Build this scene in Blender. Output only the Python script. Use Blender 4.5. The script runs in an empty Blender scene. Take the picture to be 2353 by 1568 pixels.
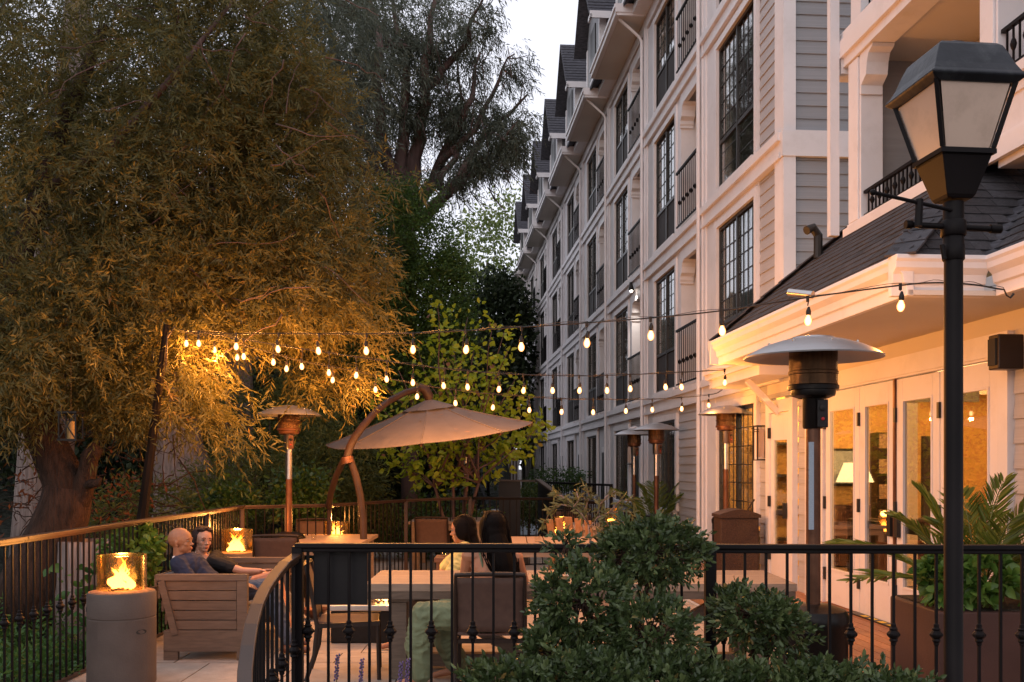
import bpy, math, random
import numpy as np
from mathutils import Vector, Matrix, Euler
random.seed(7)
RNG = np.random.default_rng(11)
SC = bpy.context.scene
COL = SC.collection
PI = math.pi

# ------------------------------------------------------------------ camera, sky, sun, exposure
FPX = 2353 * 35 / 36.0          # focal length in pixels of a 2353 px wide picture
EYE = 1.65
HOR = 1074.0
cam_d = bpy.data.cameras.new('camera')
cam = bpy.data.objects.new('camera', cam_d)
COL.objects.link(cam)
cam.location = (0, 0, EYE)
cam.rotation_euler = (PI / 2, 0, 0)
cam_d.lens = 35
cam_d.sensor_width = 36
cam_d.shift_y = 290 / 2353.0
cam_d.clip_start = 0.05
cam_d.clip_end = 2000
SC.camera = cam

SUN_EL, SUN_ROT = math.radians(14), math.radians(200)
world = bpy.data.worlds.new('World')
SC.world = world
world.use_nodes = True
wn, wl = world.node_tree.nodes, world.node_tree.links
wn.clear()
w_out = wn.new('ShaderNodeOutputWorld')
w_bg = wn.new('ShaderNodeBackground')
w_sky = wn.new('ShaderNodeTexSky')
w_sky.sky_type = 'NISHITA'
w_sky.sun_disc = False
w_sky.sun_elevation = SUN_EL
w_sky.sun_rotation = SUN_ROT
w_sky.air_density = 1.0
w_sky.dust_density = 3.0
# an even, high overcast: the sky model is mixed with the pale grey of the cloud layer
w_mix = wn.new('ShaderNodeMix')
w_mix.data_type = 'RGBA'
w_mix.inputs['Factor'].default_value = 0.90
w_mix.inputs['B'].default_value = (8.8, 8.9, 9.9, 1)
wl.new(w_sky.outputs['Color'], w_mix.inputs['A'])
wl.new(w_mix.outputs['Result'], w_bg.inputs['Color'])
w_bg.inputs['Strength'].default_value = 0.093
wl.new(w_bg.outputs['Background'], w_out.inputs['Surface'])

sun_d = bpy.data.lights.new('sun', 'SUN')
sun_d.energy = 0.12
sun_d.angle = math.radians(25)
sun_d.color = (1.0, 0.93, 0.88)
sun = bpy.data.objects.new('sun', sun_d)
COL.objects.link(sun)
sun.rotation_euler = (PI / 2 - SUN_EL, 0, PI - SUN_ROT)

SC.view_settings.view_transform = 'Standard'
SC.view_settings.look = 'None'
SC.view_settings.exposure = 0.48
SC.view_settings.gamma = 1.0
SC.view_settings.use_curve_mapping = False
SC.render.engine = 'CYCLES'
SC.cycles.use_denoising = True
SC.cycles.max_bounces = 6
SC.cycles.transparent_max_bounces = 24
SC.cycles.sample_clamp_indirect = 4.0
SC.cycles.caustics_reflective = False
SC.cycles.caustics_refractive = False

# ------------------------------------------------------------------ helpers
def P(px, py, Y):
    return Vector(((px - 1176.5) * Y / FPX, Y, EYE + (HOR - py) * Y / FPX))
def Pz(px, py, z):
    return P(px, py, (EYE - z) * FPX / (py - HOR))
class Frame:
    def __init__(self, vpx):
        self.th = math.atan2(1176.5 - vpx, FPX)
        c, s = math.cos(self.th), math.sin(self.th)
        self.u = Vector((-s, c, 0)); self.n = Vector((c, s, 0))
    def __call__(self, s, D, z):
        v = self.u * (s - 0.318) + self.n * D
        return Vector((v.x, v.y, z))
B = Frame(1011)                 # the building's own axes: s runs along the facade, D away from it

_ORG = {}
def org(o):
    return _ORG.get(o.name, Vector((0, 0, 0))) if o else Vector((0, 0, 0))

class MB:
    def __init__(self): self.v = []; self.f = []
    def add(self, vs, fs):
        b = len(self.v); self.v += [tuple(x) for x in vs]; self.f += [tuple(i + b for i in f) for f in fs]; return self
    def hexa(self, p):          # p: 4 bottom then 4 top
        return self.add(p, [(3, 2, 1, 0), (4, 5, 6, 7), (0, 1, 5, 4), (1, 2, 6, 5), (2, 3, 7, 6), (3, 0, 4, 7)])
    def box(self, x0, x1, y0, y1, z0, z1):
        return self.hexa([(x0, y0, z0), (x1, y0, z0), (x1, y1, z0), (x0, y1, z0), (x0, y0, z1), (x1, y0, z1), (x1, y1, z1), (x0, y1, z1)])
    def fb(self, s0, s1, D0, D1, z0, z1, F=None):
        F = F or B
        return self.hexa([F(s0, D0, z0), F(s0, D1, z0), F(s1, D1, z0), F(s1, D0, z0), F(s0, D0, z1), F(s0, D1, z1), F(s1, D1, z1), F(s1, D0, z1)])
    def beam(self, a, b, w, h, up=Vector((0, 0, 1))):
        a = Vector(a); b = Vector(b); d = (b - a).normalized()
        sd = d.cross(up)
        if sd.length < 1e-4: sd = Vector((1, 0, 0))
        sd = sd.normalized() * w / 2; u2 = sd.cross(d).normalized() * h / 2
        return self.hexa([a - sd - u2, a + sd - u2, b + sd - u2, b - sd - u2, a - sd + u2, a + sd + u2, b + sd + u2, b - sd + u2])
    def tube(self, pts, rad, n=8, caps=True, sx=1.0):
        pts = [Vector(p) for p in pts]
        if not hasattr(rad, '__len__'): rad = [rad] * len(pts)
        base = len(self.v); ref = None
        for i, p in enumerate(pts):
            d = (pts[min(i + 1, len(pts) - 1)] - pts[max(i - 1, 0)])
            if d.length < 1e-9: d = Vector((0, 0, 1))
            d.normalize()
            if ref is None:
                ref = Vector((1, 0, 0)) if abs(d.x) < 0.9 else Vector((0, 1, 0))
            a = (ref - d * ref.dot(d)).normalized(); ref = a; b = d.cross(a)
            for k in range(n):
                t = 2 * PI * k / n
                self.v.append(tuple(p + a * (math.cos(t) * rad[i] * sx) + b * (math.sin(t) * rad[i])))
        for i in range(len(pts) - 1):
            for k in range(n):
                q = (k + 1) % n
                self.f.append((base + i * n + k, base + i * n + q, base + (i + 1) * n + q, base + (i + 1) * n + k))
        if caps:
            self.f.append(tuple(base + k for k in reversed(range(n))))
            self.f.append(tuple(base + (len(pts) - 1) * n + k for k in range(n)))
        return self
    def lathe(self, prof, n=24, c=(0, 0, 0), cap=True):
        base = len(self.v)
        for (r, z) in prof:
            for k in range(n):
                t = 2 * PI * k / n
                self.v.append((c[0] + r * math.cos(t), c[1] + r * math.sin(t), c[2] + z))
        for i in range(len(prof) - 1):
            for k in range(n):
                q = (k + 1) % n
                self.f.append((base + i * n + k, base + i * n + q, base + (i + 1) * n + q, base + (i + 1) * n + k))
        if cap:
            if prof[0][0] > 1e-4: self.f.append(tuple(base + k for k in reversed(range(n))))
            if prof[-1][0] > 1e-4: self.f.append(tuple(base + (len(prof) - 1) * n + k for k in range(n)))
        return self
    def ell(self, c, r, rot=None, nu=14, nv=9):
        c = Vector(c); base = len(self.v)
        R = Euler(rot).to_matrix() if rot else Matrix.Identity(3)
        vs = [c + R @ Vector((0, 0, -r[2]))]
        for i in range(1, nv):
            ph = -PI / 2 + PI * i / nv
            for k in range(nu):
                t = 2 * PI * k / nu
                vs.append(c + R @ Vector((r[0] * math.cos(ph) * math.cos(t), r[1] * math.cos(ph) * math.sin(t), r[2] * math.sin(ph))))
        vs.append(c + R @ Vector((0, 0, r[2])))
        fs = []
        for k in range(nu):
            q = (k + 1) % nu
            fs.append((0, 1 + q, 1 + k))
            for i in range(nv - 2):
                a = 1 + i * nu
                fs.append((a + k, a + q, a + nu + q, a + nu + k))
            a = 1 + (nv - 2) * nu
            fs.append((a + k, a + q, len(vs) - 1))
        return self.add(vs, fs)
    def cap(self, p0, r0, p1, r1, n=10):      # rounded limb segment
        p0 = Vector(p0); p1 = Vector(p1); d = (p1 - p0)
        L = d.length
        if L < 1e-6: return self.ell(p0, (r0, r0, r0))
        d = d / L
        pts = []; rr = []
        for a in (90, 60, 30): t = math.radians(a); pts.append(p0 - d * r0 * math.sin(t)); rr.append(max(r0 * math.cos(t), 1e-4))
        for t in (0, .33, .66, 1): pts.append(p0 + d * L * t); rr.append(r0 + (r1 - r0) * t)
        for a in (30, 60, 90): t = math.radians(a); pts.append(p1 + d * r1 * math.sin(t)); rr.append(max(r1 * math.cos(t), 1e-4))
        return self.tube(pts, rr, n)
    def mesh(self, name, o=Vector((0, 0, 0)), smooth=False):
        me = bpy.data.meshes.new(name)
        me.from_pydata([(x[0] - o[0], x[1] - o[1], x[2] - o[2]) for x in self.v], [], self.f)
        me.update()
        if smooth: me.shade_smooth() if smooth is True else me.shade_smooth()
        return me
    def build(self, name, m, parent=None, smooth=False, bevel=0, **kw):
        me = self.mesh(name, org(parent), smooth)
        me.materials.append(m)
        o = bpy.data.objects.new(name, me); COL.objects.link(o)
        if parent:
            o.parent = parent; _ORG[o.name] = org(parent)
        if smooth and smooth != 'all':
            me.set_sharp_from_angle(angle=math.radians(40))
        if bevel:
            b = o.modifiers.new('bevel', 'BEVEL'); b.width = bevel; b.segments = 2; b.limit_method = 'ANGLE'; b.angle_limit = math.radians(40)
        for k, v in kw.items(): o[k] = v
        return o

def thing(name, label, cat, loc=(0, 0, 0), group=None, rz=0.0):
    o = bpy.data.objects.new(name, None); COL.objects.link(o)
    o.empty_display_size = 0.2
    o.location = loc; o.rotation_euler = (0, 0, rz)
    _ORG[o.name] = Vector(loc) if rz == 0 else Vector((0, 0, 0))
    o['label'] = label; o['category'] = cat
    if group: o['group'] = group
    return o
def local_thing(name, label, cat, group=None):
    o = thing(name, label, cat, (0, 0, 0), group); return o
def tag(o, label, cat, group=None):
    o['label'] = label; o['category'] = cat
    if group: o['group'] = group
    return o
def inst(me, name, parent, loc, rot=(0, 0, 0), scale=(1, 1, 1)):
    o = bpy.data.objects.new(name, me); COL.objects.link(o)
    o.parent = parent
    o.location = Vector(loc) - org(parent); o.rotation_euler = rot; o.scale = scale
    return o
def copy_tree(o, parent=None):
    c = o.copy(); COL.objects.link(c)
    if parent is not None: c.parent = parent
    for ch in list(o.children): copy_tree(ch, c)
    return c
def place(o, loc, rz=0.0, label=None, first=False, group=None, scale=1.0):
    c = o if first else copy_tree(o)
    c.location = loc; c.rotation_euler = (0, 0, rz); c.scale = (scale,) * 3
    if label: c['label'] = label
    if group: c['group'] = group
    return c
def setkind(o, k): o['kind'] = k; return o

# ------------------------------------------------------------------ materials
MATS = {}
def mat(name, col, rough=0.6, metal=0.0, var=0.18, scale=3.0, bump=0.15, bscale=40.0, stretch=(1, 1, 1), rnd=0.0, spec=0.32, dist=0.01, dirt=None, coat=0.0):
    m = bpy.data.materials.new(name); m.use_nodes = True
    nt = m.node_tree; N = nt.nodes; L = nt.links
    bs = N['Principled BSDF']
    tc = N.new('ShaderNodeTexCoord'); mp = N.new('ShaderNodeMapping')
    mp.inputs['Scale'].default_value = stretch
    L.new(tc.outputs['Object'], mp.inputs['Vector'])
    oi = N.new('ShaderNodeObjectInfo')
    ad = N.new('ShaderNodeVectorMath'); ad.operation = 'ADD'
    cmb = N.new('ShaderNodeMath'); cmb.operation = 'MULTIPLY'; cmb.inputs[1].default_value = 37.0
    L.new(oi.outputs['Random'], cmb.inputs[0]); L.new(mp.outputs[0], ad.inputs[0]); L.new(cmb.outputs[0], ad.inputs[1])
    nz = N.new('ShaderNodeTexNoise'); nz.inputs['Scale'].default_value = scale; nz.inputs['Detail'].default_value = 6
    L.new(ad.outputs[0], nz.inputs['Vector'])
    mx = N.new('ShaderNodeMix'); mx.data_type = 'RGBA'
    c = Vector(col)
    lo = c * (1 - var); hi = c * (1 + var)
    mx.inputs['A'].default_value = (*lo, 1); mx.inputs['B'].default_value = (*hi, 1)
    rp = N.new('ShaderNodeMapRange'); rp.inputs['From Min'].default_value = 0.3; rp.inputs['From Max'].default_value = 0.7
    L.new(nz.outputs['Fac'], rp.inputs['Value']); L.new(rp.outputs[0], mx.inputs['Factor'])
    outc = mx.outputs['Result']
    if dirt:
        n3 = N.new('ShaderNodeTexNoise'); n3.inputs['Scale'].default_value = dirt[1]; n3.inputs['Detail'].default_value = 8; n3.inputs['Roughness'].default_value = .7
        L.new(ad.outputs[0], n3.inputs['Vector'])
        r3 = N.new('ShaderNodeMapRange'); r3.inputs['From Min'].default_value = 0.52; r3.inputs['From Max'].default_value = 0.72; r3.inputs['To Max'].default_value = dirt[2]
        L.new(n3.outputs['Fac'], r3.inputs['Value'])
        m3 = N.new('ShaderNodeMix'); m3.data_type = 'RGBA'; m3.inputs['B'].default_value = (*dirt[0], 1)
        L.new(outc, m3.inputs['A']); L.new(r3.outputs[0], m3.inputs['Factor']); outc = m3.outputs['Result']
    if rnd:
        r4 = N.new('ShaderNodeMapRange'); r4.inputs['To Min'].default_value = 1 - rnd; r4.inputs['To Max'].default_value = 1 + rnd
        L.new(oi.outputs['Random'], r4.inputs['Value'])
        hs = N.new('ShaderNodeHueSaturation'); L.new(outc, hs.inputs['Color']); L.new(r4.outputs[0], hs.inputs['Value']); outc = hs.outputs['Color']
    L.new(outc, bs.inputs['Base Color'])
    bs.inputs['Roughness'].default_value = rough; bs.inputs['Metallic'].default_value = metal
    bs.inputs['Specular IOR Level'].default_value = spec
    if coat: bs.inputs['Coat Weight'].default_value = coat
    if bump:
        n2 = N.new('ShaderNodeTexNoise'); n2.inputs['Scale'].default_value = bscale; n2.inputs['Detail'].default_value = 4
        L.new(ad.outputs[0], n2.inputs['Vector'])
        bp = N.new('ShaderNodeBump'); bp.inputs['Strength'].default_value = bump; bp.inputs['Distance'].default_value = dist
        L.new(n2.outputs['Fac'], bp.inputs['Height']); L.new(bp.outputs[0], bs.inputs['Normal'])
    MATS[name] = m
    return m
def leafmat(name, cols, transl=0.35, rough=0.55):
    m = bpy.data.materials.new(name); m.use_nodes = True
    nt = m.node_tree; N = nt.nodes; L = nt.links
    bs = N['Principled BSDF']; out = N['Material Output']
    at = N.new('ShaderNodeAttribute'); at.attribute_name = 'tint'
    cr = N.new('ShaderNodeValToRGB')
    el = cr.color_ramp.elements
    while len(el) < len(cols): el.new(0.5)
    for i, c in enumerate(cols):
        el[i].position = c[0]; el[i].color = (*c[1], 1)
    L.new(at.outputs['Fac'], cr.inputs['Fac'])
    L.new(cr.outputs['Color'], bs.inputs['Base Color'])
    bs.inputs['Roughness'].default_value = rough; bs.inputs['Specular IOR Level'].default_value = 0.35
    tr = N.new('ShaderNodeBsdfTranslucent'); L.new(cr.outputs['Color'], tr.inputs['Color'])
    ms = N.new('ShaderNodeMixShader'); ms.inputs['Fac'].default_value = transl
    L.new(bs.outputs[0], ms.inputs[1]); L.new(tr.outputs[0], ms.inputs[2]); L.new(ms.outputs[0], out.inputs['Surface'])
    MATS[name] = m
    return m
def emis(name, col, st, grad=None):
    m = bpy.data.materials.new(name); m.use_nodes = True
    nt = m.node_tree; N = nt.nodes; L = nt.links
    N.remove(N['Principled BSDF'])
    e = N.new('ShaderNodeEmission'); e.inputs['Color'].default_value = (*col, 1); e.inputs['Strength'].default_value = st
    if grad:
        tc = N.new('ShaderNodeTexCoord'); sp = N.new('ShaderNodeSeparateXYZ'); cr = N.new('ShaderNodeValToRGB')
        L.new(tc.outputs['Generated'], sp.inputs[0]); L.new(sp.outputs['Z'], cr.inputs['Fac'])
        el = cr.color_ramp.elements
        while len(el) < len(grad): el.new(.5)
        for i, (p, c) in enumerate(grad): el[i].position = p; el[i].color = (*c, 1)
        L.new(cr.outputs['Color'], e.inputs['Color'])
    L.new(e.outputs[0], N['Material Output'].inputs['Surface'])
    MATS[name] = m
    return m
def glassmat(name, tint=(0.8, 0.8, 0.78), rough=0.02, refl=0.10, wav=0.0):
    m = bpy.data.materials.new(name); m.use_nodes = True
    nt = m.node_tree; N = nt.nodes; L = nt.links
    N.remove(N['Principled BSDF'])
    t = N.new('ShaderNodeBsdfTransparent'); t.inputs['Color'].default_value = (*tint, 1)
    g = N.new('ShaderNodeBsdfGlossy'); g.inputs['Roughness'].default_value = rough; g.inputs['Color'].default_value = (.95, .95, .95, 1)
    fr = N.new('ShaderNodeLayerWeight'); fr.inputs['Blend'].default_value = 0.5
    pw_ = N.new('ShaderNodeMath'); pw_.operation = 'POWER'; pw_.inputs[1].default_value = 3.0
    L.new(fr.outputs['Facing'], pw_.inputs[0])
    mr = N.new('ShaderNodeMapRange'); mr.inputs['From Min'].default_value = 0.0; mr.inputs['From Max'].default_value = 1.0
    mr.inputs['To Min'].default_value = refl; mr.inputs['To Max'].default_value = 0.85
    L.new(pw_.outputs[0], mr.inputs['Value'])
    if wav:
        tc = N.new('ShaderNodeTexCoord'); nz = N.new('ShaderNodeTexNoise'); nz.inputs['Scale'].default_value = 1.5
        bp = N.new('ShaderNodeBump'); bp.inputs['Strength'].default_value = wav; bp.inputs['Distance'].default_value = .02
        L.new(tc.outputs['Object'], nz.inputs['Vector']); L.new(nz.outputs['Fac'], bp.inputs['Height']); L.new(bp.outputs[0], g.inputs['Normal'])
    ms = N.new('ShaderNodeMixShader')
    L.new(mr.outputs[0], ms.inputs['Fac']); L.new(t.outputs[0], ms.inputs[1]); L.new(g.outputs[0], ms.inputs[2])
    L.new(ms.outputs[0], N['Material Output'].inputs['Surface'])
    MATS[name] = m
    return m

white = mat('white_paint', (0.74, 0.70, 0.705), 0.5, var=0.06, scale=1.2, bump=0.08, bscale=50, dirt=((0.42, 0.38, 0.35), 2.5, 0.25))
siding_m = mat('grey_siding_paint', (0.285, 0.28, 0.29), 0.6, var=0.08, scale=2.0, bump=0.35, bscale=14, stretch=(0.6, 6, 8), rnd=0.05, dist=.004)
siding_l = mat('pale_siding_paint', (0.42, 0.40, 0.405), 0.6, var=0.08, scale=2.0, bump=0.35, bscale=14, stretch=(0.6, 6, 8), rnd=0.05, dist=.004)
wall_m = mat('facade_paint', (0.60, 0.57, 0.575), 0.6, var=0.07, scale=1.5, bump=0.1)
backing = mat('dark_backing', (0.03, 0.028, 0.026), 0.8)
soffit_m = mat('soffit_paint', (0.62, 0.56, 0.50), 0.6, var=0.06, scale=1.0, bump=0.2, bscale=90)
black_iron = mat('black_iron', (0.009, 0.0065, 0.0065), 0.5, metal=0.0, var=0.3, bump=0.03, bscale=120, spec=.12)
warm_lit_iron = mat('warm_lit_tone_iron', (0.050, 0.026, 0.017), 0.42, var=0.2, bump=0.02, bscale=120, spec=.4)  # railing iron made browner: warm light on the rails put into the colour
darkframe = mat('dark_window_frame', (0.025, 0.022, 0.02), 0.4, var=0.2)
spandrel_m = mat('dark_spandrel_screen', (0.035, 0.028, 0.026), 0.7, var=0.25)
shingle_m = mat('charcoal_shingle', (0.060, 0.056, 0.062), 0.85, var=0.3, scale=6, bump=0.6, bscale=180, rnd=0.28)
roof_far_m = mat('far_roof_shingles', (0.060, 0.058, 0.068), 0.85, var=0.4, scale=9, stretch=(1, 1, 4), bump=0.6, bscale=30)
curtain_m = mat('white_curtain', (0.78, 0.77, 0.74), 0.8, var=0.1, bump=0)
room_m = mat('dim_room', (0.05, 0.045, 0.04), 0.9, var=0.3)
warmwall = mat('warm_interior_wall', (0.64, 0.40, 0.16), 0.8, var=0.03, scale=.6, bump=0)
stone_m = mat('pale_paver_stone', (0.33, 0.28, 0.24), 0.75, var=0.16, scale=4, bump=0.4, bscale=30, rnd=0.12, dirt=((0.16, 0.12, 0.10), 5, .4))
mortar_m = mat('paver_joint', (0.15, 0.125, 0.105), 0.95, var=0.3, bump=.5)
deck_m = mat('orange_deck_board', (0.36, 0.155, 0.075), 0.5, var=0.22, scale=4, stretch=(14, 1, 6), bump=0.3, rnd=0.15)
soil_m = mat('dark_soil', (0.035, 0.026, 0.018), 0.95, var=0.5, scale=6, bump=1.0, bscale=25, dist=.05)
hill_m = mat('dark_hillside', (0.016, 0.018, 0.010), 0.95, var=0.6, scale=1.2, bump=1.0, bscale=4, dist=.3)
weathered = mat('weathered_teak', (0.128, 0.088, 0.064), 0.65, var=0.2, scale=5, stretch=(1.5, 12, 12), bump=0.3, bscale=60, rnd=0.08)
tabletop_m = mat('pale_table_wood', (0.28, 0.195, 0.14), 0.6, var=0.16, scale=4, stretch=(1.2, 14, 10), bump=0.25, bscale=50, rnd=0.08)
brownwood = mat('orange_brown_wood', (0.30, 0.15, 0.075), 0.6, var=0.2, scale=4, stretch=(8, 8, 1.5), bump=0.25, rnd=0.1)
concrete = mat('warm_grey_concrete', (0.112, 0.082, 0.068), 0.75, var=0.14, scale=5, bump=0.25, bscale=60, dirt=((0.12, 0.09, 0.08), 8, .3))
sling_m = mat('brown_sling_fabric', (0.085, 0.048, 0.036), 0.75, var=0.12, scale=20, bump=0.5, bscale=400, dist=.002)
chairframe = mat('dark_brown_metal', (0.028, 0.018, 0.014), 0.4, metal=0.4, var=0.2)
arm_brown = mat('dark_brown_arm_paint', (0.040, 0.021, 0.015), 0.5, metal=0.1, var=0.25, scale=8)
bronze = mat('bronze_metal', (0.13, 0.055, 0.03), 0.38, metal=0.45, var=0.3, scale=8)
steel = mat('brushed_steel', (0.50, 0.47, 0.45), 0.28, metal=1.0, var=0.08, scale=10, stretch=(1, 1, 30), bump=0.05)
dome_m = mat('aluminium_dome', (0.40, 0.38, 0.38), 0.38, metal=0.7, var=0.06, bump=0.04, bscale=10, dirt=((.25, .2, .18), 9, .3))
heater_black = mat('heater_black', (0.010, 0.007, 0.006), 0.35, metal=0.3, var=0.25)
label_m = mat('paper_label', (0.30, 0.34, 0.40), 0.5, var=0.12, scale=90, stretch=(1, 1, 3), bump=0)
canvas = mat('taupe_canvas', (0.150, 0.122, 0.112), 0.85, var=0.08, scale=5, bump=0.3, bscale=300, dist=.002)
wicker = mat('brown_wicker', (0.045, 0.024, 0.017), 0.6, var=0.35, scale=50, bump=0.8, bscale=90)
planter_m = mat('brown_planter', (0.075, 0.036, 0.028), 0.6, var=0.15, bump=0.25, bscale=100)
frosted = mat('frosted_cream_glass', (0.62, 0.45, 0.35), 0.30, var=0.07, scale=2, bump=0.02, spec=0.5, coat=.7, dirt=((.30, .20, .14), 6, .35))
hood_m = mat('weathered_black_hood', (0.022, 0.023, 0.028), 0.45, metal=0.2, var=0.4, scale=6, bump=0.2, bscale=30, dirt=((0.11, 0.115, 0.12), 5, .5))
pole_wood = mat('dark_pole_wood', (0.014, 0.009, 0.007), 0.8, var=.4, stretch=(4, 4, .6), bump=.5, spec=.1)
bark_dark = mat('dark_rough_bark', (0.050, 0.024, 0.015), 0.9, var=0.45, scale=5, stretch=(4, 4, 0.8), bump=1.0, bscale=14, dist=.05)
bark_pale = mat('pale_eucalyptus_bark', (0.24, 0.18, 0.16), 0.85, var=0.35, scale=4, stretch=(5, 5, 0.5), bump=0.8, bscale=8, dist=.04, dirt=((.07, .05, .045), 3, .6))
bark_euc = mat('reddish_limb_bark', (0.11, 0.066, 0.056), 0.85, var=0.35, scale=3, stretch=(3, 3, .6), bump=.6, bscale=10)
twig_m = mat('twig_bark', (0.09, 0.055, 0.04), 0.9, var=0.3)
cable_m = mat('black_cable', (0.02, 0.015, 0.012), 0.5)
clear_glass = glassmat('clear_glass', (0.93, 0.92, 0.88), 0.02, 0.03)
window_glass = glassmat('window_glass', (0.80, 0.80, 0.78), 0.03, 0.14, wav=0.18)
door_glass = glassmat('door_glass', (0.86, 0.83, 0.74), 0.012, 0.10, wav=0.0)
cement = mat('pale_concrete_path', (0.38, 0.40, 0.42), 0.8, var=0.1)
rust_red = mat('red_button', (0.5, 0.03, 0.03), 0.4, bump=0)
bulb_em = emis('warm_bulb_glow', (1.0, 0.47, 0.13), 3.2)
def bulbgrad(m):    # tinted glass: hot in the middle, amber toward the rim
    nt = m.node_tree; N = nt.nodes; L = nt.links
    e = [n for n in N if n.type == 'EMISSION'][0]
    lw = N.new('ShaderNodeLayerWeight'); lw.inputs['Blend'].default_value = .5
    cr = N.new('ShaderNodeValToRGB'); cr.color_ramp.elements[0].position = .1; cr.color_ramp.elements[0].color = (1, .62, .27, 1)
    cr.color_ramp.elements[1].position = .75; cr.color_ramp.elements[1].color = (.55, .13, .012, 1)
    L.new(lw.outputs['Facing'], cr.inputs['Fac']); L.new(cr.outputs['Color'], e.inputs['Color'])
bulbgrad(bulb_em)
flame_em = emis('flame_glow', (1, .5, .1), 9.0, [(0.0, (1.0, 0.50, 0.14)), (0.5, (1.0, 0.46, 0.12)), (0.8, (1.0, 0.24, 0.03)), (1.0, (0.6, 0.09, 0.005))])
def soften(m):      # a flame is thin gas: it fades where the eye grazes its edge
    nt = m.node_tree; N = nt.nodes; L = nt.links
    e = [n for n in N if n.type == 'EMISSION'][0]
    lw = N.new('ShaderNodeLayerWeight'); lw.inputs['Blend'].default_value = .5
    mr = N.new('ShaderNodeMapRange'); mr.inputs['From Min'].default_value = .35; mr.inputs['From Max'].default_value = .95; mr.inputs['To Min'].default_value = .15; mr.inputs['To Max'].default_value = 1
    t = N.new('ShaderNodeBsdfTransparent'); ms = N.new('ShaderNodeMixShader')
    L.new(lw.outputs['Facing'], mr.inputs['Value']); L.new(mr.outputs[0], ms.inputs[0]); L.new(e.outputs[0], ms.inputs[1]); L.new(t.outputs[0], ms.inputs[2])
    L.new(ms.outputs[0], N['Material Output'].inputs['Surface'])
soften(flame_em)
ember_m = mat('fire_pebbles', (0.16, 0.10, 0.07), 0.7, var=0.4, scale=40, bump=.5)

def point_light(name, loc, power, col=(1.0, 0.50, 0.17), r=0.03, parent=None):
    d = bpy.data.lights.new(name, 'POINT'); d.energy = power; d.color = col; d.shadow_soft_size = r
    o = bpy.data.objects.new(name, d); COL.objects.link(o)
    if parent: o.parent = parent; o.location = Vector(loc) - org(parent)
    else: o.location = loc
    return o

# ------------------------------------------------------------------ leaves
def leaf_mesh(name, P0, D, Ln, Wd, m, parent=None, tint=None, six=False, fold=0.25, droop=0.0, seed=1):
    """P0 (n,3) leaf bases, D (n,3) directions, Ln, Wd (n,) sizes: every leaf its own folded blade"""
    rg = np.random.default_rng(seed)
    n = len(P0)
    D = D / (np.linalg.norm(D, axis=1, keepdims=True) + 1e-9)
    R = rg.normal(size=(n, 3)); R[:, 2] *= 0.6
    S = np.cross(D, R); S /= (np.linalg.norm(S, axis=1, keepdims=True) + 1e-9)
    Nn = np.cross(S, D)
    Ln = Ln[:, None]; Wd = Wd[:, None]
    o = np.array(org(parent))[None, :]
    dz = np.zeros((n, 3)); dz[:, 2] = -1
    if six:
        a = P0; t = P0 + D * Ln + dz * Ln * droop
        m1 = P0 + D * Ln * 0.33 + dz * Ln * droop * .15; m2 = P0 + D * Ln * 0.7 + dz * Ln * droop * .5
        l1 = m1 + S * Wd * .5 + Nn * Wd * fold; r1 = m1 - S * Wd * .5 + Nn * Wd * fold
        l2 = m2 + S * Wd * .4 + Nn * Wd * fold; r2 = m2 - S * Wd * .4 + Nn * Wd * fold
        V = np.stack([a, l1, l2, t, r2, r1], 1).reshape(-1, 3) - o
        b = np.arange(n)[:, None] * 6
        F = np.concatenate([b + np.array([[0, 1, 2, 3]]), b + np.array([[0, 3, 4, 5]])], 1).reshape(-1)
        fs = 4; nf = n * 2; nv = 6
    else:
        a = P0; t = P0 + D * Ln + dz * Ln * droop
        mm = P0 + D * Ln * 0.45 + dz * Ln * droop * .25
        l = mm + S * Wd * .5 + Nn * Wd * fold; r = mm - S * Wd * .5 + Nn * Wd * fold
        V = np.stack([a, l, t, r], 1).reshape(-1, 3) - o
        b = np.arange(n)[:, None] * 4
        F = np.concatenate([b + np.array([[0, 1, 2]]), b + np.array([[0, 2, 3]])], 1).reshape(-1)
        fs = 3; nf = n * 2; nv = 4
    me = bpy.data.meshes.new(name)
    me.vertices.add(len(V)); me.vertices.foreach_set('co', V.astype(np.float32).ravel())
    me.loops.add(nf * fs); me.loops.foreach_set('vertex_index', F.astype(np.int32))
    me.polygons.add(nf)
    me.polygons.foreach_set('loop_start', (np.arange(nf) * fs).astype(np.int32))
    me.update(calc_edges=True)
    if tint is None: tint = rg.random(n)
    at = me.attributes.new('tint', 'FLOAT', 'POINT')
    at.data.foreach_set('value', np.repeat(np.clip(tint, 0, 1), nv).astype(np.float32))
    me.materials.append(m)
    ob = bpy.data.objects.new(name, me); COL.objects.link(ob)
    if parent: ob.parent = parent
    return ob
def unit(v): return v / (np.linalg.norm(v, axis=1, keepdims=True) + 1e-9)
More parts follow.
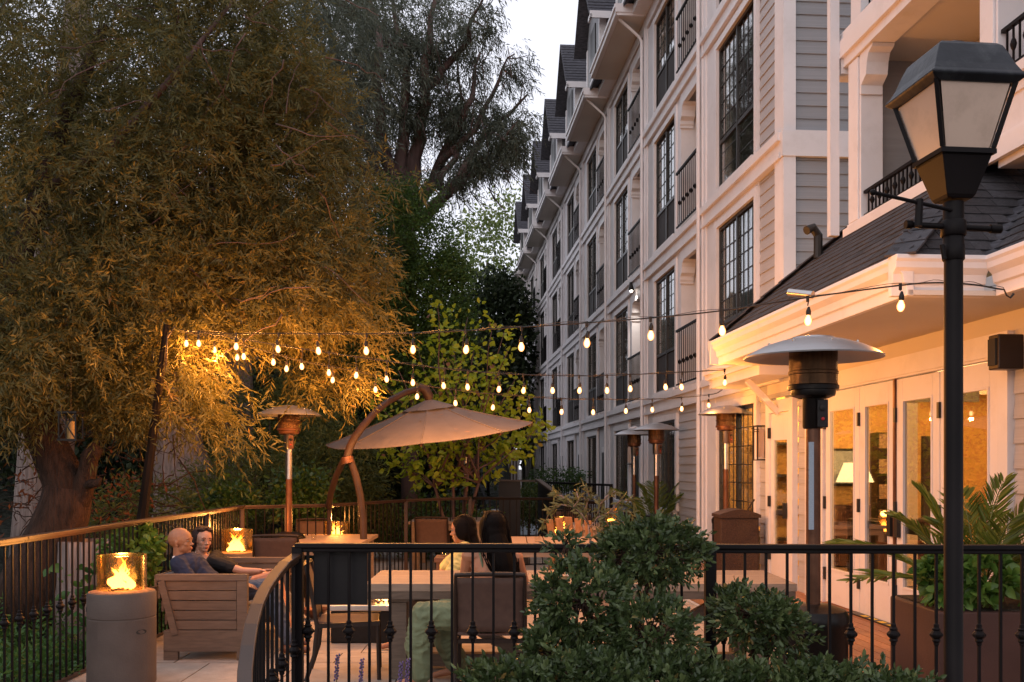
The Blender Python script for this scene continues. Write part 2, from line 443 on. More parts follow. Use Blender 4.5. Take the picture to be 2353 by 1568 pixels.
def sprigs(base, dirs, length, k, ll, lw, rg, ang=0.75, curve=0.25):
    """twigs with leaves set along both sides; base (n,3), dirs (n,3)"""
    n = len(base)
    dirs = unit(dirs)
    side = unit(np.cross(dirs, rg.normal(size=(n, 3))))
    nrm = np.cross(dirs, side)
    Ps = []; Ds = []; Ls = []; T = []
    tw = rg.random(n)
    for i in range(k):
        t = (i + 0.5) / k
        p = base + dirs * (length * t)[:, None] + np.array([[0, 0, -1]]) * (length * curve * t * t)[:, None]
        sg = 1 if i % 2 else -1
        d = dirs * math.cos(ang) + side * sg * math.sin(ang) * (1 - .3 * t) + nrm * rg.normal(scale=.25, size=(n, 1))
        if i == k - 1: d = dirs
        d = d + rg.normal(scale=.14, size=(n, 3))
        Ps.append(p); Ds.append(d); Ls.append(ll * rg.uniform(.7, 1.25, n)); T.append(tw * .7 + rg.random(n) * .3)
    Ps = np.concatenate(Ps); Ds = np.concatenate(Ds); Ls = np.concatenate(Ls); T = np.concatenate(T)
    return Ps, Ds, Ls, np.full(len(Ls), lw) * rg.uniform(.7, 1.2, len(Ls)), T
def in_ell(n, c, r, rg, shell=0.0):
    v = unit(rg.normal(size=(n, 3)))
    rad = rg.uniform(shell ** 3, 1, n) ** (1 / 3.0)
    return np.array(c)[None, :] + v * rad[:, None] * np.array(r)[None, :], v
def limb(mb, a, b, r0, r1, rg, wob=0.06, n=7, seg=8):
    a = np.array(a, float); b = np.array(b, float); L = np.linalg.norm(b - a)
    off = np.cumsum(rg.normal(scale=wob * L / seg, size=(seg + 1, 3)), 0); off -= np.linspace(0, 1, seg + 1)[:, None] * off[-1]; off[0] = 0
    pts = [Vector(a + (b - a) * t + o) for t, o in zip(np.linspace(0, 1, seg + 1), off)]
    mb.tube(pts, [r0 + (r1 - r0) * t for t in np.linspace(0, 1, seg + 1)], n)
    return pts
# ------------------------------------------------------------------ ground
rg = np.random.default_rng(3)
def grid_mesh(name, x0, x1, y0, y1, nx, ny, fn, m, kind):
    mb = MB()
    xs = np.linspace(x0, x1, nx + 1); ys = np.linspace(y0, y1, ny + 1)
    mb.v = [(x, y, fn(x, y)) for y in ys for x in xs]
    mb.f = [(j * (nx + 1) + i, j * (nx + 1) + i + 1, (j + 1) * (nx + 1) + i + 1, (j + 1) * (nx + 1) + i) for j in range(ny) for i in range(nx)]
    return setkind(mb.build(name, m, smooth='all'), kind)
grid_mesh('ground', -400, 400, -60, 900, 4, 4, lambda x, y: -0.45, soil_m, 'structure')
def hillz(x, y):
    t = max(0.0, (-3.6 - x) - 4.5 + max(0, y - 16) * 0.1)
    z = -0.38 + 0.35 * t + 0.25 * math.sin(x * 1.3) * math.cos(y * .9)
    if y > 24: z += max(0, min((y - 24) * .35, 9)) * (1.0 if x < -1.0 else max(0, 1 - (x + 1) / 2.0))
    return min(z, 13 + math.sin(x + y)) if x < 1.5 else -0.43
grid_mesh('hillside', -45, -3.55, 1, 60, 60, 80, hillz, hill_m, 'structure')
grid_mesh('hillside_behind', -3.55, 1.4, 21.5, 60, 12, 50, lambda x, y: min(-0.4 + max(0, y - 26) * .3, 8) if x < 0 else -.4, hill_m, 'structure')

patio = setkind(MB().box(-3.5, 5.2, 5.2, 21.5, -0.44, -0.03).build('patio_floor', mortar_m), 'structure')
yy = 5.25; npav = 0
pv = MB().box(0, 1, 0, 1, 0, .03).mesh('paver'); pv.materials.append(stone_m)
while yy < 16.5:
    h = [0.45, 0.6, 0.45, 0.75][int(rg.integers(4))]
    x = -3.49 + float(rg.uniform(-.3, 0)) * 0
    first = True
    while x < 4.2:
        w = float(rg.choice([0.6, 0.75, 0.9])) if not first else float(rg.uniform(.3, .8)); first = False
        w = min(w, 4.25 - x)
        if w < .1: break
        if npav < 298:
            inst(pv, 'paver', patio, (x + .006, yy + .006, -0.03 + float(rg.uniform(-.002, .002))), (0, 0, 0), (w - .012, h - .012, 1)); npav += 1
        x += w
    yy += h
setkind(MB().box(-3.49, 5.1, yy + .005, 21.4, -0.03, 0.0).build('patio_paving', stone_m, patio), 'stuff')
# planter bed in front of the railing
bed = setkind(MB().box(-0.9, 4.5, 3.2, 4.86, -0.44, 0.12).build('planting_bed_soil', soil_m), 'structure')
setkind(MB().box(-0.95, 4.6, 4.862, 5.2, -0.44, 0.20).build('planter_curb', stone_m), 'structure')
# orange timber deck along the doors
Fd = B
deck = setkind(MB().fb(5.2, 16.0, 3.13, 4.38, -0.03, 0.085).build('deck_base', brownwood), 'structure')
_ORG[deck.name] = Vector((0, 0, 0))
pw = 0.125; D = 3.1
plank = MB().box(0, 1, 0, 1, 0, .03).mesh('deck_plank'); plank.materials.append(deck_m)
while D < 4.36:
    for (sa, sb) in ((5.2, 7.9), (7.905, 10.6), (10.605, 13.3), (13.305, 16)):
        inst(plank, 'deck_plank', deck, B(sa, D + pw - .006, .09), (0, 0, B.th + PI / 2), (sb - sa, pw - .008, 1))
    D += pw
MB().fb(5.2, 16.0, 3.075, 3.095, -0.03, 0.118).build('deck_fascia', brownwood, deck)
MB().fb(5.2, 16.0, 3.02, 3.07, -0.028, 0.02).build('deck_strip', cement, deck)

# ------------------------------------------------------------------ siding
bd = MB().hexa([(0, 0, 0), (1, 0, 0), (1, .0, 1), (0, .0, 1), (0, 0, 0), (1, 0, 0), (1, 0, 1), (0, 0, 1)])
def board_mesh(name, m):
    mb = MB()
    mb.add([(0, 0, 0), (0, -.024, 0), (0, -.008, 1), (0, 0, 1), (1, 0, 0), (1, -.024, 0), (1, -.008, 1), (1, 0, 1)],
           [(0, 1, 2, 3), (7, 6, 5, 4), (0, 4, 5, 1), (1, 5, 6, 2), (2, 6, 7, 3)])
    me = mb.mesh(name); me.materials.append(m); return me
BDM = {'g': board_mesh('siding_board', siding_m), 'l': board_mesh('siding_board', siding_l), 'w': board_mesh('siding_board', wall_m)}
def side_n(parent, s0, s1, D, z0, z1, k='l', h=0.155, name='siding_board', F=None):      # wall whose face looks away from the building (towards smaller D)
    F = F or B
    z = z0
    while z < z1 - .02:
        hh = min(h, z1 - z)
        inst(BDM[k], name, parent, F(s1, D, z), (0, 0, F.th - PI / 2), (s1 - s0, 1, hh)); z += h
def side_u(parent, D0, D1, s, z0, z1, k='g', h=0.155, F=None):                             # wall whose face looks back along the facade (towards smaller s)
    F = F or B
    z = z0
    while z < z1 - .02:
        hh = min(h, z1 - z)
        inst(BDM[k], 'siding_board', parent, F(s, D0, z), (0, 0, F.th), (D1 - D0, 1, hh)); z += h

# ------------------------------------------------------------------ the long four-storey wing
hotel = thing('hotel_wing', 'long four-storey grey and white hotel wing with dormers and stacked balconies receding into the distance', 'building', B(16.6, 4.4, 0))
FL = [0.10, 3.05, 5.92, 8.76, 11.3]
BAY = 4.68
S0 = 16.6; NB = 8
SE = S0 + NB * BAY
D0 = 4.4
# core behind everything, dark rooms
MB().fb(12.9, SE, 5.75, 12, 3.08, 11.4).fb(16.1, SE, 5.75, 12, -0.4, 3.079).build('core_wall', wall_m, hotel)
MB().fb(SE - .2, SE, 4.46, 5.74, -.4, 11.3).build('end_wall', wall_m, hotel)
for f in range(1, 4):
    MB().fb(12.83, SE, 4.36, 4.46, FL[f] - .30, FL[f]).fb(12.80, SE, 4.31, 4.36, FL[f] - .08, FL[f] + .03).fb(12.82, SE, 4.335, 4.36, FL[f] - .30, FL[f] - .24).build('floor_band', white, hotel)
    MB().fb(12.9, SE, 4.46, 5.75, FL[f] - .22, FL[f] + .02).build('balcony_slab', soffit_m, hotel)
MB().fb(12.83, SE, 4.36, 4.46, 10.95, 11.2).build('top_band', white, hotel)
spind = MB().tube([(0, 0, 0), (0, 0, 1)], .008, 4, False).mesh('baluster'); spind.materials.append(black_iron)
def facade_window(parent, s0, s1, z0, z1, zsp, near=False, D=4.42, curtain=True, lit=False, back=True):
    fr = MB(); t = .05
    fr.fb(s0, s0 + t, D, D + .07, z0, z1).fb(s1 - t, s1, D, D + .07, z0, z1).fb(s0 + t, s1 - t, D, D + .07, z1 - t, z1).fb(s0 + t, s1 - t, D, D + .07, z0, z0 + t)
    mid = (s0 + s1) / 2
    fr.fb(mid - .03, mid + .03, D - .003, D + .067, z0 + t, z1 - t)
    fr.fb(s0 + t, mid - .03, D, D + .07, zsp - .03, zsp + .03).fb(mid + .03, s1 - t, D, D + .07, zsp - .03, zsp + .03)
    w = fr.build('window', darkframe, parent)
    for (a, b) in ((s0 + t, mid - .03), (mid + .03, s1 - t)):
        MB().fb(a, b, D + .03, D + .038, zsp + .03, z1 - t).build('pane', window_glass, w)
        if zsp > z0 + .1: MB().fb(a, b, D + .02, D + .04, z0 + t, zsp - .03).build('screen_panel', window_glass if near in (2, 3) else spandrel_m, w)
        if near:
            for k in range(1, 3 if not near == 2 else 4):
                x = a + (b - a) * k / (3 if near != 2 else 4)
            mt = MB()
            for k in range(1, 4 if near != 1 else 3):
                x = a + (b - a) * k / (4 if near != 1 else 3); mt.fb(x - (.006 if near != 1 else .003), x + (.006 if near != 1 else .003), D + .018, D + .03, (zsp + .03) if near != 3 else z0 + t, z1 - t)
            zz = z0 + t + .25 if near != 1 else zsp + .25
            while zz < z1 - t - .1:
                mt.fb(a, b, D + .019, D + .029, zz - (.006 if near != 1 else .003), zz + (.006 if near != 1 else .003)); zz += .27
            mt.build('muntins', darkframe, w)
    if curtain:
        cm = MB(); nn = 6 + int(random.random() * 9)
        for k in range(nn):
            a = s1 - .08 - .045 * k
            cm.fb(a - .04, a, D + .075 + .02 * (k % 2), D + .095 + .02 * (k % 2), z0 + .05, z1 - .05)
        cm.build('curtain', curtain_m, w)
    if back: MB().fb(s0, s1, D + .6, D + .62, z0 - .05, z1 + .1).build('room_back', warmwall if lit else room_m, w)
    return w
def window_trim(parent, s0, s1, z0, z1, w=.12, D=4.37):
    MB().fb(s0 - w, s0, D, D + .06, z0 - .02, z1 + w).fb(s1, s1 + w, D, D + .06, z0 - .02, z1 + w).fb(s0, s1, D, D + .06, z1, z1 + w).fb(s0, s1, D - .03, D + .06, z0 - .08, z0 - .001).build('window_trim', white, parent)
rail_n = 0
for n in range(-1, NB):
    s = S0 + n * BAY
    full = n >= 0
    far = n > 3
    if full:
        # pilaster with a moulded edge, and the downpipe beside it
        MB().fb(s, s + .09, 4.345, 4.46, -.3, 11.0).fb(s - .14, s - .002, 4.365, 4.46, -.3, 11.0).build('pilaster', white, hotel)
        MB().tube([B(s + .05, 3.80, 11.22), B(s + .05, 4.22, 10.86), B(s + .05, 4.295, 10.75), B(s + .05, 4.295, 0.0)], .032, 6).build('downpipe', white, hotel)
    else:
        pass
    for f in range(0, 4):
        z = FL[f]; zt = FL[f + 1] if f < 3 else 11.2
        a, b = s + 2.05, s + 3.85
        if n == -1: a, b = 13.95, 15.85
        # wall panels round the openings
        if f > 0:
            facade_window(hotel, a, b, z + .10, zt - .48, z + .86, near=(2 if n == -1 else (1 if n < 3 else 0)))
            window_trim(hotel, a, b, z + .10, zt - .48, .11)
            MB().fb(a - .11, b + .11, 4.40, 4.46, zt - .368, zt - .30).build('header_panel', white, hotel)
        else:
            facade_window(hotel, a, b, .85, 2.55, .86 if n == -1 else .87, near=3 if n == -1 else (1 if n < 2 else 0), lit=(n in (-1, 0)), curtain=n >= 0, back=n >= 0)
            window_trim(hotel, a, b, .85, 2.55, .12)
            MB().fb(a, b, 4.40, 4.46, -.3, .76).build('under_window_panel', spandrel_m if n == -1 else wall_m, hotel)
            MB().fb(a - .12, b + .12, 4.40, 4.46, 2.68, 2.75).build('header_panel', white, hotel)
        if full:
            MB().fb(s + 3.96, s + BAY - .14, 4.395, 4.46, z, zt - .30).build('wall_panel', wall_m if f else wall_m, hotel)
            if f > 0:
                # recessed balcony
                MB().fb(s + 1.66, s + 1.94, 4.40, 5.75, z + .02, zt - .22).build('balcony_column', white, hotel)
                MB().fb(s + .13, s + .16, 4.46, 5.75, z + .02, zt - .22).build('balcony_side_wall', wall_m, hotel)
                MB().fb(s + .13, s + 1.66, 4.38, 4.46, zt - .52, zt - .30).build('balcony_beam', white, hotel)
                # scrolled bracket
                br = MB(); zb = zt - .52
                prof = [(0, 0), (.02, -.02), (.09, -.05), (.13, -.12), (.15, -.22), (.24, -.27), (.24, -.33), (.26, -.36), (.26, -.40), (0.30, -.40), (.30, 0)]
                vs = []
                for Dd in (4.37, 4.62):
                    for (x, zz) in prof: vs.append(B(s + 1.36 + x, Dd, zb + zz))
                m_ = len(prof)
                br.add(vs, [tuple(range(m_)), tuple(reversed(range(m_, 2 * m_)))] + [(i, (i + 1) % m_ + 0, (i + 1) % m_ + m_, i + m_) for i in range(m_)])
                br.build('bracket', white, hotel)
                dr = MB().fb(s + .45, s + 1.35, 5.69, 5.75, z + .02, z + 2.1).build('balcony_door', white, hotel)
                MB().fb(s + .58, s + 1.22, 5.675, 5.688, z + .25, z + 1.98).build('door_pane', darkframe, dr)
                # railing
                rl = MB(); Dr = 4.315
                rl.fb(s + .14, s + 1.66, Dr - .02, Dr + .02, z + 1.06, z + 1.10).fb(s + .14, s + 1.66, Dr - .012, Dr + .012, z + .09, z + .115)
                k = 0; x = s + .20
                while x < s + 1.62:
                    rl.fb(x - .007, x + .007, Dr - .007, Dr + .007, z + .115, z + 1.06)
                    if not far and k % 2: rl.lathe([(.009, -.05), (.024, -.02), (.028, 0), (.024, .02), (.009, .05)], 6, tuple(B(x, Dr, z + .5)), False)
                    x += .135; k += 1
                rl.build('balcony_railing', black_iron, hotel)
            else:
                # ground floor room doors between the pilasters
                if n in (1,):
                    side_n(hotel, s + .2, s + 1.9, 4.44, 0, 2.75, 'l')
                    dr = MB().fb(s + .55, s + 1.45, 4.37, 4.42, 0, 2.25).build('room_door', white, hotel)
                    MB().fb(s + .72, s + 1.28, 4.355, 4.369, .35, 2.1).build('door_pane', darkframe, dr)
                elif n == 0:
                    side_n(hotel, s + .23, s + 1.92, 4.44, 0, 2.75, 'l')
                    MB().fb(s + .13, s + 1.94, 4.445, 4.465, 0, 2.75).build('wall_panel', siding_l, hotel)
                else:
                    MB().fb(s + .23, s + 1.94, 4.44, 4.46, 0, 2.75).build('wall_panel', wall_m, hotel)
                    dr = MB().fb(s + .45, s + 1.35, 4.41, 4.438, 0.0, 2.2).build('room_door', white, hotel)
                    MB().fb(s + .58, s + 1.22, 4.395, 4.409, .15, 2.05).build('door_pane', darkframe, dr)
                if n == 1:
                    MB().fb(s + .13, s + 1.94, 4.445, 4.465, 0, 2.75).build('wall_panel', siding_l, hotel)
    if full:
        # eave slab, gutter with white returns
        e0, e1 = s - .15, s + 3.35
        MB().fb(e0, e1, 3.80, 4.46, 11.205, 11.30).build('eave_soffit', soffit_m, hotel)
        g = MB().fb(e0 - .02, e1, 3.70, 3.80, 11.22, 11.38).fb(e0 - .05, e1, 3.67, 3.70, 11.34, 11.42).fb(e0 - .07, e0 - .02, 3.69, 4.3, 11.24, 11.42).fb(e0 - .05, e0, 3.72, 4.3, 11.18, 11.238)
        g.build('gutter', white, hotel)
        MB().fb(e1, s + BAY - .15, 4.05, 4.46, 11.205, 11.34).build('eave_return', white, hotel)
        # dormer
        sc = s + 1.08; hw = 1.25; zr = 15.0; ze = 13.45; Df = 4.15; Db = 9.0
        dm = MB()
        dm.add([B(sc - hw + .12, Df, 11.3), B(sc + hw - .12, Df, 11.3), B(sc + hw - .12, Df, ze + .1), B(sc, Df, zr - .1), B(sc - hw + .12, Df, ze + .1),
                B(sc - hw + .12, Db, 11.3), B(sc + hw - .12, Db, 11.3), B(sc + hw - .12, Db, ze + .1), B(sc, Db, zr - .1), B(sc - hw + .12, Db, ze + .1)],
               [(0, 1, 2, 3, 4), (5, 9, 8, 7, 6), (0, 4, 9, 5), (1, 6, 7, 2)])
        d_ = dm.build('dormer', siding_m, hotel)
        rf = MB()
        for sg in (-1, 1):
            rf.hexa([B(sc, Df - .35, zr), B(sc + sg * (hw + .18), Df - .35, ze - .18), B(sc + sg * (hw + .18), Db, ze - .18), B(sc, Db, zr),
                     B(sc, Df - .35, zr + .07), B(sc + sg * (hw + .18), Df - .35, ze - .11), B(sc + sg * (hw + .18), Db, ze - .11), B(sc, Db, zr + .07)])
        rf.build('dormer_roof', roof_far_m, d_)
        rows = MB()      # shingle courses on the near slope
        for k in range(1, 14):
            t = k / 14
            a = B(sc - t * (hw + .18), Df - .33, zr + .075 - t * (zr - ze + .18)); b = B(sc - t * (hw + .18), Db, zr + .075 - t * (zr - ze + .18))
            rows.beam(a, b, .03, .012)
        rows.build('shingle_courses', roof_far_m, d_)
        MB().fb(sc - hw - .24, sc - hw - .185, Df - .33, Db, ze - .30, ze - .12).fb(sc - hw - .24, sc - hw + .1, Df - .33, Df - .27, ze - .30, ze - .20).build('dormer_gutter', white, d_)
        cr = MB().fb(sc - hw + .10, sc - hw + .24, Df - .03, Df, 11.35, ze - .1).fb(sc + hw - .24, sc + hw - .10, Df - .03, Df, 11.35, ze - .1)
        cr.fb(sc - hw + .085, sc - hw + .118, Df + .002, Df + .15, 11.35, ze - .12)
        cr.fb(sc - .45, sc + .45, Df - .04, Df - .002, 12.1, 12.2).build('dormer_trim', white, d_)
        MB().fb(sc - .4, sc + .4, Df - .03, Df - .004, 12.22, 13.5).build('dormer_window', darkframe, d_)
# main roof behind the dormers
MB().hexa([B(12.8, 3.85, 11.35), B(12.8, 8.5, 15.0), B(SE, 8.5, 15.0), B(SE, 3.85, 11.35), B(12.8, 3.85, 11.43), B(12.8, 8.5, 15.1), B(SE, 8.5, 15.1), B(SE, 3.85, 11.43)]).build('roof', roof_far_m, hotel)
MB().fb(12.8, S0 - .2, 3.80, 4.46, 11.205, 11.30).build('eave_soffit', soffit_m, hotel)
# near corner: narrow siding strips between windows and corner board, and the end wall facing the camera
for f in range(1, 4):
    z = FL[f]; zt = FL[f + 1] if f < 3 else 11.2
    side_n(hotel, 13.08, 13.83, 4.44, z + .03, zt - .3, 'l')
    MB().fb(12.83, 13.84, 4.445, 4.47, z, zt - .3).build('wall_panel', siding_l, hotel)
    MB().fb(12.80, 13.07, 4.37, 4.44, z + .03, zt - .30).build('corner_board', white, hotel)
    MB().fb(12.73, 12.80, 4.37, 4.53, z + .03, zt - .30).build('corner_board', white, hotel)
    MB().fb(15.97, S0 - .14, 4.39, 4.46, z, zt - .3).build('wall_panel', white, hotel)
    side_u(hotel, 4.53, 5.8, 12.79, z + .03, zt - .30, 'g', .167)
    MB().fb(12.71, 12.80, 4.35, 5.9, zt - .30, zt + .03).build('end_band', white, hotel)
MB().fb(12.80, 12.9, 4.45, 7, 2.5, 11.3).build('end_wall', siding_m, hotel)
MB().fb(15.97, S0 - .14, 4.39, 4.46, 0, 2.75).build('wall_panel', white, hotel)
# ground floor near the door of the restaurant
MB().fb(13.45, 13.83, 4.445, 4.47, 0, 2.75).build('wall_panel', siding_l, hotel)

# ------------------------------------------------------------------ restaurant wing (one storey)
rest = thing('restaurant_wing', 'single-storey white restaurant front with glass doors under a dark shingled hip roof', 'building', B(9, 4.4, 0))
zd = .12
MB().fb(4.6, 13.45, 4.40, 4.50, 2.62, 3.06).build('door_header_wall', soffit_m, rest)
MB().fb(7.8, 11.45, 4.34, 4.40, 2.50, 2.70).fb(7.8, 11.45, 4.325, 4.34, 2.52, 2.56).fb(11.36, 11.50, 4.34, 4.40, zd, 2.50).fb(7.66, 7.80, 4.34, 4.40, zd, 2.70).build('door_casing', white, rest)
leaf_s = [(10.43, 11.34), (9.62, 10.42), (8.76, 9.58), (7.84, 8.74)]
for i, (a, b) in enumerate(leaf_s):
    st = .125
    d_ = MB().fb(a, a + st, 4.37, 4.415, zd + .01, 2.49).fb(b - st, b, 4.37, 4.415, zd + .01, 2.49).fb(a + st, b - st, 4.37, 4.415, 2.29, 2.49).fb(a + st, b - st, 4.37, 4.415, zd + .01, .50).build('glass_door', white, rest, bevel=.004)
    MB().fb(a + st, b - st, 4.385, 4.395, .50, 2.29).build('pane', door_glass, d_)
    bd_ = MB(); w = .018
    bd_.fb(a + st, a + st + w, 4.363, 4.385, .50, 2.29).fb(b - st - w, b - st, 4.363, 4.385, .50, 2.29).fb(a + st + w, b - st - w, 4.363, 4.385, 2.272, 2.29).fb(a + st + w, b - st - w, 4.363, 4.385, .50, .518)
    bd_.build('glazing_bead', white, d_)
    hs = b if i in (0,) else (a if i == 3 else b)
    for z in (.45, 1.25, 2.15):
        MB().fb(b - .012, b + .022, 4.345, 4.372, z - .07, z + .07).build('hinge', darkframe, d_)
    if i in (1, 2):
        MB().fb(a + .10, b - .10, 4.40, 4.46, 1.02, 1.10).build('push_bar', darkframe, d_)
        MB().fb(a + .02 if i == 1 else b - .09, a + .09 if i == 1 else b - .02, 4.33, 4.37, .98, 1.22).build('handle', darkframe, d_)
MB().fb(9.585, 9.617, 4.35, 4.40, zd, 2.5).build('door_stop_post', bronze, rest)
th = MB()
for k in range(7):
    a = 9.75 + k * .24
MB().fb(8.7, 10.5, 4.27, 4.365, zd + .002, zd + .016).build('threshold_plate', darkframe, rest)
ye = mat('yellow_marking', (.75, .50, .03), .5, bump=0)
for k in range(6):
    a = 9.1 + k * .2
    MB().fb(a, a + .10, 4.275, 4.335, zd + .0165, zd + .0185).build('yellow_stripe', ye, rest)
# siding, second door, corner, window side
for (a, b) in ((11.5, 11.85), (11.97, 12.35), (13.38, 13.84)):
    side_n(rest, a, b, 4.44, zd, 2.55, 'l', .19)
    MB().fb(a, b, 4.445, 4.50, -.1, 2.62).build('wall_panel', siding_l, rest)
MB().fb(11.86, 11.96, 4.36, 4.44, zd, 2.62).build('corner_post', white, rest)
side_n(rest, 11.5, 13.9, 4.42, 2.56, 3.0, 'l', .19)
d2 = MB().fb(12.36, 12.50, 4.35, 4.42, zd, 2.52).fb(13.24, 13.38, 4.35, 4.42, zd, 2.52).fb(12.50, 13.24, 4.35, 4.42, 2.36, 2.52).build('side_door_casing', white, rest)
d3 = MB().fb(12.51, 12.62, 4.375, 4.42, zd, 2.35).fb(13.12, 13.23, 4.375, 4.42, zd, 2.35).fb(12.62, 13.12, 4.375, 4.42, 2.0, 2.35).fb(12.62, 13.12, 4.375, 4.42, zd, .55).build('side_door', white, rest)
MB().fb(12.62, 13.12, 4.39, 4.40, .55, 2.0).build('pane', door_glass, d3)
MB().fb(12.60, 12.66, 4.33, 4.37, 1.0, 1.2).build('handle', darkframe, d3)
MB().fb(12.62, 13.12, 4.41, 4.46, 1.02, 1.09).build('push_bar', darkframe, d3)
for z in (.5, 1.2, 2.1): MB().fb(13.225, 13.255, 4.335, 4.372, z - .07, z + .07).build('hinge', darkframe, d3)
MB().fb(4.6, 7.66, 4.40, 4.50, -.1, 2.62).build('wall_panel', wall_m, rest)
side_n(rest, 6.0, 7.64, 4.40, zd, 2.6, 'l', .19)
# interior room seen through the glass
MB().fb(4.6, 15.9, 9.5, 9.6, -.1, 3.0).build('interior_back_wall', warmwall, rest)
MB().fb(4.6, 15.9, 4.5, 9.5, -.2, .08).build('interior_floor', tabletop_m, rest)
MB().fb(4.6, 15.9, 4.5, 9.5, 2.95, 3.04).build('interior_ceiling', warmwall, rest)
MB().fb(15.9, 16.0, 4.5, 9.6, -.1, 3.0).build('interior_end_wall', warmwall, rest)
MB().fb(15.8, 15.88, 7.75, 8.35, .1, 2.15).build('interior_doorway', room_m, rest)
MB().fb(15.5, 15.88, 6.05, 6.75, .1, 1.05).build('interior_cabinet', planter_m, rest)
MB().fb(15.6, 15.88, 6.9, 7.3, .1, 2.2).build('interior_bookcase', chairframe, rest)
for k in range(5): MB().fb(15.58, 15.6, 6.92, 7.28, .35 + k * .4, .58 + k * .4).build('book_row', tabletop_m, rest)
MB().fb(15.85, 15.89, 6.15, 6.65, 1.35, 1.95).build('picture_frame', backing, rest)
MB().fb(15.84, 15.85, 6.19, 6.61, 1.39, 1.91).build('picture', label_m, rest)
MB().fb(12.9, 13.1, 6.05, 6.22, .1, 2.95).build('interior_column', white, rest)
MB().fb(14.4, 14.52, 4.5, 9.5, 2.72, 2.95).fb(11.9, 12.0, 4.5, 9.5, 2.80, 2.95).build('ceiling_beam', white, rest)
for k in range(4): MB().fb(15.5, 15.88, 5.0, 5.8, .5 + k * .5, .54 + k * .5).build('interior_shelf', darkframe, rest)
# side plane of the roof: shingles laid in courses, near hip, front plane, valley
ED, EZ, WZ = 3.2, 3.10, 4.30
pit = (WZ - EZ) / (4.55 - ED)
def rz_(D): return EZ + (D - ED) * pit
def tri_slab(mb, pts, th=.05):
    n = len(pts); vs = [Vector(p) for p in pts] + [Vector(p) - Vector((0, 0, th)) for p in pts]
    mb.add(vs, [tuple(range(n)), tuple(reversed(range(n, 2 * n)))] + [(i, i + n, (i + 1) % n + n, (i + 1) % n) for i in range(n)])
run = 1.35
sN, sF = 7.05, 11.87
Dv = ED + .64
rb = MB()
tri_slab(rb, [B(sN, ED, EZ), B(sN + run, ED + run, WZ), B(sF - .9, ED + run, WZ), B(sF, ED, EZ)])
tri_slab(rb, [B(sN, ED, EZ), B(sN, Dv, EZ), B(sN + 3.0, Dv + 3.0, EZ + 3.0 * pit), B(sN + run, ED + run, WZ)])
tri_slab(rb, [B(sN, Dv, EZ), B(1.5, Dv, EZ), B(1.5, Dv + 3.0, EZ + 3 * pit), B(sN + 3.0, Dv + 3.0, EZ + 3 * pit)])
tri_slab(rb, [B(sF, ED, EZ), B(sF - .9, ED + run, WZ), B(sF + .1, ED + run, EZ)])
rb.build('roof_deck', shingle_m, rest)
# shingle: unit mesh, tilted up a little so each lower edge stands proud
smh = MB().add([(0, 0, 0), (1, 0, 0), (1, 1, 0), (0, 1, 0), (0, 0, .012), (1, 0, .012), (1, 1, .003), (0, 1, .003)],
               [(3, 2, 1, 0), (4, 5, 6, 7), (0, 1, 5, 4), (1, 2, 6, 5), (3, 0, 4, 7)]).mesh('shingle')
smh.materials.append(shingle_m)
slope = math.atan(pit); SL = math.sqrt(1 + pit * pit)
cnt = 0; course = .135
rest_mb = MB()
def shingle(F0, ax, up, a, b, rowz):
    """F0 lower left corner, ax unit vector along the course, up unit vector up the slope"""
    global cnt
    w = b - a
    nrm = ax.cross(up).normalized()
    M3 = Matrix((ax * (w - .006), up * (course * 1.12), nrm)).transposed()
    o = F0 + ax * a + nrm * (.004 + random.uniform(0, .004))
    if cnt < 296:
        ob = bpy.data.objects.new('shingle', smh); COL.objects.link(ob); ob.parent = rest
        ob.matrix_local = Matrix.Translation(o - org(rest)) @ M3.to_4x4(); cnt += 1
    else:
        vs = [o + M3 @ Vector(v) for v in [(0, 0, 0), (1, 0, 0), (1, 1, 0), (0, 1, 0), (0, 0, .012), (1, 0, .012), (1, 1, .003), (0, 1, .003)]]
        rest_mb.add(vs, [(3, 2, 1, 0), (4, 5, 6, 7), (0, 1, 5, 4), (1, 2, 6, 5), (3, 0, 4, 7)])
un = Vector((0, 0, 1))
rows = int(run * SL / course)
jobs = []
for r in range(rows + 1):
    t = r * course / SL          # horizontal run
    if t > run - .02: break
    # side plane (faces -n): course runs along -u .. so ax = -u, up = n tilted
    F0 = B(sF - t * .667, ED + t, EZ + t * pit); L = (sF - t * .667) - (sN + t)
    x = -random.uniform(0, .2)
    while x < L - .02:
        w = random.uniform(.22, .36); a = max(x, 0); b = min(x + w, L)
        if b - a > .03: jobs.append((F0, -B.u, (B.n + un * pit).normalized(), a, b, 8 - 0 + (F0.y)))
        x += w
for r in range(22):
    t = r * course / SL
    F0 = B(sN + t, ED + t if t < run else ED + run, EZ + t * pit)
    Lf = (Dv + t) - (ED + min(t, run))
    x = -random.uniform(0, .2)
    while x < Lf - .02:
        w = random.uniform(.22, .36); a = max(x, 0); b = min(x + w, Lf)
        if b - a > .03: jobs.append((F0, B.n, (B.u + un * pit).normalized(), a, b, 0))
        x += w
for r in range(22):
    t = r * course / SL
    F0 = B(sN + t, Dv + t, EZ + t * pit); Lf = sN + t - 4.2
    x = -random.uniform(0, .2)
    while x < Lf - .02:
        w = random.uniform(.22, .36); a = max(x, 0); b = min(x + w, Lf)
        if b - a > .03: jobs.append((F0, -B.u, (B.n + un * pit).normalized(), a, b, 0))
        x += w
jobs.sort(key=lambda j: (j[0] + j[1] * j[3]).y)
jobs = [j for j in jobs if (j[0] + j[1] * j[3]).y > 5.8] + [j for j in jobs if (j[0] + j[1] * j[3]).y <= 5.8]
for j in jobs: shingle(*j)
if rest_mb.v: setkind(rest_mb.build('far_shingles', shingle_m, rest), 'stuff')
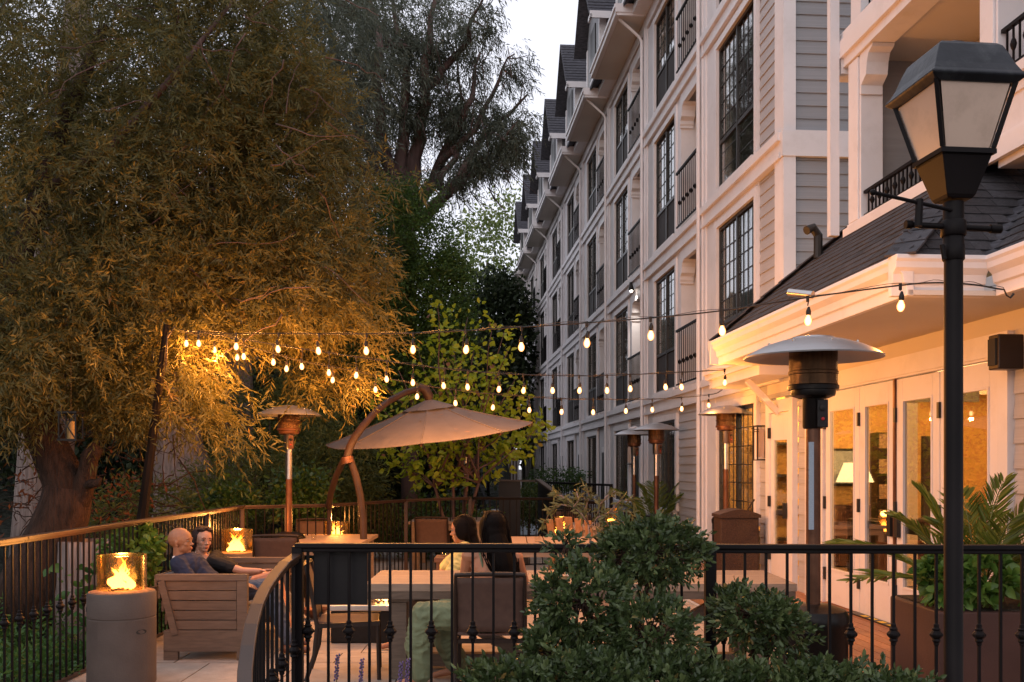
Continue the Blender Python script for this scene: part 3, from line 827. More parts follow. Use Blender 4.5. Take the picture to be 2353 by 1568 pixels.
# hip and ridge caps
hc = MB()
for k in range(10):
    t0, t1 = run * k / 10, run * (k + 1.15) / 10
    a = B(sN + t0, ED + t0, EZ + t0 * pit + .035); b = B(sN + t1, ED + t1, EZ + t1 * pit + .022)
    MB().beam(a, b, .22, .015).build('hip_cap', shingle_m, rest)
for k in range(8):
    t0, t1 = run * k / 8, run * (k + 1.15) / 8
    a = B(sF - t0 * .667, ED + t0, EZ + t0 * pit + .035); b = B(sF - t1 * .667, ED + t1, EZ + t1 * pit + .022)
    MB().beam(a, b, .2, .015).build('hip_cap', shingle_m, rest)
_ORG['x'] = Vector((0, 0, 0))
MB().beam(B(sN, Dv, EZ + .02), B(sN + 2.2, Dv + 2.2, EZ + 2.2 * pit + .02), .16, .012).build('valley_flashing', roof_far_m, rest)
# white moulded eave: stacked profile along each edge
def eave_run(p, q, out, parent, name='eave_gutter'):
    """p,q points at the roof edge, out = outward unit vector; profile swept between with mitred ends ignored"""
    prof = [(-.10, .03), (.035, .03), (.04, .0), (.025, -.02), (.02, -.06), (-.02, -.10), (-.03, -.16), (-.05, -.17), (-.05, -.25), (-.10, -.25)]
    mb = MB(); n = len(prof)
    ext = (q - p).normalized() * 0
    vs = [p + out * a + un * b for a, b in prof] + [q + out * a + un * b for a, b in prof]
    mb.add(vs, [tuple(range(n)), tuple(reversed(range(n, 2 * n)))] + [(i, i + n, (i + 1) % n + n, (i + 1) % n) for i in range(n)])
    return mb.build(name, white, parent, bevel=.004)
eave_run(B(sF, ED, EZ), B(sN, ED, EZ), -B.n, rest)
eave_run(B(sN - .002, ED - .04, EZ + .002), B(sN - .002, Dv, EZ + .002), -B.u, rest)
eave_run(B(sN - .01, Dv, EZ + .001), B(1.5, Dv, EZ + .001), -B.n, rest)
eave_run(B(sF + .002, ED - .04, EZ + .003), B(sF + .002, 4.45, EZ + .003), B.u, rest)
MB().fb(sN, sF, ED + .06, 4.40, EZ - .245, EZ - .21).build('soffit', soffit_m, rest)
MB().fb(1.5, sN - .002, Dv + .06, 4.40, EZ - .245, EZ - .21).build('soffit', soffit_m, rest)
# second, lower canopy further along with its strut
c2 = thing('door_canopy', 'small white moulded canopy with a diagonal strut beyond the side door', 'canopy', B(13.5, 4.4, 2.8))
MB().fb(12.2, 14.45, 3.88, 4.33, 2.78, 3.02).fb(12.2, 14.5, 3.83, 3.88, 2.90, 3.03).fb(12.2, 14.52, 3.80, 3.83, 2.97, 3.06).build('canopy_box', white, c2)
MB().beam(B(12.9, 4.36, 2.35), B(12.9, 3.95, 2.77), .07, .07).build('strut', white, c2)

# ------------------------------------------------------------------ balcony block above the restaurant
blk = thing('balcony_block', 'projecting grey-sided block with a white beam and low iron balcony railing above the shingle roof', 'building', B(9.3, 5, 4.2))
for (sa, sb) in ((10.42, 10.72), (7.86, 8.12)):
    MB().fb(sa, sb, 4.38, 4.62, 4.25, 5.95).fb(sa + .03, sb - .03, 4.36, 4.38, 4.25, 5.95).build('post', white, blk, bevel=.006)
MB().fb(10.78, 10.87, 4.20, 4.30, 4.15, 9.5).build('downpipe', white, blk)
MB().fb(4, 10.9, 4.34, 4.60, 5.96, 6.20).fb(4, 10.92, 4.30, 4.34, 6.06, 6.24).fb(10.78, 11.02, 4.32, 4.55, 5.90, 6.28).fb(4, 10.9, 4.33, 4.60, 6.25, 6.34).build('beam', white, blk)
MB().fb(4, 10.75, 4.60, 5.5, 6.02, 6.12).build('balcony_ceiling', soffit_m, blk)
MB().fb(4, 10.72, 4.36, 4.62, 4.14, 4.245).fb(4, 10.74, 4.32, 4.36, 4.05, 4.20).build('base_trim', white, blk)
side_n(blk, 4, 10.7, 5.48, 3.9, 6.0, 'l', .167)
MB().fb(4, 10.75, 5.485, 5.6, 3.6, 9.5).build('back_wall', siding_l, blk)
MB().fb(8.2, 10.4, 5.42, 5.48, 5.42, 5.52).build('window_trim', white, blk)
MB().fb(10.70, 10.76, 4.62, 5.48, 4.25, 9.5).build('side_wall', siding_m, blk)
br = MB(); prof = [(0, 0), (-.02, -.03), (-.10, -.06), (-.14, -.14), (-.16, -.26), (-.28, -.33), (-.28, -.42), (-.30, -.42), (-.30, 0)]
m_ = len(prof); vs = [B(10.42 + x + .0, Dd, 5.955 + z) for Dd in (4.37, 4.60) for (x, z) in [(p[0] - 0 if True else 0, p[1]) for p in prof]]
vs = [B(10.41 - (.30 + x), Dd, 5.955 + z) for Dd in (4.37, 4.60) for (x, z) in prof]
br.add(vs, [tuple(range(m_)), tuple(reversed(range(m_, 2 * m_)))] + [(i, (i + 1) % m_, (i + 1) % m_ + m_, i + m_) for i in range(m_)])
br.build('bracket', white, blk)
# upper storey of the block
for s_ in (10.42, 8.0): MB().fb(s_, s_ + .25, 4.38, 4.62, 6.34, 9.5).build('upper_post', white, blk)
def iron_rail(parent, s0, s1, D, z0, h, sp=.085, name='balcony_railing'):
    r_ = MB().fb(s0, s1, D - .02, D + .02, z0 + h - .03, z0 + h).fb(s0, s1, D - .015, D + .015, z0, z0 + .025)
    o = r_.build(name, black_iron, parent)
    x = s0 + sp * .6; k = 0
    while x < s1 - .02:
        mb = MB().fb(x - .007, x + .007, D - .007, D + .007, z0 + .025, z0 + h - .03)
        if k % 2 == 0: mb.lathe([(.007, -h * .16), (.02, -h * .08), (.027, 0), (.02, h * .08), (.007, h * .16)], 8, tuple(B(x, D, z0 + h * .5)), False)
        mb.build('baluster', black_iron, o); x += sp; k += 1
iron_rail(blk, 8.14, 10.40, 4.42, 4.26, .27)
iron_rail(blk, 8.25, 10.40, 4.42, 6.40, .9, .11)
iron_rail(blk, 6.3, 7.85, 4.42, 4.75, .34)
MB().fb(4, 7.9, 4.36, 5.4, 4.50, 4.60).fb(4, 8.0, 4.30, 5.4, 4.60, 4.68).fb(4, 7.85, 4.38, 5.4, 4.0, 4.50).build('parapet', white, blk)
# vent pipe elbow on the roof and the coiled antenna tube on the gutter
tag(MB().tube([B(11.0, 4.15, 3.95), B(11.0, 4.15, 4.2), B(10.98, 4.08, 4.28), B(10.95, 4.0, 4.24)], .05, 10).build('vent_pipe', darkframe), 'dark curved vent pipe poking out where the shingle roof meets the grey wall', 'vent')
# ------------------------------------------------------------------ railings
def ba_mesh(knuckle, H, zk, w=.0065, n=4):
    mb = MB().box(-w, w, -w, w, 0, H)
    if knuckle:
        mb.lathe([(.008, -.055), (.013, -.05), (.013, -.04), (.021, -.03), (.018, -.02), (.033, -.004), (.033, .004), (.018, .02), (.021, .028), (.013, .036), (.013, .05), (.008, .056)], 10, (0, 0, zk), False)
    me = mb.mesh('baluster', smooth=False); me.materials.append(black_iron); return me
def railing(name, label, group, pts, zk, sp, posts=(), H=1.0, bottom=True, cap=(.062, .024), every=2, mt=None):
    mt = mt or black_iron
    """pts: (x, y, ztop, zbottom); baluster H in metres at scale 1"""
    o = thing(name, label, 'railing', (pts[0][0], pts[0][1], pts[0][3]), group)
    V = [Vector(p[:3]) for p in pts]
    tr = MB(); lr = MB()
    for i in range(len(pts) - 1):
        a, b = V[i], V[i + 1]; d = (b - a).normalized()
        e = d * .01
        tr.beam(a - e, b + e, cap[0], cap[1]); tr.beam(a - Vector((0, 0, .022)), b - Vector((0, 0, .022)), .034, .022)
        a2 = Vector((pts[i][0], pts[i][1], pts[i][3])); b2 = Vector((pts[i + 1][0], pts[i + 1][1], pts[i + 1][3]))
        lr.beam(a2 - e, b2 + e, .034, .02)
    tr.build('top_rail', mt, o, bevel=.005)
    lr.build('bottom_rail', mt, o)
    bmt = black_iron
    mk = ba_mesh(True, H, zk * H); mp = ba_mesh(False, H, 0)
    for me_ in (mk, mp): me_.materials[0] = bmt
    acc = 0.0; k = 0; nextd = sp * .5
    for i in range(len(pts) - 1):
        a = Vector(pts[i][:2]); b = Vector(pts[i + 1][:2]); L = (b - a).length
        ang = math.atan2(b.y - a.y, b.x - a.x)
        while nextd <= acc + L:
            t = (nextd - acc) / L; p = a.lerp(b, t)
            zt = pts[i][2] + (pts[i + 1][2] - pts[i][2]) * t - .03; zb = pts[i][3] + (pts[i + 1][3] - pts[i][3]) * t
            if not any((p - Vector(q[:2])).length < sp * .45 for q in posts):
                inst(mk if k % every == 0 else mp, 'baluster', o, (p.x, p.y, zb), (0, 0, ang), (1, 1, (zt - zb) / H))
            k += 1; nextd += sp
        acc += L
    for q in posts:
        MB().box(q[0] - .027, q[0] + .027, q[1] - .027, q[1] + .027, q[3], q[2]).build('post', mt, o, bevel=.004)
    return o
a0 = P(684, 1253, 5.03); a1 = P(2420, 1262, 4.90); am = P(1632, 1257, 4.96)
front = railing('front_railing', 'black iron railing with knuckled balusters crossing the foreground behind the leafy topiary', 'black iron railings round the patio',
    [(a0.x, a0.y, 1.255, .22), (a1.x, a1.y, 1.255, .22)], .60, .1043, posts=[(a0.x, a0.y, 1.25, -.4), (am.x, am.y, 1.24, -.4)], H=1.0)
cp = [P(684, 1275, 5.03), P(655, 1296, 4.86), P(632, 1322, 4.68), P(608, 1356, 4.46), P(590, 1394, 4.24), P(577, 1440, 4.02), P(569, 1490, 3.82), P(563, 1545, 3.64), P(562, 1600, 3.48)]
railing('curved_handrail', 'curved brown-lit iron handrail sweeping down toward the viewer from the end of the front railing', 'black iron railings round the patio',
    [(p.x, p.y, p.z, p.z - 1.0) for p in cp], .55, .092, H=1.0, cap=(.055, .024), mt=warm_lit_iron)
xl = -3.44
LP = [(xl, 4.2), (xl, 7.0), (xl, 9.4), (xl + .01, 11.2), (xl, 12.7)]
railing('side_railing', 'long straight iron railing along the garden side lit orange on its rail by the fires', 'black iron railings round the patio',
    [(x, y, 1.15, .02) for x, y in LP], .52, .104, posts=[(x, y, 1.13, -.4) for x, y in LP[2:]], H=1.0, cap=(.08, .03), mt=warm_lit_iron)
bp_ = []
for (px, py) in ((556, 1168), (757, 1160), (933, 1149), (1080, 1143.5)):
    Y = (EYE - 1.15) * FPX / (py - HOR); q = P(px, py, Y); bp_.append((q.x, q.y))
bp_[0] = (xl, 12.7)
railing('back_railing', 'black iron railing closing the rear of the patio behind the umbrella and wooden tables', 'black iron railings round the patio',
    [(x, y, 1.15, .02) for x, y in bp_], .42, .115, posts=[(x, y, 1.14, -.4) for x, y in bp_[1:]] + [((bp_[0][0] + bp_[1][0]) / 2, (bp_[0][1] + bp_[1][1]) / 2, 1.14, -.4)], H=1.0, mt=warm_lit_iron)
e0 = bp_[-1]; q1 = P(1425, 1155, 15.0)
railing('walkway_railing', 'iron railing running right from the rear patio corner toward the hotel wall', 'black iron railings round the patio',
    [(e0[0] + .05, e0[1], 1.15, .02), (0.9, 16.9, 1.12, .02), (1.35, 14.8, 1.12, .02)], .42, .115, posts=[(.9, 16.9, 1.14, -.4), (1.35, 14.8, 1.14, -.4)], H=1.0)
# far ramp: dark solid panels and a stepped rail beyond the patio
rp = thing('ramp_wall', 'dark panelled ramp with a sloping parapet beyond the rear patio railing', 'ramp', (0.5, 23, -.4))
r0 = P(1146, 1104, 23); r1 = P(1236, 1104, 23); r2 = P(1310, 1165, 21)
MB().box(P(1146, 0, 23).x, P(1196, 0, 23).x, 23, 23.1, -.4, 1.34).build('wall_panel', darkframe, rp)
MB().beam(P(1146, 1104, 23), P(1245, 1106, 23), .1, .04).build('cap_rail', weathered, rp)
mb = MB(); A_, B_ = P(1236, 1106, 22.5), P(1352, 1190, 18.6)
mb.hexa([(A_.x, A_.y, -.4), (A_.x + .1, A_.y, -.4), (B_.x + .1, B_.y, -.4), (B_.x, B_.y, -.4), (A_.x, A_.y, A_.z), (A_.x + .1, A_.y, A_.z), (B_.x + .1, B_.y, B_.z), (B_.x, B_.y, B_.z)])
mb.build('sloping_panel', darkframe, rp); MB().beam(A_ + Vector((0, 0, .03)), B_ + Vector((0, 0, .03)), .12, .04).build('sloping_cap', weathered, rp)
railing('ramp_railing', 'distant thin iron railing on the raised walk along the hotel rooms', 'black iron railings round the patio',
    [(P(1240, 0, 24).x, 24, 1.30, .3), (P(1405, 0, 20).x, 20, 1.30, .3)], .42, .14, posts=[(P(1405, 0, 20).x, 20, 1.3, -.4), (P(1320, 0, 22).x, 21.9, 1.3, -.4)])
railing('stair_railing', 'distant stair handrail slanting down beside the pale concrete path', 'black iron railings round the patio',
    [(P(1060, 0, 27).x, 27, 1.4, .3), (P(1096, 0, 27).x, 27, 1.4, .3), (P(1128, 0, 25).x, 25, .5, -.4)], .42, .16, posts=[(P(1096, 0, 27).x, 27, 1.4, -.4)])
setkind(MB().add([P(1090, 1230, 25) * 1, P(1150, 1230, 25) * 1, P(1142, 1120, 33), P(1100, 1120, 33)], [(0, 1, 2, 3)]).build('path', cement), 'structure')
w_ = MB(); w_.box(P(1170, 0, 40).x, P(1260, 0, 40).x, 30, 40, -.43, -.38); setkind(w_.build('side_path', cement), 'structure')
# raised walk and decks right behind
wd = thing('raised_deck', 'low timber platform with an orange edge behind the women', 'platform', (0.5, 18.5, 0))
MB().box(P(1100, 0, 17).x, P(1215, 0, 17).x, 16.9, 18.3, .30, .36).build('deck_top', tabletop_m, wd)
MB().box(P(1135, 0, 17).x, P(1180, 0, 17).x, 16.86, 16.9, .08, .30).build('deck_edge', brownwood, wd)
MB().box(P(1100, 0, 17).x, P(1215, 0, 17).x, 17.0, 18.2, .0, .30).build('deck_base', darkframe, wd)

# ------------------------------------------------------------------ patio heaters
def heater(kind):
    h = local_thing('patio_heater', 'x', 'heater', 'standing gas patio heaters')
    MB().lathe([(.20, 0.0), (.205, .02), (.205, .10), (.20, .11), (.20, .70), (.205, .71), (.21, .76), (.19, .80), (.11, .83), (.05, .835)], 28).build('tank_cover', heater_black, h, smooth=True)
    if kind == 'black':
        MB().lathe([(.043, .83), (.043, 1.9)], 16).build('pole', bronze, h, smooth=True)
        MB().box(-.034, -.004, -.048, -.0425, 1.28, 1.80).build('pole_label', label_m, h)
        MB().box(-.02, .05, -.215, -.2075, .30, .52).build('tank_label', mat('base_label', (.5, .45, .42), .5, var=.2, scale=60, bump=0), h)
        neck, screen = heater_black, mat('heater_screen', (.10, .05, .022), .35, metal=.6, var=.4, scale=5, stretch=(8, 8, 1), bump=.5, bscale=150)
    else:
        MB().lathe([(.040, .83), (.040, 1.50)], 16).build('pole', bronze, h, smooth=True)
        MB().lathe([(.044, 1.50), (.044, 1.95)], 16).build('upper_pole', steel, h, smooth=True)
        neck = steel; screen = MATS.get('heater_screen') or bronze
    MB().lathe([(.055, 1.88), (.062, 1.89), (.062, 2.06), (.07, 2.08)], 20).build('neck', neck if kind != 'black' else heater_black, h, smooth=True)
    b_ = MB().box(.010, .072, -.082, -.04, 1.885, 2.05).build('control_box', heater_black if kind == 'black' else bronze, h, bevel=.004)
    MB().lathe([(.0, 0), (.018, 0), (.018, .014), (0, .016)], 14).build('knob', heater_black, b_, smooth=True).matrix_local = Matrix.Translation((.041, -.082, 2.0)) @ Matrix.Rotation(PI / 2, 4, 'X')
    MB().ell((.041, -.088, 1.935), (.010, .008, .010)).build('ignition_button', rust_red, b_, smooth=True)
    MB().lathe([(.085, 2.06), (.125, 2.075), (.130, 2.09), (.130, 2.11), (.148, 2.112), (.150, 2.135), (.142, 2.142)], 28, cap=False).build('burner_cup', heater_black if kind == 'black' else bronze, h, smooth=True)
    MB().lathe([(.142, 2.14), (.140, 2.20), (.146, 2.205), (.146, 2.22), (.140, 2.225), (.141, 2.35), (.135, 2.375), (.02, 2.38)], 28, cap=False).build('burner_screen', screen, h, smooth=True)
    d_ = MB().lathe([(.405, 2.300), (.407, 2.308), (.36, 2.338), (.29, 2.372), (.20, 2.402), (.13, 2.416), (.125, 2.424), (.06, 2.434), (.001, 2.438)], 40, cap=False)
    d_.lathe([(.001, 2.424), (.13, 2.406), (.20, 2.392), (.29, 2.362), (.36, 2.328), (.400, 2.302), (.405, 2.300)], 40, cap=False)
    dd = d_.build('dome', dome_m, h, smooth=True)
    bo = MB()
    for k in range(8):
        t = PI * k / 4 + .2; bo.lathe([(.007, 0), (.007, .01), (0, .014)], 6, (.27 * math.cos(t), .27 * math.sin(t), 2.377), False)
        
    bo.build('dome_bolts', steel, dd)
    return h
H1 = heater('black'); H1.location = (1.80, 5.95, 0); H1['label'] = 'large black patio heater with a domed reflector right beside the front railing'; H1.rotation_euler = (0, 0, -.12)
H2 = heater('steel')
q = P(664, 0, 12.6); place(H2, (q.x, 12.6, 0), 0, 'patio heater by the garden railing with steel upper pole and warm-lit burner', True)
for (px, Y, zb, lb) in ((1070, 19.3, 0, 'distant patio heater half hidden behind the tan umbrella canopy'), (1508, 17.6, 0.0, 'patio heater in front of the palm, right one of the overlapping pair'),
                        (1457, 20.2, 0, 'farther patio heater overlapped by its twin in front of the palm'), (1668, 14.6, .12, 'patio heater on the deck beside the brown wicker bin')):
    place(H2, (P(px, 0, Y).x, Y, zb), random.uniform(-.5, .5), lb)

# ------------------------------------------------------------------ sling chairs
def sling_chair():
    c = local_thing('patio_chair', 'x', 'chair', 'brown sling patio chairs')
    w = .25
    for sx in (-1, 1):
        x = sx * w
        MB().tube([(x, -.30, .0), (x, -.235, .2), (x, -.215, .42), (x, -.245, .62), (x * .98, -.30, .885)], [.017] * 5, 8, sx=.8).build('back_leg', chairframe, c, smooth=True)
        MB().tube([(x, .26, .0), (x, .25, .43)], .016, 8).build('front_leg', chairframe, c, smooth=True)
        MB().beam((x, -.22, .425), (x, .265, .44), .028, .035).build('side_rail', chairframe, c)
    MB().tube([(-w, -.30, .885), (-w * .5, -.318, .893), (0, -.324, .895), (w * .5, -.318, .893), (w, -.30, .885)], .017, 8).build('back_top_bar', chairframe, c, smooth=True)
    MB().beam((-w, .24, .43), (w, .24, .43), .03, .03).beam((-w, -.2, .40), (w, -.2, .40), .03, .03).build('cross_bar', chairframe, c)
    mb = MB(); n = 8
    for i in range(n + 1):
        t = i / n; z = .47 + (.865 - .47) * t; y = -.224 - .085 * t ** 1.5
        for k in range(7):
            u = -1 + 2 * k / 6; mb.v.append((u * (w - .012), y - .012 * (1 - u * u), z))
    for i in range(n):
        for k in range(6): a = i * 7 + k; mb.f.append((a, a + 1, a + 8, a + 7))
    o = mb.build('back_sling', sling_m, c, smooth='all'); s_ = o.modifiers.new('solid', 'SOLIDIFY'); s_.thickness = .008
    mb = MB()
    for i in range(n + 1):
        t = i / n; y = -.21 + .46 * t
        for k in range(7):
            u = -1 + 2 * k / 6; mb.v.append((u * (w - .012), y, .448 - .018 * (1 - u * u) * math.sin(PI * t)))
    for i in range(n):
        for k in range(6): a = i * 7 + k; mb.f.append((a, a + 1, a + 8, a + 7))
    o = mb.build('seat_sling', sling_m, c, smooth='all'); s_ = o.modifiers.new('solid', 'SOLIDIFY'); s_.thickness = .008
    return c
CH = sling_chair()
place(CH, (-.155, 7.36, 0), 0.0, 'brown sling chair seen from behind holding the woman in green', True)
place(CH, (-1.32, 7.95, 0), -PI / 2 + .12, 'empty brown sling chair side-on at the left end of the long table')
q = P(640, 0, 11.25); place(CH, (q.x, 11.35, 0), .04, 'empty brown sling chair backing the couple, lit orange by the fire')
q = P(716, 0, 14.2); place(CH, (q.x, 14.2, 0), PI + .1, 'empty sling chair on the far side of the fire-topped table')
q = P(998, 0, 15.3); place(CH, (q.x, 15.3, 0), -.08, 'empty brown sling chair at the far timber table behind the women')
q = P(1285, 0, 18.0); place(CH, (q.x, 18.0, 0), .3, 'distant brown sling chair by the sloping ramp wall')
place(CH, (-.42, 8.95, 0), PI / 2 + .2, 'brown sling chair beyond the long table under the woman in yellow')

# ------------------------------------------------------------------ tables
lt = thing('dining_table', 'long weathered wooden trestle table with a thick top and diagonal braces before the women', 'table', (.5, 8.2, 0))
x0, x1, y0, y1 = -1.14, 2.20, 7.68, 8.70
for k in range(6):
    ya = y0 + (y1 - y0) * k / 6
    MB().box(x0, x1, ya + .002, ya + (y1 - y0) / 6 - .002, .69, .75).build('plank', tabletop_m, lt, bevel=.003)
MB().box(x0 + .01, x1 - .01, y0 + .004, y0 + .03, .63, .688).build('apron', weathered, lt)
for xx in (x0 + .20, x1 - .32):
    MB().box(xx, xx + .12, y0 + .06, y0 + .18, 0, .60).build('leg', weathered, lt, bevel=.004)
    MB().box(xx, xx + .12, y1 - .18, y1 - .06, 0, .60).build('leg', weathered, lt, bevel=.004)
    MB().box(xx - .02, xx + .14, y0 + .04, y1 - .04, .605, .685).build('cross_beam', weathered, lt)
MB().beam((x0 + .36, y0 + .5, .60), (x0 + 1.25, y0 + .5, .10), .07, .09).build('diagonal_brace', weathered, lt)
MB().beam((x1 - .4, y0 + .5, .60), (x1 - 1.3, y0 + .5, .10), .07, .09).build('diagonal_brace', weathered, lt)
MB().box(x0 + .32, x1 - .32, y0 + .42, y0 + .52, .03, .13).build('stretcher', weathered, lt)
tag(MB().box(1.03, 1.25, 8.0, 8.3, .7515, .753).build('menu_card', label_m), 'small white menu card lying on the long table near the topiary', 'menu')
def plain_table(name, label, x0, x1, y0, y1, z, m, planks=4, along='x', leg=.09, splay=0, apron=.1):
    t = thing(name, label, 'table', ((x0 + x1) / 2, (y0 + y1) / 2, 0))
    for k in range(planks):
        if along == 'x':
            a = y0 + (y1 - y0) * k / planks; MB().box(x0, x1, a + .004, a + (y1 - y0) / planks - .004, z - .045, z).build('plank', m, t, bevel=.003)
        else:
            a = x0 + (x1 - x0) * k / planks; MB().box(a + .006, a + (x1 - x0) / planks - .006, y0, y1, z - .045, z).build('plank', m, t, bevel=.003)
    if apron:
        MB().box(x0 + .06, x1 - .06, y0 + .05, y0 + .08, z - .045 - apron, z - .046).build('apron', m, t)
        MB().box(x0 + .06, x1 - .06, y1 - .08, y1 - .05, z - .045 - apron, z - .046).build('apron', m, t)
    for sx in (0, 1):
        for sy in (0, 1):
            cx = (x0 + .10) if sx == 0 else (x1 - .10); cy = (y0 + .10) if sy == 0 else (y1 - .10)
            MB().beam((cx + (splay if sx else -splay) * 1, cy, 0), (cx, cy, z - .05), leg, leg, Vector((0, 1, 0))).build('leg', m, t)
    return t
plain_table('side_table', 'pale timber table with a flame burning in glass on it, between sling chairs', -3.0, -1.80, 11.75, 13.4, .75, tabletop_m, 5)
q = P(945, 0, 16.4); plain_table('far_table', 'far tall-legged orange-lit timber table behind the women', q.x, q.x + 1.25, 15.9, 17.3, .78, tabletop_m, 4, leg=.13)
q = P(1170, 0, 12.2); q2 = P(1372, 0, 12.2); plain_table('picnic_table', 'slatted brown timber table with splayed legs behind the topiary', q.x, q2.x, 11.5, 12.95, .75, tabletop_m, 5, 'y', leg=.12, splay=.12)
q = P(1300, 0, 15.5); q2 = P(1470, 0, 15.5); plain_table('rear_table', 'rear timber table under the glass fire cylinder beyond the olive branches', q.x, q2.x, 14.9, 16.3, .75, tabletop_m, 4)
# slatted lounge chair beyond the picnic table
def slat_chair(label, loc, rz):
    c = thing('slatted_chair', label, 'chair', loc); c.rotation_euler = (0, 0, rz)
    for k in range(5):
        x = -.26 + k * .13
        MB().beam((x, -.25, .25), (x * 1.1, -.48, .98 - .02 * abs(k - 2)), .10, .02, Vector((0, 1, 0))).build('back_slat', brownwood, c).location = (0, 0, 0)
    for k in range(5): MB().box(-.3, .3, -.2 + k * .12, -.1 + k * .12, .33, .35).build('seat_slat', brownwood, c)
    for sx in (-1, 1):
        MB().box(sx * .33 - .04, sx * .33 + .04, -.35, .45, .55, .58).build('armrest', brownwood, c)
        MB().box(sx * .33 - .03, sx * .33 + .03, .32, .40, 0, .55).box(sx * .33 - .03, sx * .33 + .03, -.3, -.22, 0, .55).build('leg', brownwood, c)
    return c
q = P(1340, 0, 13.8); _c = slat_chair('brown slat-backed lounge chair beyond the picnic table', (0, 0, 0), 0); _c.location = (q.x, 13.8, 0); _c.rotation_euler = (0, 0, -.5)
# glass tumblers
def tumbler(label, loc):
    g = MB().lathe([(.034, 0), (.036, .09)], 16).build('drinking_glass', clear_glass, smooth=True); g.location = loc
    return tag(g, label, 'glass', 'drinking glasses')
tumbler('small tumbler on the long table beside the bare arm of the woman in green', (-.36, 8.25, .7515))
tumbler('tumbler catching orange firelight in front of the woman in yellow', (-.69, 10.1, .7415))
lowt = thing('low_table', 'low dark side table with the fire-lit tumbler left of the women', 'table', (-.67, 10.1, 0))
MB().box(-.78, -.57, 9.95, 10.35, .70, .74).build('top', planter_m, lowt); MB().box(-.76, -.59, 9.97, 10.33, 0, .70).build('base', planter_m, lowt)

tumbler('lone tumbler on the slatted picnic table behind the railing', (P(1235, 0, 12).x, 12.0, .7515))
tumbler('tumbler on the pale timber table left of the flame', (-2.45, 12.3, .7515))
tag(MB().lathe([(.0, 0), (.07, 0), (.12, .012), (.118, .016), (.07, .006), (0, .006)], 24, (.55, 8.15, .752)).build('plate', white, smooth=True), 'small white plate on the long table behind the right woman', 'plate')
# ------------------------------------------------------------------ fires
def flames(mbs, r, h, n, seed, parent):
    rr = random.Random(seed)
    for k in range(n):
        t = rr.uniform(0, 2 * PI); d = rr.uniform(0, r)
        x, y = d * math.cos(t), d * math.sin(t) * .6
        hh = h * rr.uniform(.35, 1.1) * (1 - .45 * d / r); w = rr.uniform(.012, .030)
        pts = []; rad = []; lx = rr.uniform(-.35, .35)
        for i in range(11):
            u = i / 10
            pts.append((x + lx * hh * u * .6 + .026 * math.sin(u * 7 + t), y + .01 * math.cos(u * 5 + t), u * hh))
            rad.append(w * max(.02, (math.sin(PI * min(1, u * .9 + .1)) ** .8) * (1 - u * .7) * (1 + .35 * math.sin(u * 13 + t))))
        mbs.tube(pts, rad, 8)
def fire_column(label, loc, H=.70, R=.25, seed=1, power=14, gr=.18, gh=.26, lid=True):
    c = thing('fire_column', label, 'fire column', loc, 'concrete fire columns with glass')
    L = Vector(loc)
    MB().lathe([(R - .012, 0), (R, .012), (R, H - .20), (R - .004, H - .196), (R - .004, H - .19), (R, H - .186), (R, H - .015), (R - .012, H)], 48, loc).build('body', concrete, c, smooth=True)
    # access door: raised curved panel with its slot handle
    dm_ = MB(); a0_, a1_ = -PI / 2 - .35, -PI / 2 + 1.15
    n = 14; vs = []
    for rr_ in (R + .0025, R - .02):
        for zz in (0.03, H - .20):
            for k in range(n + 1):
                t = a0_ + (a1_ - a0_) * k / n; vs.append((loc[0] + rr_ * math.cos(t), loc[1] + rr_ * math.sin(t), loc[2] + zz))
    m_ = n + 1
    fs = [(k, k + 1, m_ + k + 1, m_ + k) for k in range(n)] + [(m_ + k, m_ + k + 1, 3 * m_ + k + 1, 3 * m_ + k) for k in range(n)] + [(2 * m_ + k, 2 * m_ + k + 1, k + 1, k) for k in range(n)] + [(0, m_, 3 * m_, 2 * m_), (n, 2 * m_ + n, 3 * m_ + n, m_ + n)]
    d_ = dm_.add(vs, fs).build('access_door', concrete, c, smooth=True)
    for (t, zz) in ((-PI / 2 + .95, H - .29), (-PI / 2 - 1.25, H - .13)):
        mb = MB(); vs = []; nn = 16
        for rr_ in (R + .004, R - .01):
            for k in range(nn):
                a = 2 * PI * k / nn; du = .032 * math.cos(a); dz = .017 * math.sin(a)
                du += .012 * (1 if du > 0 else -1)
                tt = t + du / R; vs.append((loc[0] + rr_ * math.cos(tt), loc[1] + rr_ * math.sin(tt), loc[2] + zz + dz))
        mb.add(vs, [tuple(range(nn))] + [(k, (k + 1) % nn, (k + 1) % nn + nn, k + nn) for k in range(nn)])
        mb.build('handle_slot', backing, d_)
    burner(c, (loc[0], loc[1], loc[2] + H), R - .03, seed, power, gr, gh)
    return c
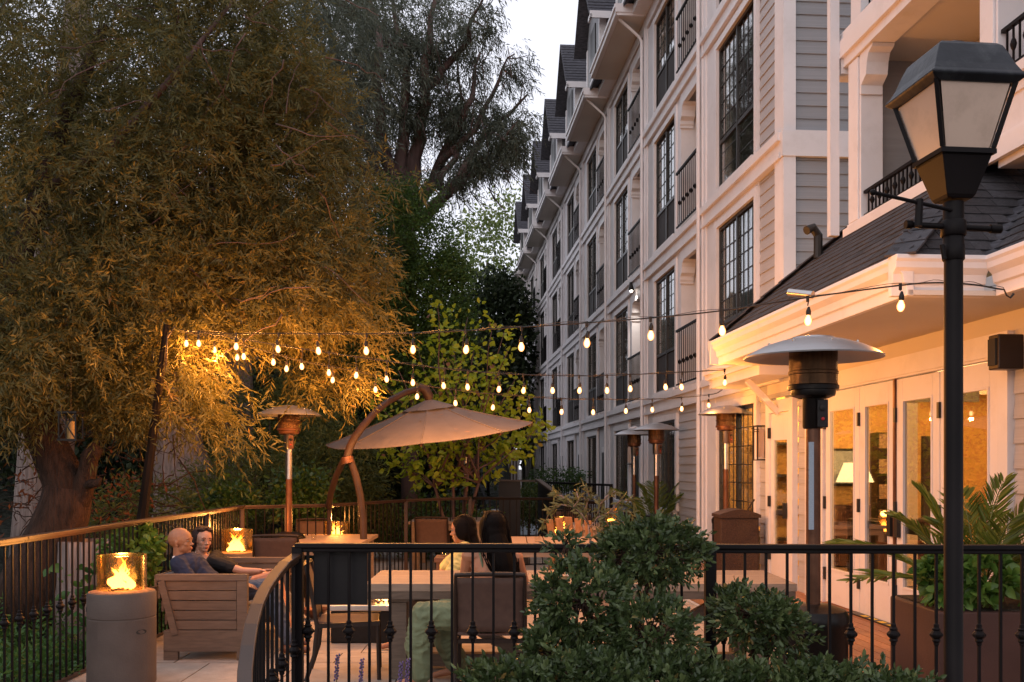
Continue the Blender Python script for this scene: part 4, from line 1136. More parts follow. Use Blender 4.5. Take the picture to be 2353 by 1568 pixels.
def burner(c, top, R, seed, power, gr=.18, gh=.26, fh=.25, n=20):
    MB().lathe([(R, .002), (R - .03, .012), (0.001, .014)], 32, top, False).build('burner_bed', ember_m, c, smooth=True)
    rr = random.Random(seed + 5); pb = MB()
    for k in range(60):
        t = rr.uniform(0, 2 * PI); d = rr.uniform(0, R * .7) ; s_ = rr.uniform(.006, .014)
        pb.ell((top[0] + d * math.cos(t), top[1] + d * math.sin(t), top[2] + .018), (s_, s_, s_ * .7), nu=5, nv=4)
    setkind(pb.build('pebbles', ember_m, c), 'stuff')
    g = MB().lathe([(gr, .015), (gr, .015 + gh)], 40, top, False).lathe([(gr - .005, .015 + gh), (gr - .005, .015)], 40, top, False).lathe([(gr - .005, .015 + gh), (gr, .015 + gh)], 40, top, False).build('glass_cylinder', fire_glass, c, smooth=True)
    f = MB(); flames(f, gr * .55, fh, n, seed, None)
    f.v = [(x + top[0], y + top[1], z + top[2] + .015) for x, y, z in f.v]
    f.build('flames', flame_em, c, smooth='all')
    point_light('fire_light', (top[0], top[1], top[2] + .30), power, (1.0, .38, .08), .05, c)
fire_glass = glassmat('glow_tinted_glass', (0.97, 0.85, 0.58), 0.16, 0.10)  # amber tint stands in for the flame's glow inside the glass
q = P(280, 0, 7.6)
fire_column('tall grey concrete fire column burning in the near left corner beside the sofa', (q.x, 7.6, 0), .707, .25, 4, 20)
q = P(545, 0, 11.8); fire_column('concrete fire column burning behind the couple', (q.x, 11.8, 0), .64, .235, 9, 30, gr=.18)
q = P(1290, 0, 15.2); fire_column('concrete fire column standing between the picnic table and the ramp', (q.x, 15.2, 0), .62, .20, 12, 2, gr=.12)
tf = thing('tabletop_fire', 'bright flame in a glass cylinder set on the pale timber table', 'fire bowl', (P(772, 0, 13.6).x, 13.62, .45))
tx = P(772, 0, 13.62).x
MB().lathe([(.2, 0), (.2, .25)], 32, (tx, 13.62, .42)).build('body', concrete, tf, smooth=True)
burner(tf, (tx, 13.62, .67), .19, 3, 30, .165, .22, .24, 10)
tf2 = thing('tabletop_fire', 'small glass fire cylinder on the rear table among the olive branches', 'fire bowl', (P(1407, 0, 15.4).x, 15.4, .75))
tx = P(1407, 0, 15.4).x
MB().lathe([(.13, 0), (.13, .05)], 24, (tx, 15.4, .7505)).build('body', concrete, tf2, smooth=True)
burner(tf2, (tx, 15.4, .80), .12, 8, 1.2, .115, .2, .10, 4)
# low fire pit behind the table leg
fp = thing('fire_pit', 'low dark square fire pit burning behind the leg of the long table', 'fire pit', (-1.35, 9.8, 0))
fx0, fx1 = P(751, 0, 9.3).x, P(926, 0, 9.3).x
MB().box(fx0 + .03, fx1 - .03, 9.33, 10.27, 0, .30).build('body', heater_black, fp, bevel=.01)
MB().box(fx0, fx1, 9.3, 10.3, .305, .36).build('top', steel, fp, bevel=.008)
mb = MB(); flames(mb, .16, .26, 16, 21, None)
cx = fx1 - .17; mb.v = [(x + cx, y + 9.6, z + .365) for x, y, z in mb.v]; mb.build('flames', flame_em, fp, smooth='all')
pb = MB(); rr = random.Random(3)
for k in range(60): pb.ell((cx + rr.uniform(-.2, .2), 9.6 + rr.uniform(-.15, .15), .37), (.014, .014, .01), nu=5, nv=4)
setkind(pb.build('pebbles', ember_m, fp), 'stuff')
gp = MB().box(cx - .25, cx + .16, 9.40, 9.406, .361, .50).box(cx - .25, cx + .16, 9.90, 9.906, .361, .50).build('wind_guard', clear_glass, fp)
point_light('fire_light', (cx, 9.6, .72), 14, (1, .38, .08), .05, fp)

# ------------------------------------------------------------------ sofa
sf = thing('slatted_sofa', 'weathered teak two-seat sofa with a slatted side panel where the couple sit', 'sofa', (P(462, 0, 8.5).x, 8.5, 0))
sx0, sx1 = P(357, 0, 8.5).x, P(568, 0, 8.5).x; sy0, sy1 = 8.5, 10.15
def side_panel(y):
    def prof(mb, x0a, z0a, x1a, z1a): mb.box(x0a, x1a, y, y + .055, z0a, z1a)
    zt = .735
    MB().box(sx0, sx1, y - .004, y + .06, zt - .055, zt).build('top_rail', weathered, sf, bevel=.004)
    MB().box(sx1 - .09, sx1, y, y + .055, 0, zt - .056).build('front_leg', weathered, sf, bevel=.004)
    MB().beam((sx0 + .05, y + .0275, zt - .056), (sx0 + .17, y + .0275, .22), .056, .085, Vector((0, 1, 0))).build('back_leg', weathered, sf)
    MB().box(sx0 + .07, sx1 - .001, y - .003, y + .052, .075, .255).build('lower_board', weathered, sf, bevel=.003)
    MB().box(sx0 + .07, sx0 + .19, y, y + .05, 0, .074).build('foot', weathered, sf)
    for k in range(5):
        za = .262 + k * .084
        MB().box(sx0 + .03 + (4 - k) * .026, sx1 - .095, y + .012, y + .035, za, za + .076).build('slat', weathered, sf, bevel=.002)
side_panel(sy0); side_panel(sy1 - .055)
MB().box(sx0 + .1, sx1 - .1, sy0 + .06, sy1 - .06, .22, .26).build('seat_deck', weathered, sf)
for k in range(2):
    ya = sy0 + .065 + k * (sy1 - sy0 - .12) / 2
    MB().box(sx0 + .16, sx1 + .03, ya, ya + (sy1 - sy0 - .13) / 2, .262, .40).build('seat_cushion', mat('grey_cushion', (.17, .165, .17), .85, bump=.3, bscale=200) if k == 0 else MATS['grey_cushion'], sf, bevel=.03)
    MB().hexa([(sx0 + .06, ya, .40), (sx0 + .2, ya, .40), (sx0 + .2, ya + .76, .40), (sx0 + .06, ya + .76, .40), (sx0 - .02, ya, .72), (sx0 + .10, ya, .72), (sx0 + .10, ya + .76, .72), (sx0 - .02, ya + .76, .72)]).build('back_cushion', MATS['grey_cushion'], sf, bevel=.03)
for k in range(4):
    z = .30 + k * .11
    MB().box(sx0 - .03 + (3 - k) * .03, sx0 - .01 + (3 - k) * .03, sy0 + .06, sy1 - .06, z, z + .09).build('back_slat', weathered, sf)
# low coffee table fragment with a bowl between the chairs
bl = MB().lathe([(.05, 0), (.09, .02), (.15, .09), (.155, .1), (.14, .095), (.08, .03), (.0, .02)], 24).build('fire_bowl_lid', bronze, smooth=True); bl.location = (P(1216 - 0, 0, 10.4).x if False else P(742 - 20, 0, 10.8).x, 10.8, .02)
tag(bl, 'small dark metal bowl on the paving beside the fire pit', 'bowl')

# ------------------------------------------------------------------ umbrella
um = thing('cantilever_umbrella', 'tan cantilever umbrella on a curved wood-brown arm with two legs', 'umbrella', (P(835, 0, 14).x, 14, 0))
YU = 14.0
cx = P(985, 0, YU).x
Rm = Matrix.Rotation(math.radians(6.2), 3, 'Y').inverted() @ Matrix.Rotation(math.radians(6.5), 3, 'X')
apex = P(985, 921, YU); ctr = P(986, 998, YU)
def upt(r, t, dz=0):
    v = Vector((r * math.cos(t), r * math.sin(t), 0)); v = Rm @ v; return ctr + v + Vector((0, 0, dz))
cv = MB(); NS = 8; RR = 1.46; rings = 7; sub = 4
cv.v.append(tuple(apex))
N_ = NS * sub
for i in range(1, rings + 1):
    u = i / rings
    for k in range(N_):
        t = 2 * PI * (k / N_) + PI / 8 * 0
        fr = (k % sub) / sub; edge = 1 - .075 * math.sin(PI * fr)     # straight hems between ribs
        e = upt(RR * edge, t)
        p = apex.lerp(e, u); sag = -.020 * math.sin(PI * u) - .02 * math.sin(PI * fr) * u
        cv.v.append((p.x, p.y, p.z + sag))
for k in range(N_): cv.f.append((0, 1 + k, 1 + (k + 1) % N_))
for i in range(rings - 1):
    for k in range(N_):
        a = 1 + i * N_; q_ = (k + 1) % N_
        cv.f.append((a + k, a + N_ + k, a + N_ + q_, a + q_))
co = cv.build('canopy', canvas, um); s_ = co.modifiers.new('solid', 'SOLIDIFY'); s_.thickness = .006
seam = MB()
for k in range(NS):
    t = 2 * PI * k / NS; e = upt(RR, t); pts = []
    for i in range(0, 8):
        u = i / 7; p = apex.lerp(e, u); pts.append((p.x, p.y, p.z - .020 * math.sin(PI * u) + .006))
    seam.tube(pts, .007, 5)
seam.build('seam', canvas, co)
vt = MB(); vt.v.append(tuple(apex + Vector((0, 0, .03))))
for k in range(NS * 2):
    t = 2 * PI * k / (NS * 2); e = apex.lerp(upt(RR, t), .26); vt.v.append((e.x, e.y, e.z + .008 + (.008 if k % 2 else 0)))
for k in range(NS * 2): vt.f.append((0, 1 + k, 1 + (k + 1) % (NS * 2)))
vt.build('vent_flap', canvas, co)
ribs = MB()
for k in range(NS):
    t = 2 * PI * k / NS; e = upt(RR * .98, t)
    MB().beam(apex - Vector((0, 0, .06)), e - Vector((0, 0, .03)), .02, .03).build('rib', bronze, um)
lf = MB(); rr = random.Random(5)
for k in range(12):
    t = rr.uniform(PI, 2 * PI); u = rr.uniform(.3, .95); p = apex.lerp(upt(RR, t), u); p.z += .0
    a = rr.uniform(0, PI); d = Vector((math.cos(a), math.sin(a), 0)) * .05; s2 = Vector((-d.y, d.x, 0)) * .3; p.z += .012 - .020 * math.sin(PI * u)
    lf.add([p - d, p + s2, p + d + Vector((0, 0, .01)), p - s2], [(0, 1, 2, 3)])
setkind(lf.build('fallen_leaves', brownwood, co), 'stuff')
YL_ = 12.45
armp = [P(966, 893, YU), P(930, 903, YU - .25), P(893, 922, YU - .6), P(862, 947, YU - .95), P(835, 978, YU - 1.25), P(815, 1005, YU - 1.4), P(803, 1030, YU - 1.5), P(798, 1052, YL_)]
MB().tube(armp, [.045] * 4 + [.05] * 4, 12).build('arm', arm_brown, um, smooth=True)
MB().tube([P(962, 889, YU), P(978, 897, YU), P(985, 912, YU), P(986, 925, YU)], [.05, .075, .07, .04], 12).build('arm_hinge', arm_brown, um, smooth=True)
MB().tube([P(797, 1050, YL_), P(800, 1065, YL_)], [.075, .085], 12).build('leg_joint', bronze, um, smooth=True)
g1 = P(836, 0, YL_)
MB().tube([P(791, 1056, YL_), P(772, 1095, YL_ + .3), P(760, 1135, YL_ + .6), P(755, 1166, YL_ + .8)], .040, 12).build('front_leg', arm_brown, um, smooth=True)
MB().tube([P(805, 1056, YL_), P(818, 1095, YL_), P(828, 1140, YL_), P(834, 1190, YL_), (g1.x + .02, YL_, .05)], .045, 12).build('main_leg', arm_brown, um, smooth=True)
MB().lathe([(.35, 0), (.35, .05), (.1, .06)], 24, (g1.x, YL_, 0)).build('base_plate', bronze, um, smooth=True)
_f = P(755, 1166, YL_ + .8); MB().tube([_f, (_f.x - .03, YL_ + .82, .0)], .012, 8).build('leg_foot', arm_brown, um)

# ------------------------------------------------------------------ sign on the railing
sg = thing('railing_sign', 'black rectangular sign board hung on the inside of the front railing', 'sign', (P(783, 0, 5.08).x, 5.06, .98))
sa, sb = P(722, 1266, 5.09), P(845, 1389, 5.09)
MB().box(sa.x, sb.x, 5.075, 5.09, sb.z, sa.z).build('board', mat('black_sign_board', (.012, .009, .009), .6, var=.3, bump=.1), sg, bevel=.002)
MB().box(sa.x - .004, sb.x + .004, 5.068, 5.095, sa.z - .012, sa.z + .004).build('hanger', heater_black, sg)

# ------------------------------------------------------------------ lamp post
LX, LY = 1.818, 4.10
lp = thing('lamp_post', 'black lamp post with an unlit four-sided frosted lantern in the right foreground', 'street lamp', (LX, LY, 0))
MB().lathe([(.11, -.4), (.11, .1), (.07, .16), (.038, .22), (.037, 2.50)], 24, (LX, LY, 0)).lathe([(.040, 2.50), (.044, 2.505), (.044, 2.56), (.041, 2.565), (.041, 2.74)], 24, (LX, LY, 0)).build('pole', black_iron, lp, smooth=True)
MB().lathe([(.046, 2.60), (.050, 2.605), (.050, 2.66), (.046, 2.665)], 24, (LX, LY, 0), False).build('collar', black_iron, lp, smooth=True)
MB().tube([(LX - .20, LY - .02, 2.645), (LX + .185, LY + .02, 2.635)], .0125, 10).tube([(LX - .205, LY - .02, 2.645), (LX - .18, LY - .018, 2.645)], .018, 10).tube([(LX + .16, LY + .018, 2.636), (LX + .205, LY + .02, 2.635)], .018, 10).build('ladder_bar', black_iron, lp, smooth=True)
MB().tube([(LX - .36, LY - .08, 2.76), (LX - .02, LY - .03, 2.70)], .008, 8).ell((LX - .36, LY - .08, 2.76), (.013, .013, .013)).tube([(LX - .16, LY - .05, 2.74), (LX - .165, LY - .05, 2.63)], .016, 8).build('banner_rod', black_iron, lp, smooth=True)
MB().tube([(LX - .06, LY - .03, 2.56), (LX - .05, LY - .03, 2.50)], .010, 8).build('set_screw', black_iron, lp, smooth=True)
la = math.radians(6)
def sq(w, z, cxy=(LX, LY)):
    return [Vector((cxy[0] + (dx * math.cos(la) - dy * math.sin(la)) * w, cxy[1] + (dx * math.sin(la) + dy * math.cos(la)) * w, z)) for dx, dy in ((-1, -1), (1, -1), (1, 1), (-1, 1))]
def loft(mb, rings, capb=True, capt=True):
    b = len(mb.v)
    for r in rings: mb.v += [tuple(p) for p in r]
    for i in range(len(rings) - 1):
        for k in range(4):
            q_ = (k + 1) % 4; mb.f.append((b + i * 4 + k, b + i * 4 + q_, b + i * 4 + 4 + q_, b + i * 4 + 4 + k))
    if capb: mb.f.append((b + 3, b + 2, b + 1, b))
    if capt: t = b + (len(rings) - 1) * 4; mb.f.append((t, t + 1, t + 2, t + 3))
    return mb
loft(MB(), [sq(.052, 2.745), sq(.062, 2.76), sq(.104, 2.905), sq(.110, 2.91)]).build('lantern_base', black_iron, lp, bevel=.003)
loft(MB(), [sq(.117, 2.911), sq(.117, 2.93), sq(.107, 2.935)], True, True).build('lower_frame', black_iron, lp)
T0, T1, Z0, Z1 = .104, .163, 2.934, 3.185
for k in range(4):
    a = sq(T0, Z0); b = sq(T1, Z1); q_ = (k + 1) % 4
    MB().add([a[k].lerp(a[q_], .06), a[k].lerp(a[q_], .94), b[k].lerp(b[q_], .05), b[k].lerp(b[q_], .95)][0:2] + [b[k].lerp(b[q_], .95), b[k].lerp(b[q_], .05)], [(0, 1, 2, 3)]).build('pane', frosted, lp)
    MB().beam(sq(T0 + .004, Z0)[k], sq(T1 + .004, Z1)[k], .016, .016).build('corner_bar', black_iron, lp)
loft(MB(), [sq(.170, 3.175), sq(.196, 3.195), sq(.198, 3.205), sq(.183, 3.22), sq(.168, 3.25), sq(.150, 3.30), sq(.133, 3.338), sq(.118, 3.352), sq(.10, 3.357)]).build('hood', hood_m, lp, bevel=.004)
MB().lathe([(.062, 3.357), (.062, 3.366), (.054, 3.368), (.054, 3.377), (.046, 3.38), (.046, 3.388), (.02, 3.40), (0.001, 3.402)], 20, (LX, LY, 0), False).build('finial', hood_m, lp, smooth=True)

# far lamp by the path
q = P(1122, 0, 30); fl = thing('lamp_post', 'tiny distant black lamp post beside the slatted shed', 'street lamp', (q.x, 30, 0))
MB().lathe([(.05, -.4), (.04, 2.1)], 8, (q.x, 30, 0)).build('pole', black_iron, fl)
MB().lathe([(.07, 2.1), (.17, 2.5), (.2, 2.52), (.08, 2.75), (0, 2.8)], 4, (q.x, 30, 0), False).build('lantern', black_iron, fl)
sh = thing('garden_shed', 'small grey slatted shed at the far end of the hotel walk', 'shed', (P(1145, 0, 36).x, 36, 0))
a, b = P(1100, 0, 36).x, P(1192, 0, 36).x
MB().box(a, b, 36, 38, -.4, 2.05).build('wall', wall_m, sh); xx = a + .45
while xx < b - .1:
    MB().box(xx, xx + .06, 35.96, 36, 0, 2.0).build('slat', weathered, sh); xx += .11

# ------------------------------------------------------------------ bin, planters, small fittings
q0, q1 = P(1652, 0, 13.2), P(1748, 0, 13.2)
bn = thing('wicker_bin', 'brown wicker waste bin with a curved lid against the siding', 'bin', ((q0.x + q1.x) / 2, 13.4, .1))
MB().box(q0.x + .02, q1.x - .02, 13.2, 13.65, .1, 1.0).build('body', wicker, bn, bevel=.02)
mb = MB(); n = 8; vs = []
for yv in (13.17, 13.68):
    for k in range(n + 1):
        t = k / n; vs.append((q0.x + (q1.x - q0.x) * t, yv, 1.02 + .07 * math.sin(PI * t)))
    vs.append((q1.x, yv, .98)); vs.append((q0.x, yv, .98))
m_ = n + 3
mb.add(vs, [tuple(range(m_)), tuple(reversed(range(m_, 2 * m_)))] + [(i, (i + 1) % m_, (i + 1) % m_ + m_, i + m_) for i in range(m_)]).build('lid', wicker, bn)
MB().tube([(q1.x - .15, 13.3, 1.08), (q1.x - .06, 13.3, 1.22)], .012, 6).build('lid_handle', chairframe, bn)

def frond(mb, root, dirv, L, rg_, leaflets=26, ll=.34):
    dirv = Vector(dirv).normalized(); side = dirv.cross(Vector((0, 0, 1))).normalized()
    pts = []
    for i in range(11):
        u = i / 10; pts.append(root + dirv * L * u + Vector((0, 0, -L * .35 * u * u)))
    mb.tube(pts, [.010 - .008 * i / 10 for i in range(11)], 5)
    Ps = []; Ds = []; Ls = []
    for k in range(leaflets):
        u = .22 + .78 * k / (leaflets - 1); i = min(int(u * 10), 9); p = pts[i].lerp(pts[i + 1], u * 10 - i); tan = (pts[i + 1] - pts[i]).normalized()
        for sg_ in (-1, 1):
            d = tan * .75 + side * sg_ * .8 + Vector((0, 0, .12 + rg_.uniform(-.12, .12)))
            Ps.append(p); Ds.append(d); Ls.append(ll * (math.sin(PI * min(1, .18 + u * .75)) * .9 + .15) * rg_.uniform(.85, 1.1))
    return Ps, Ds, Ls
palm_leaf = leafmat('palm_leaflet', [(0, (.08, .12, .02)), (.6, (.14, .19, .03)), (1, (.24, .24, .05))], .45, .4)
basil_leaf = leafmat('basil_leaf', [(0, (.05, .12, .02)), (.6, (.10, .20, .035)), (1, (.16, .26, .06))], .35, .35)
def palm(label, loc, fr, scale=1.0, seed=3, name='potted_palm'):
    rg_ = random.Random(seed); t = thing(name, label, 'palm', loc)
    st = MB(); A = []; Bd = []; C = []
    for (az, el, L) in fr:
        a = math.radians(az); e = math.radians(el)
        root = Vector(loc) + Vector((rg_.uniform(-.05, .05), rg_.uniform(-.05, .05), 0))
        d = Vector((math.cos(a) * math.cos(e), math.sin(a) * math.cos(e), math.sin(e)))
        p, d2, l = frond(st, root, d, L * scale, rg_, ll=.30 * scale); A += p; Bd += d2; C += l
    st.build('stems', mat('palm_stem', (.10, .12, .03), .5) if 'palm_stem' not in MATS else MATS['palm_stem'], t, smooth='all')
    leaf_mesh('fronds', np.array([tuple(x) for x in A]), np.array([tuple(x) for x in Bd]), np.array(C), np.full(len(C), .022 * scale), palm_leaf, t, droop=.12, six=True, fold=.2, seed=seed)
    return t
# big planter right foreground
bx0 = P(2142, 0, 6.7).x
pl = thing('planter_box', 'large brown square planter holding the palm and basil at the right edge', 'planter', (bx0 + .55, 7.1, 0))
MB().box(bx0, bx0 + 1.3, 6.6, 7.45, 0, .69).build('box', planter_m, pl, bevel=.012)
MB().box(bx0 + .04, bx0 + 1.26, 6.64, 7.41, .69, .70).build('soil', soil_m, pl)
palm('arching palm growing in the brown planter in front of the glass doors', (bx0 + .42, 7.0, .70),
     [(178, 62, 1.15), (165, 42, 1.25), (150, 75, 1.3), (100, 80, 1.2), (60, 70, 1.1), (20, 55, 1.1), (0, 68, 1.3), (-30, 60, 1.0), (-80, 70, 1.05), (200, 70, .95), (40, 45, 1.0), (-10, 40, 1.1), (188, 30, 1.1), (10, 80, 1.35)], 1.0, 4)
q = P(1505, 0, 18.6)
tp = thing('palm_pot', 'dark round pot under the feathery palm behind the heaters', 'pot', (q.x, 18.6, 0)); MB().lathe([(.18, 0), (.25, .5), (.22, .5), (0.01, .46)], 20, (q.x, 18.6, 0), False).build('pot', planter_m, tp, smooth=True)
palm('feathery palm in front of the hotel wall between the heaters', (q.x, 18.6, .47), [(170, 60, 1.5), (190, 75, 1.4), (150, 50, 1.2), (10, 60, 1.5), (-10, 72, 1.5), (30, 55, 1.3), (-90, 78, 1.4), (90, 80, 1.4), (-120, 60, 1.2), (-50, 62, 1.3)], 1.0, 8)
def herb(name, label, cat, loc, r, n, L=.05, W=.035, m=basil_leaf, seed=1, pot=None, rz=1.0):
    t = thing(name, label, cat, loc); rg_ = np.random.default_rng(seed)
    nb = max(6, n // 18)
    c, v = in_ell(nb, (loc[0], loc[1], loc[2] + r * rz), (r * .85, r * .85, r * rz * .9), rg_, .55)
    P0 = []; Dd = []
    for i in range(nb):
        k = n // nb; u = unit(v[i][None, :] * .7 + rg_.normal(size=(k, 3)) * .7 + np.array([[0, 0, .35]]))
        P0.append(c[i] + u * .02 + rg_.normal(scale=r * .10, size=(k, 3))); Dd.append(u)
    P0 = np.concatenate(P0); Dd = np.concatenate(Dd)
    st = MB()
    for i in range(nb): st.tube([loc, (c[i][0] * .5 + loc[0] * .5, c[i][1] * .5 + loc[1] * .5, loc[2] + (c[i][2] - loc[2]) * .6), tuple(c[i])], [.006, .005, .003], 4)
    st.build('stems', MATS['palm_stem'], t)
    leaf_mesh('leaves', P0, Dd, rg_.uniform(.7, 1.2, len(P0)) * L, rg_.uniform(.8, 1.2, len(P0)) * W, m, t, six=True, fold=-.25, droop=.25, seed=seed)
    return t
herb('basil_plant', 'dark green basil clump at the left corner of the brown planter', 'herb', (bx0 + .14, 6.82, .70), .17, 260, .10, .07, seed=2)
herb('basil_plant', 'basil clump behind the lamp post in the brown planter', 'herb', (bx0 + .38, 6.72, .70), .17, 260, .10, .07, seed=3)
herb('basil_plant', 'basil clump at the right edge of the picture in the planter', 'herb', (bx0 + .78, 6.75, .70), .15, 220, .09, .06, seed=4)
hp = P(302, 0, 9.2)
pt = thing('herb_pot', 'round pot hidden behind the near fire column under bright green leaves', 'pot', (hp.x, 9.2, 0)); MB().lathe([(.18, 0), (.24, .55), (.21, .55), (.01, .5)], 20, (hp.x, 9.2, 0), False).build('pot', concrete, pt, smooth=True)
herb('herb_bush', 'bright green leafy herb bush behind the near fire column', 'herb', (hp.x, 9.2, .52), .29, 1500, .07, .045, seed=6, rz=1.05)
# door mats, sconces, speaker, camera
tag(MB().fb(11.3, 12.0, 3.5, 4.0, .122, .135).build('door_mat', backing), 'black door mat on the orange deck near the side door', 'mat')
def sconce(label, s, z, D=4.40, sc=1.0):
    t = thing('wall_sconce', label, 'wall lamp', B(s, D, z), 'iron-framed wall sconces'); w = .09 * sc; h = .24 * sc
    f = MB()
    for a in (-w, w - .015): f.fb(s + a, s + a + .015, D - .12, D - .105, z - h, z + h)
    f.fb(s - w + .015, s + w - .015, D - .12, D - .105, z + h - .015, z + h).fb(s - w + .015, s + w - .015, D - .12, D - .105, z - h, z - h + .015).fb(s - w - .01, s + w + .01, D - .125, D - .10, z + h - .09, z + h - .08).fb(s - w - .01, s + w + .01, D - .125, D - .10, z + h - .06, z + h - .05)
    f.fb(s - w, s - w + .01, D - .104, D, z + h - .02, z + h - .002).fb(s + w - .01, s + w, D - .104, D, z + h - .02, z + h - .002).fb(s - w, s - w + .01, D - .104, D, z - h, z - h + .02)
    f.build('frame', darkframe, t)
    MB().fb(s - .045, s + .045, D - .09, D - .01, z - h * .8, z + h * .8).build('shade', frosted, t)
sconce('iron-framed wall sconce between the big window and the side door', 13.6, 1.98)
sconce('smaller distant wall sconce on the pale siding left of the heaters', S0 + 4.68 + 1.75, 1.95)
spk = thing('wall_speaker', 'dark brown box speaker high on the right end of the door casing', 'speaker', B(7.46, 4.3, 2.45))
MB().fb(7.42, 7.56, 4.13, 4.33, 2.38, 2.64).build('cabinet', chairframe, spk, bevel=.01); MB().fb(7.44, 7.54, 4.115, 4.129, 2.41, 2.61).build('grille', backing, spk)
cmr = thing('security_camera', 'small white dome camera on a curved bracket on the hotel wall', 'camera', B(S0 + BAY + 3.9 - 4.68 + 1.9, 4.35, 2.6))
sc_ = S0 + 4.68 + .55
MB().tube([B(sc_, 4.40, 2.45), B(sc_, 4.25, 2.52), B(sc_, 4.15, 2.48)], .035, 8).ell(B(sc_, 4.14, 2.44), (.06, .06, .06)).build('housing', white, cmr, smooth=True)
# spot lamps under the second-floor balcony
def spot(label, s, D, z, power, lit=True):
    t = thing('spot_lamp', label, 'spot lamp', B(s, D, z)); MB().tube([B(s, D, z + .18), B(s + .02, D + .01, z)], [.03, .065], 12).build('shade', heater_black, t, smooth=True)
    MB().ell(B(s + .02, D + .01, z - .01), (.035, .035, .035)).build('lamp', emis('cool_lamp_glow', (1, .9, .78), 12) if 'cool_lamp_glow' not in MATS else MATS['cool_lamp_glow'], t)
    return t
sl = S0 + BAY + 1.2
spot('black spot lamp shining white onto the third-bay balcony column', sl - .2, 4.25, 5.62 - .02, 20)
ld = bpy.data.lights.new('spot_beam', 'SPOT'); ld.energy = 30; ld.spot_size = math.radians(75); ld.spot_blend = .6; ld.color = (1, .93, .84); ld.shadow_soft_size = .04
lo = bpy.data.objects.new('spot_beam', ld); COL.objects.link(lo); lo.location = B(sl - .2, 4.30, 5.52)
tgt = B(sl + .55, 4.9, 4.0) - lo.location; lo.rotation_euler = tgt.to_track_quat('-Z', 'Y').to_euler()
tag(MB().tube([P(1813, 672, 7.35), P(1868, 678, 7.2)], .028, 14).build('tin_roll', steel, smooth=True), 'short ribbed metal tube resting on the eave above the dangling bulb', 'tube')
# interior: table lamp glow, armchair
inl = thing('table_lamp', 'glowing fan-shaped lamp inside behind the second glass door', 'lamp', B(15.3, 6.4, 1.0))
MB().lathe([(.28, 0), (.16, .30)], 20, tuple(B(15.3, 6.4, 1.42)), False).build('shade', emis('lampshade_glow', (1, .72, .34), 3.0), inl, smooth=True)
MB().lathe([(.09, -.36), (.03, -.3), (.03, 0)], 10, tuple(B(15.3, 6.4, 1.42)), False).build('stem', bronze, inl, smooth=True)
tag(MB().fb(13.0, 13.7, 5.6, 6.9, .1, .55).fb(13.5, 13.7, 5.6, 6.9, .55, .95).build('sofa', chairframe, bevel=.03), 'dark sofa inside the lit room behind the glass doors', 'sofa')
tag(MB().ell(B(11.2, 6.35, 1.1), (.3, .3, .42)).fb(10.9, 11.5, 6.1, 6.7, .1, .8).build('armchair', brownwood, smooth=True), 'rounded orange armchair inside behind the right glass door', 'armchair')
def ceil_lamp(label, s, D, power):
    t = thing('ceiling_lamp', label, 'lamp', B(s, D, 2.9)); MB().lathe([(.18, -.03), (.18, .0)], 20, tuple(B(s, D, 2.93))).build('disc', emis('ceiling_lamp_glow', (1, .74, .36), 5.0) if 'ceiling_lamp_glow' not in MATS else MATS['ceiling_lamp_glow'], t)
    point_light('ceiling_light', B(s, D, 2.75), power, (1, .55, .2), .12, t)
ceil_lamp('round ceiling lamp inside over the sofa', 13.2, 6.6, 330)
ceil_lamp('round ceiling lamp inside near the right-hand door', 10.2, 6.2, 230)
ceil_lamp('round ceiling lamp inside the room behind the big grid window', 15.0, 5.4, 90)

# ------------------------------------------------------------------ string lights
pole_top = P(379, 757, 10.7); pole_bot = P(326, 1196, 10.75)
sp_ = thing('light_pole', 'dark leaning wooden pole behind the garden railing carrying the light strings', 'pole', (pole_bot.x, pole_bot.y, -.4))
pb2 = pole_top + (pole_bot - pole_top) * 1.42
MB().tube([pb2, pole_bot, pole_top + Vector((0.02, 0, .05))], [.07, .06, .035], 8).build('shaft', pole_wood, sp_)
MB().tube([pole_top + Vector((.03, -.05, -.45)), pole_top + Vector((.04, -.05, -.1)), pole_top + Vector((.12, -.03, .03))], .01, 6).build('conduit', chairframe, sp_)
def on_line(px, A, Bq):
    m = (px - 1176.5) / FPX; dx = Bq.x - A.x; dy = Bq.y - A.y
    t = (m * A.y - A.x) / (dx - m * dy); return A.x + dx * t, A.y + dy * t
bulb_me = MB().lathe([(.002, 0), (.014, .004), (.024, .018), (.0285, .036), (.027, .052), (.018, .072), (.013, .085)], 12, cap=False).mesh('bulb', smooth=True); bulb_me.materials.append(bulb_em)
sock_me = MB().lathe([(.015, .082), (.019, .09), (.019, .115), (.012, .135), (.009, .145), (.004, .15)], 10, cap=False).mesh('socket', smooth=True); sock_me.materials.append(cable_m)
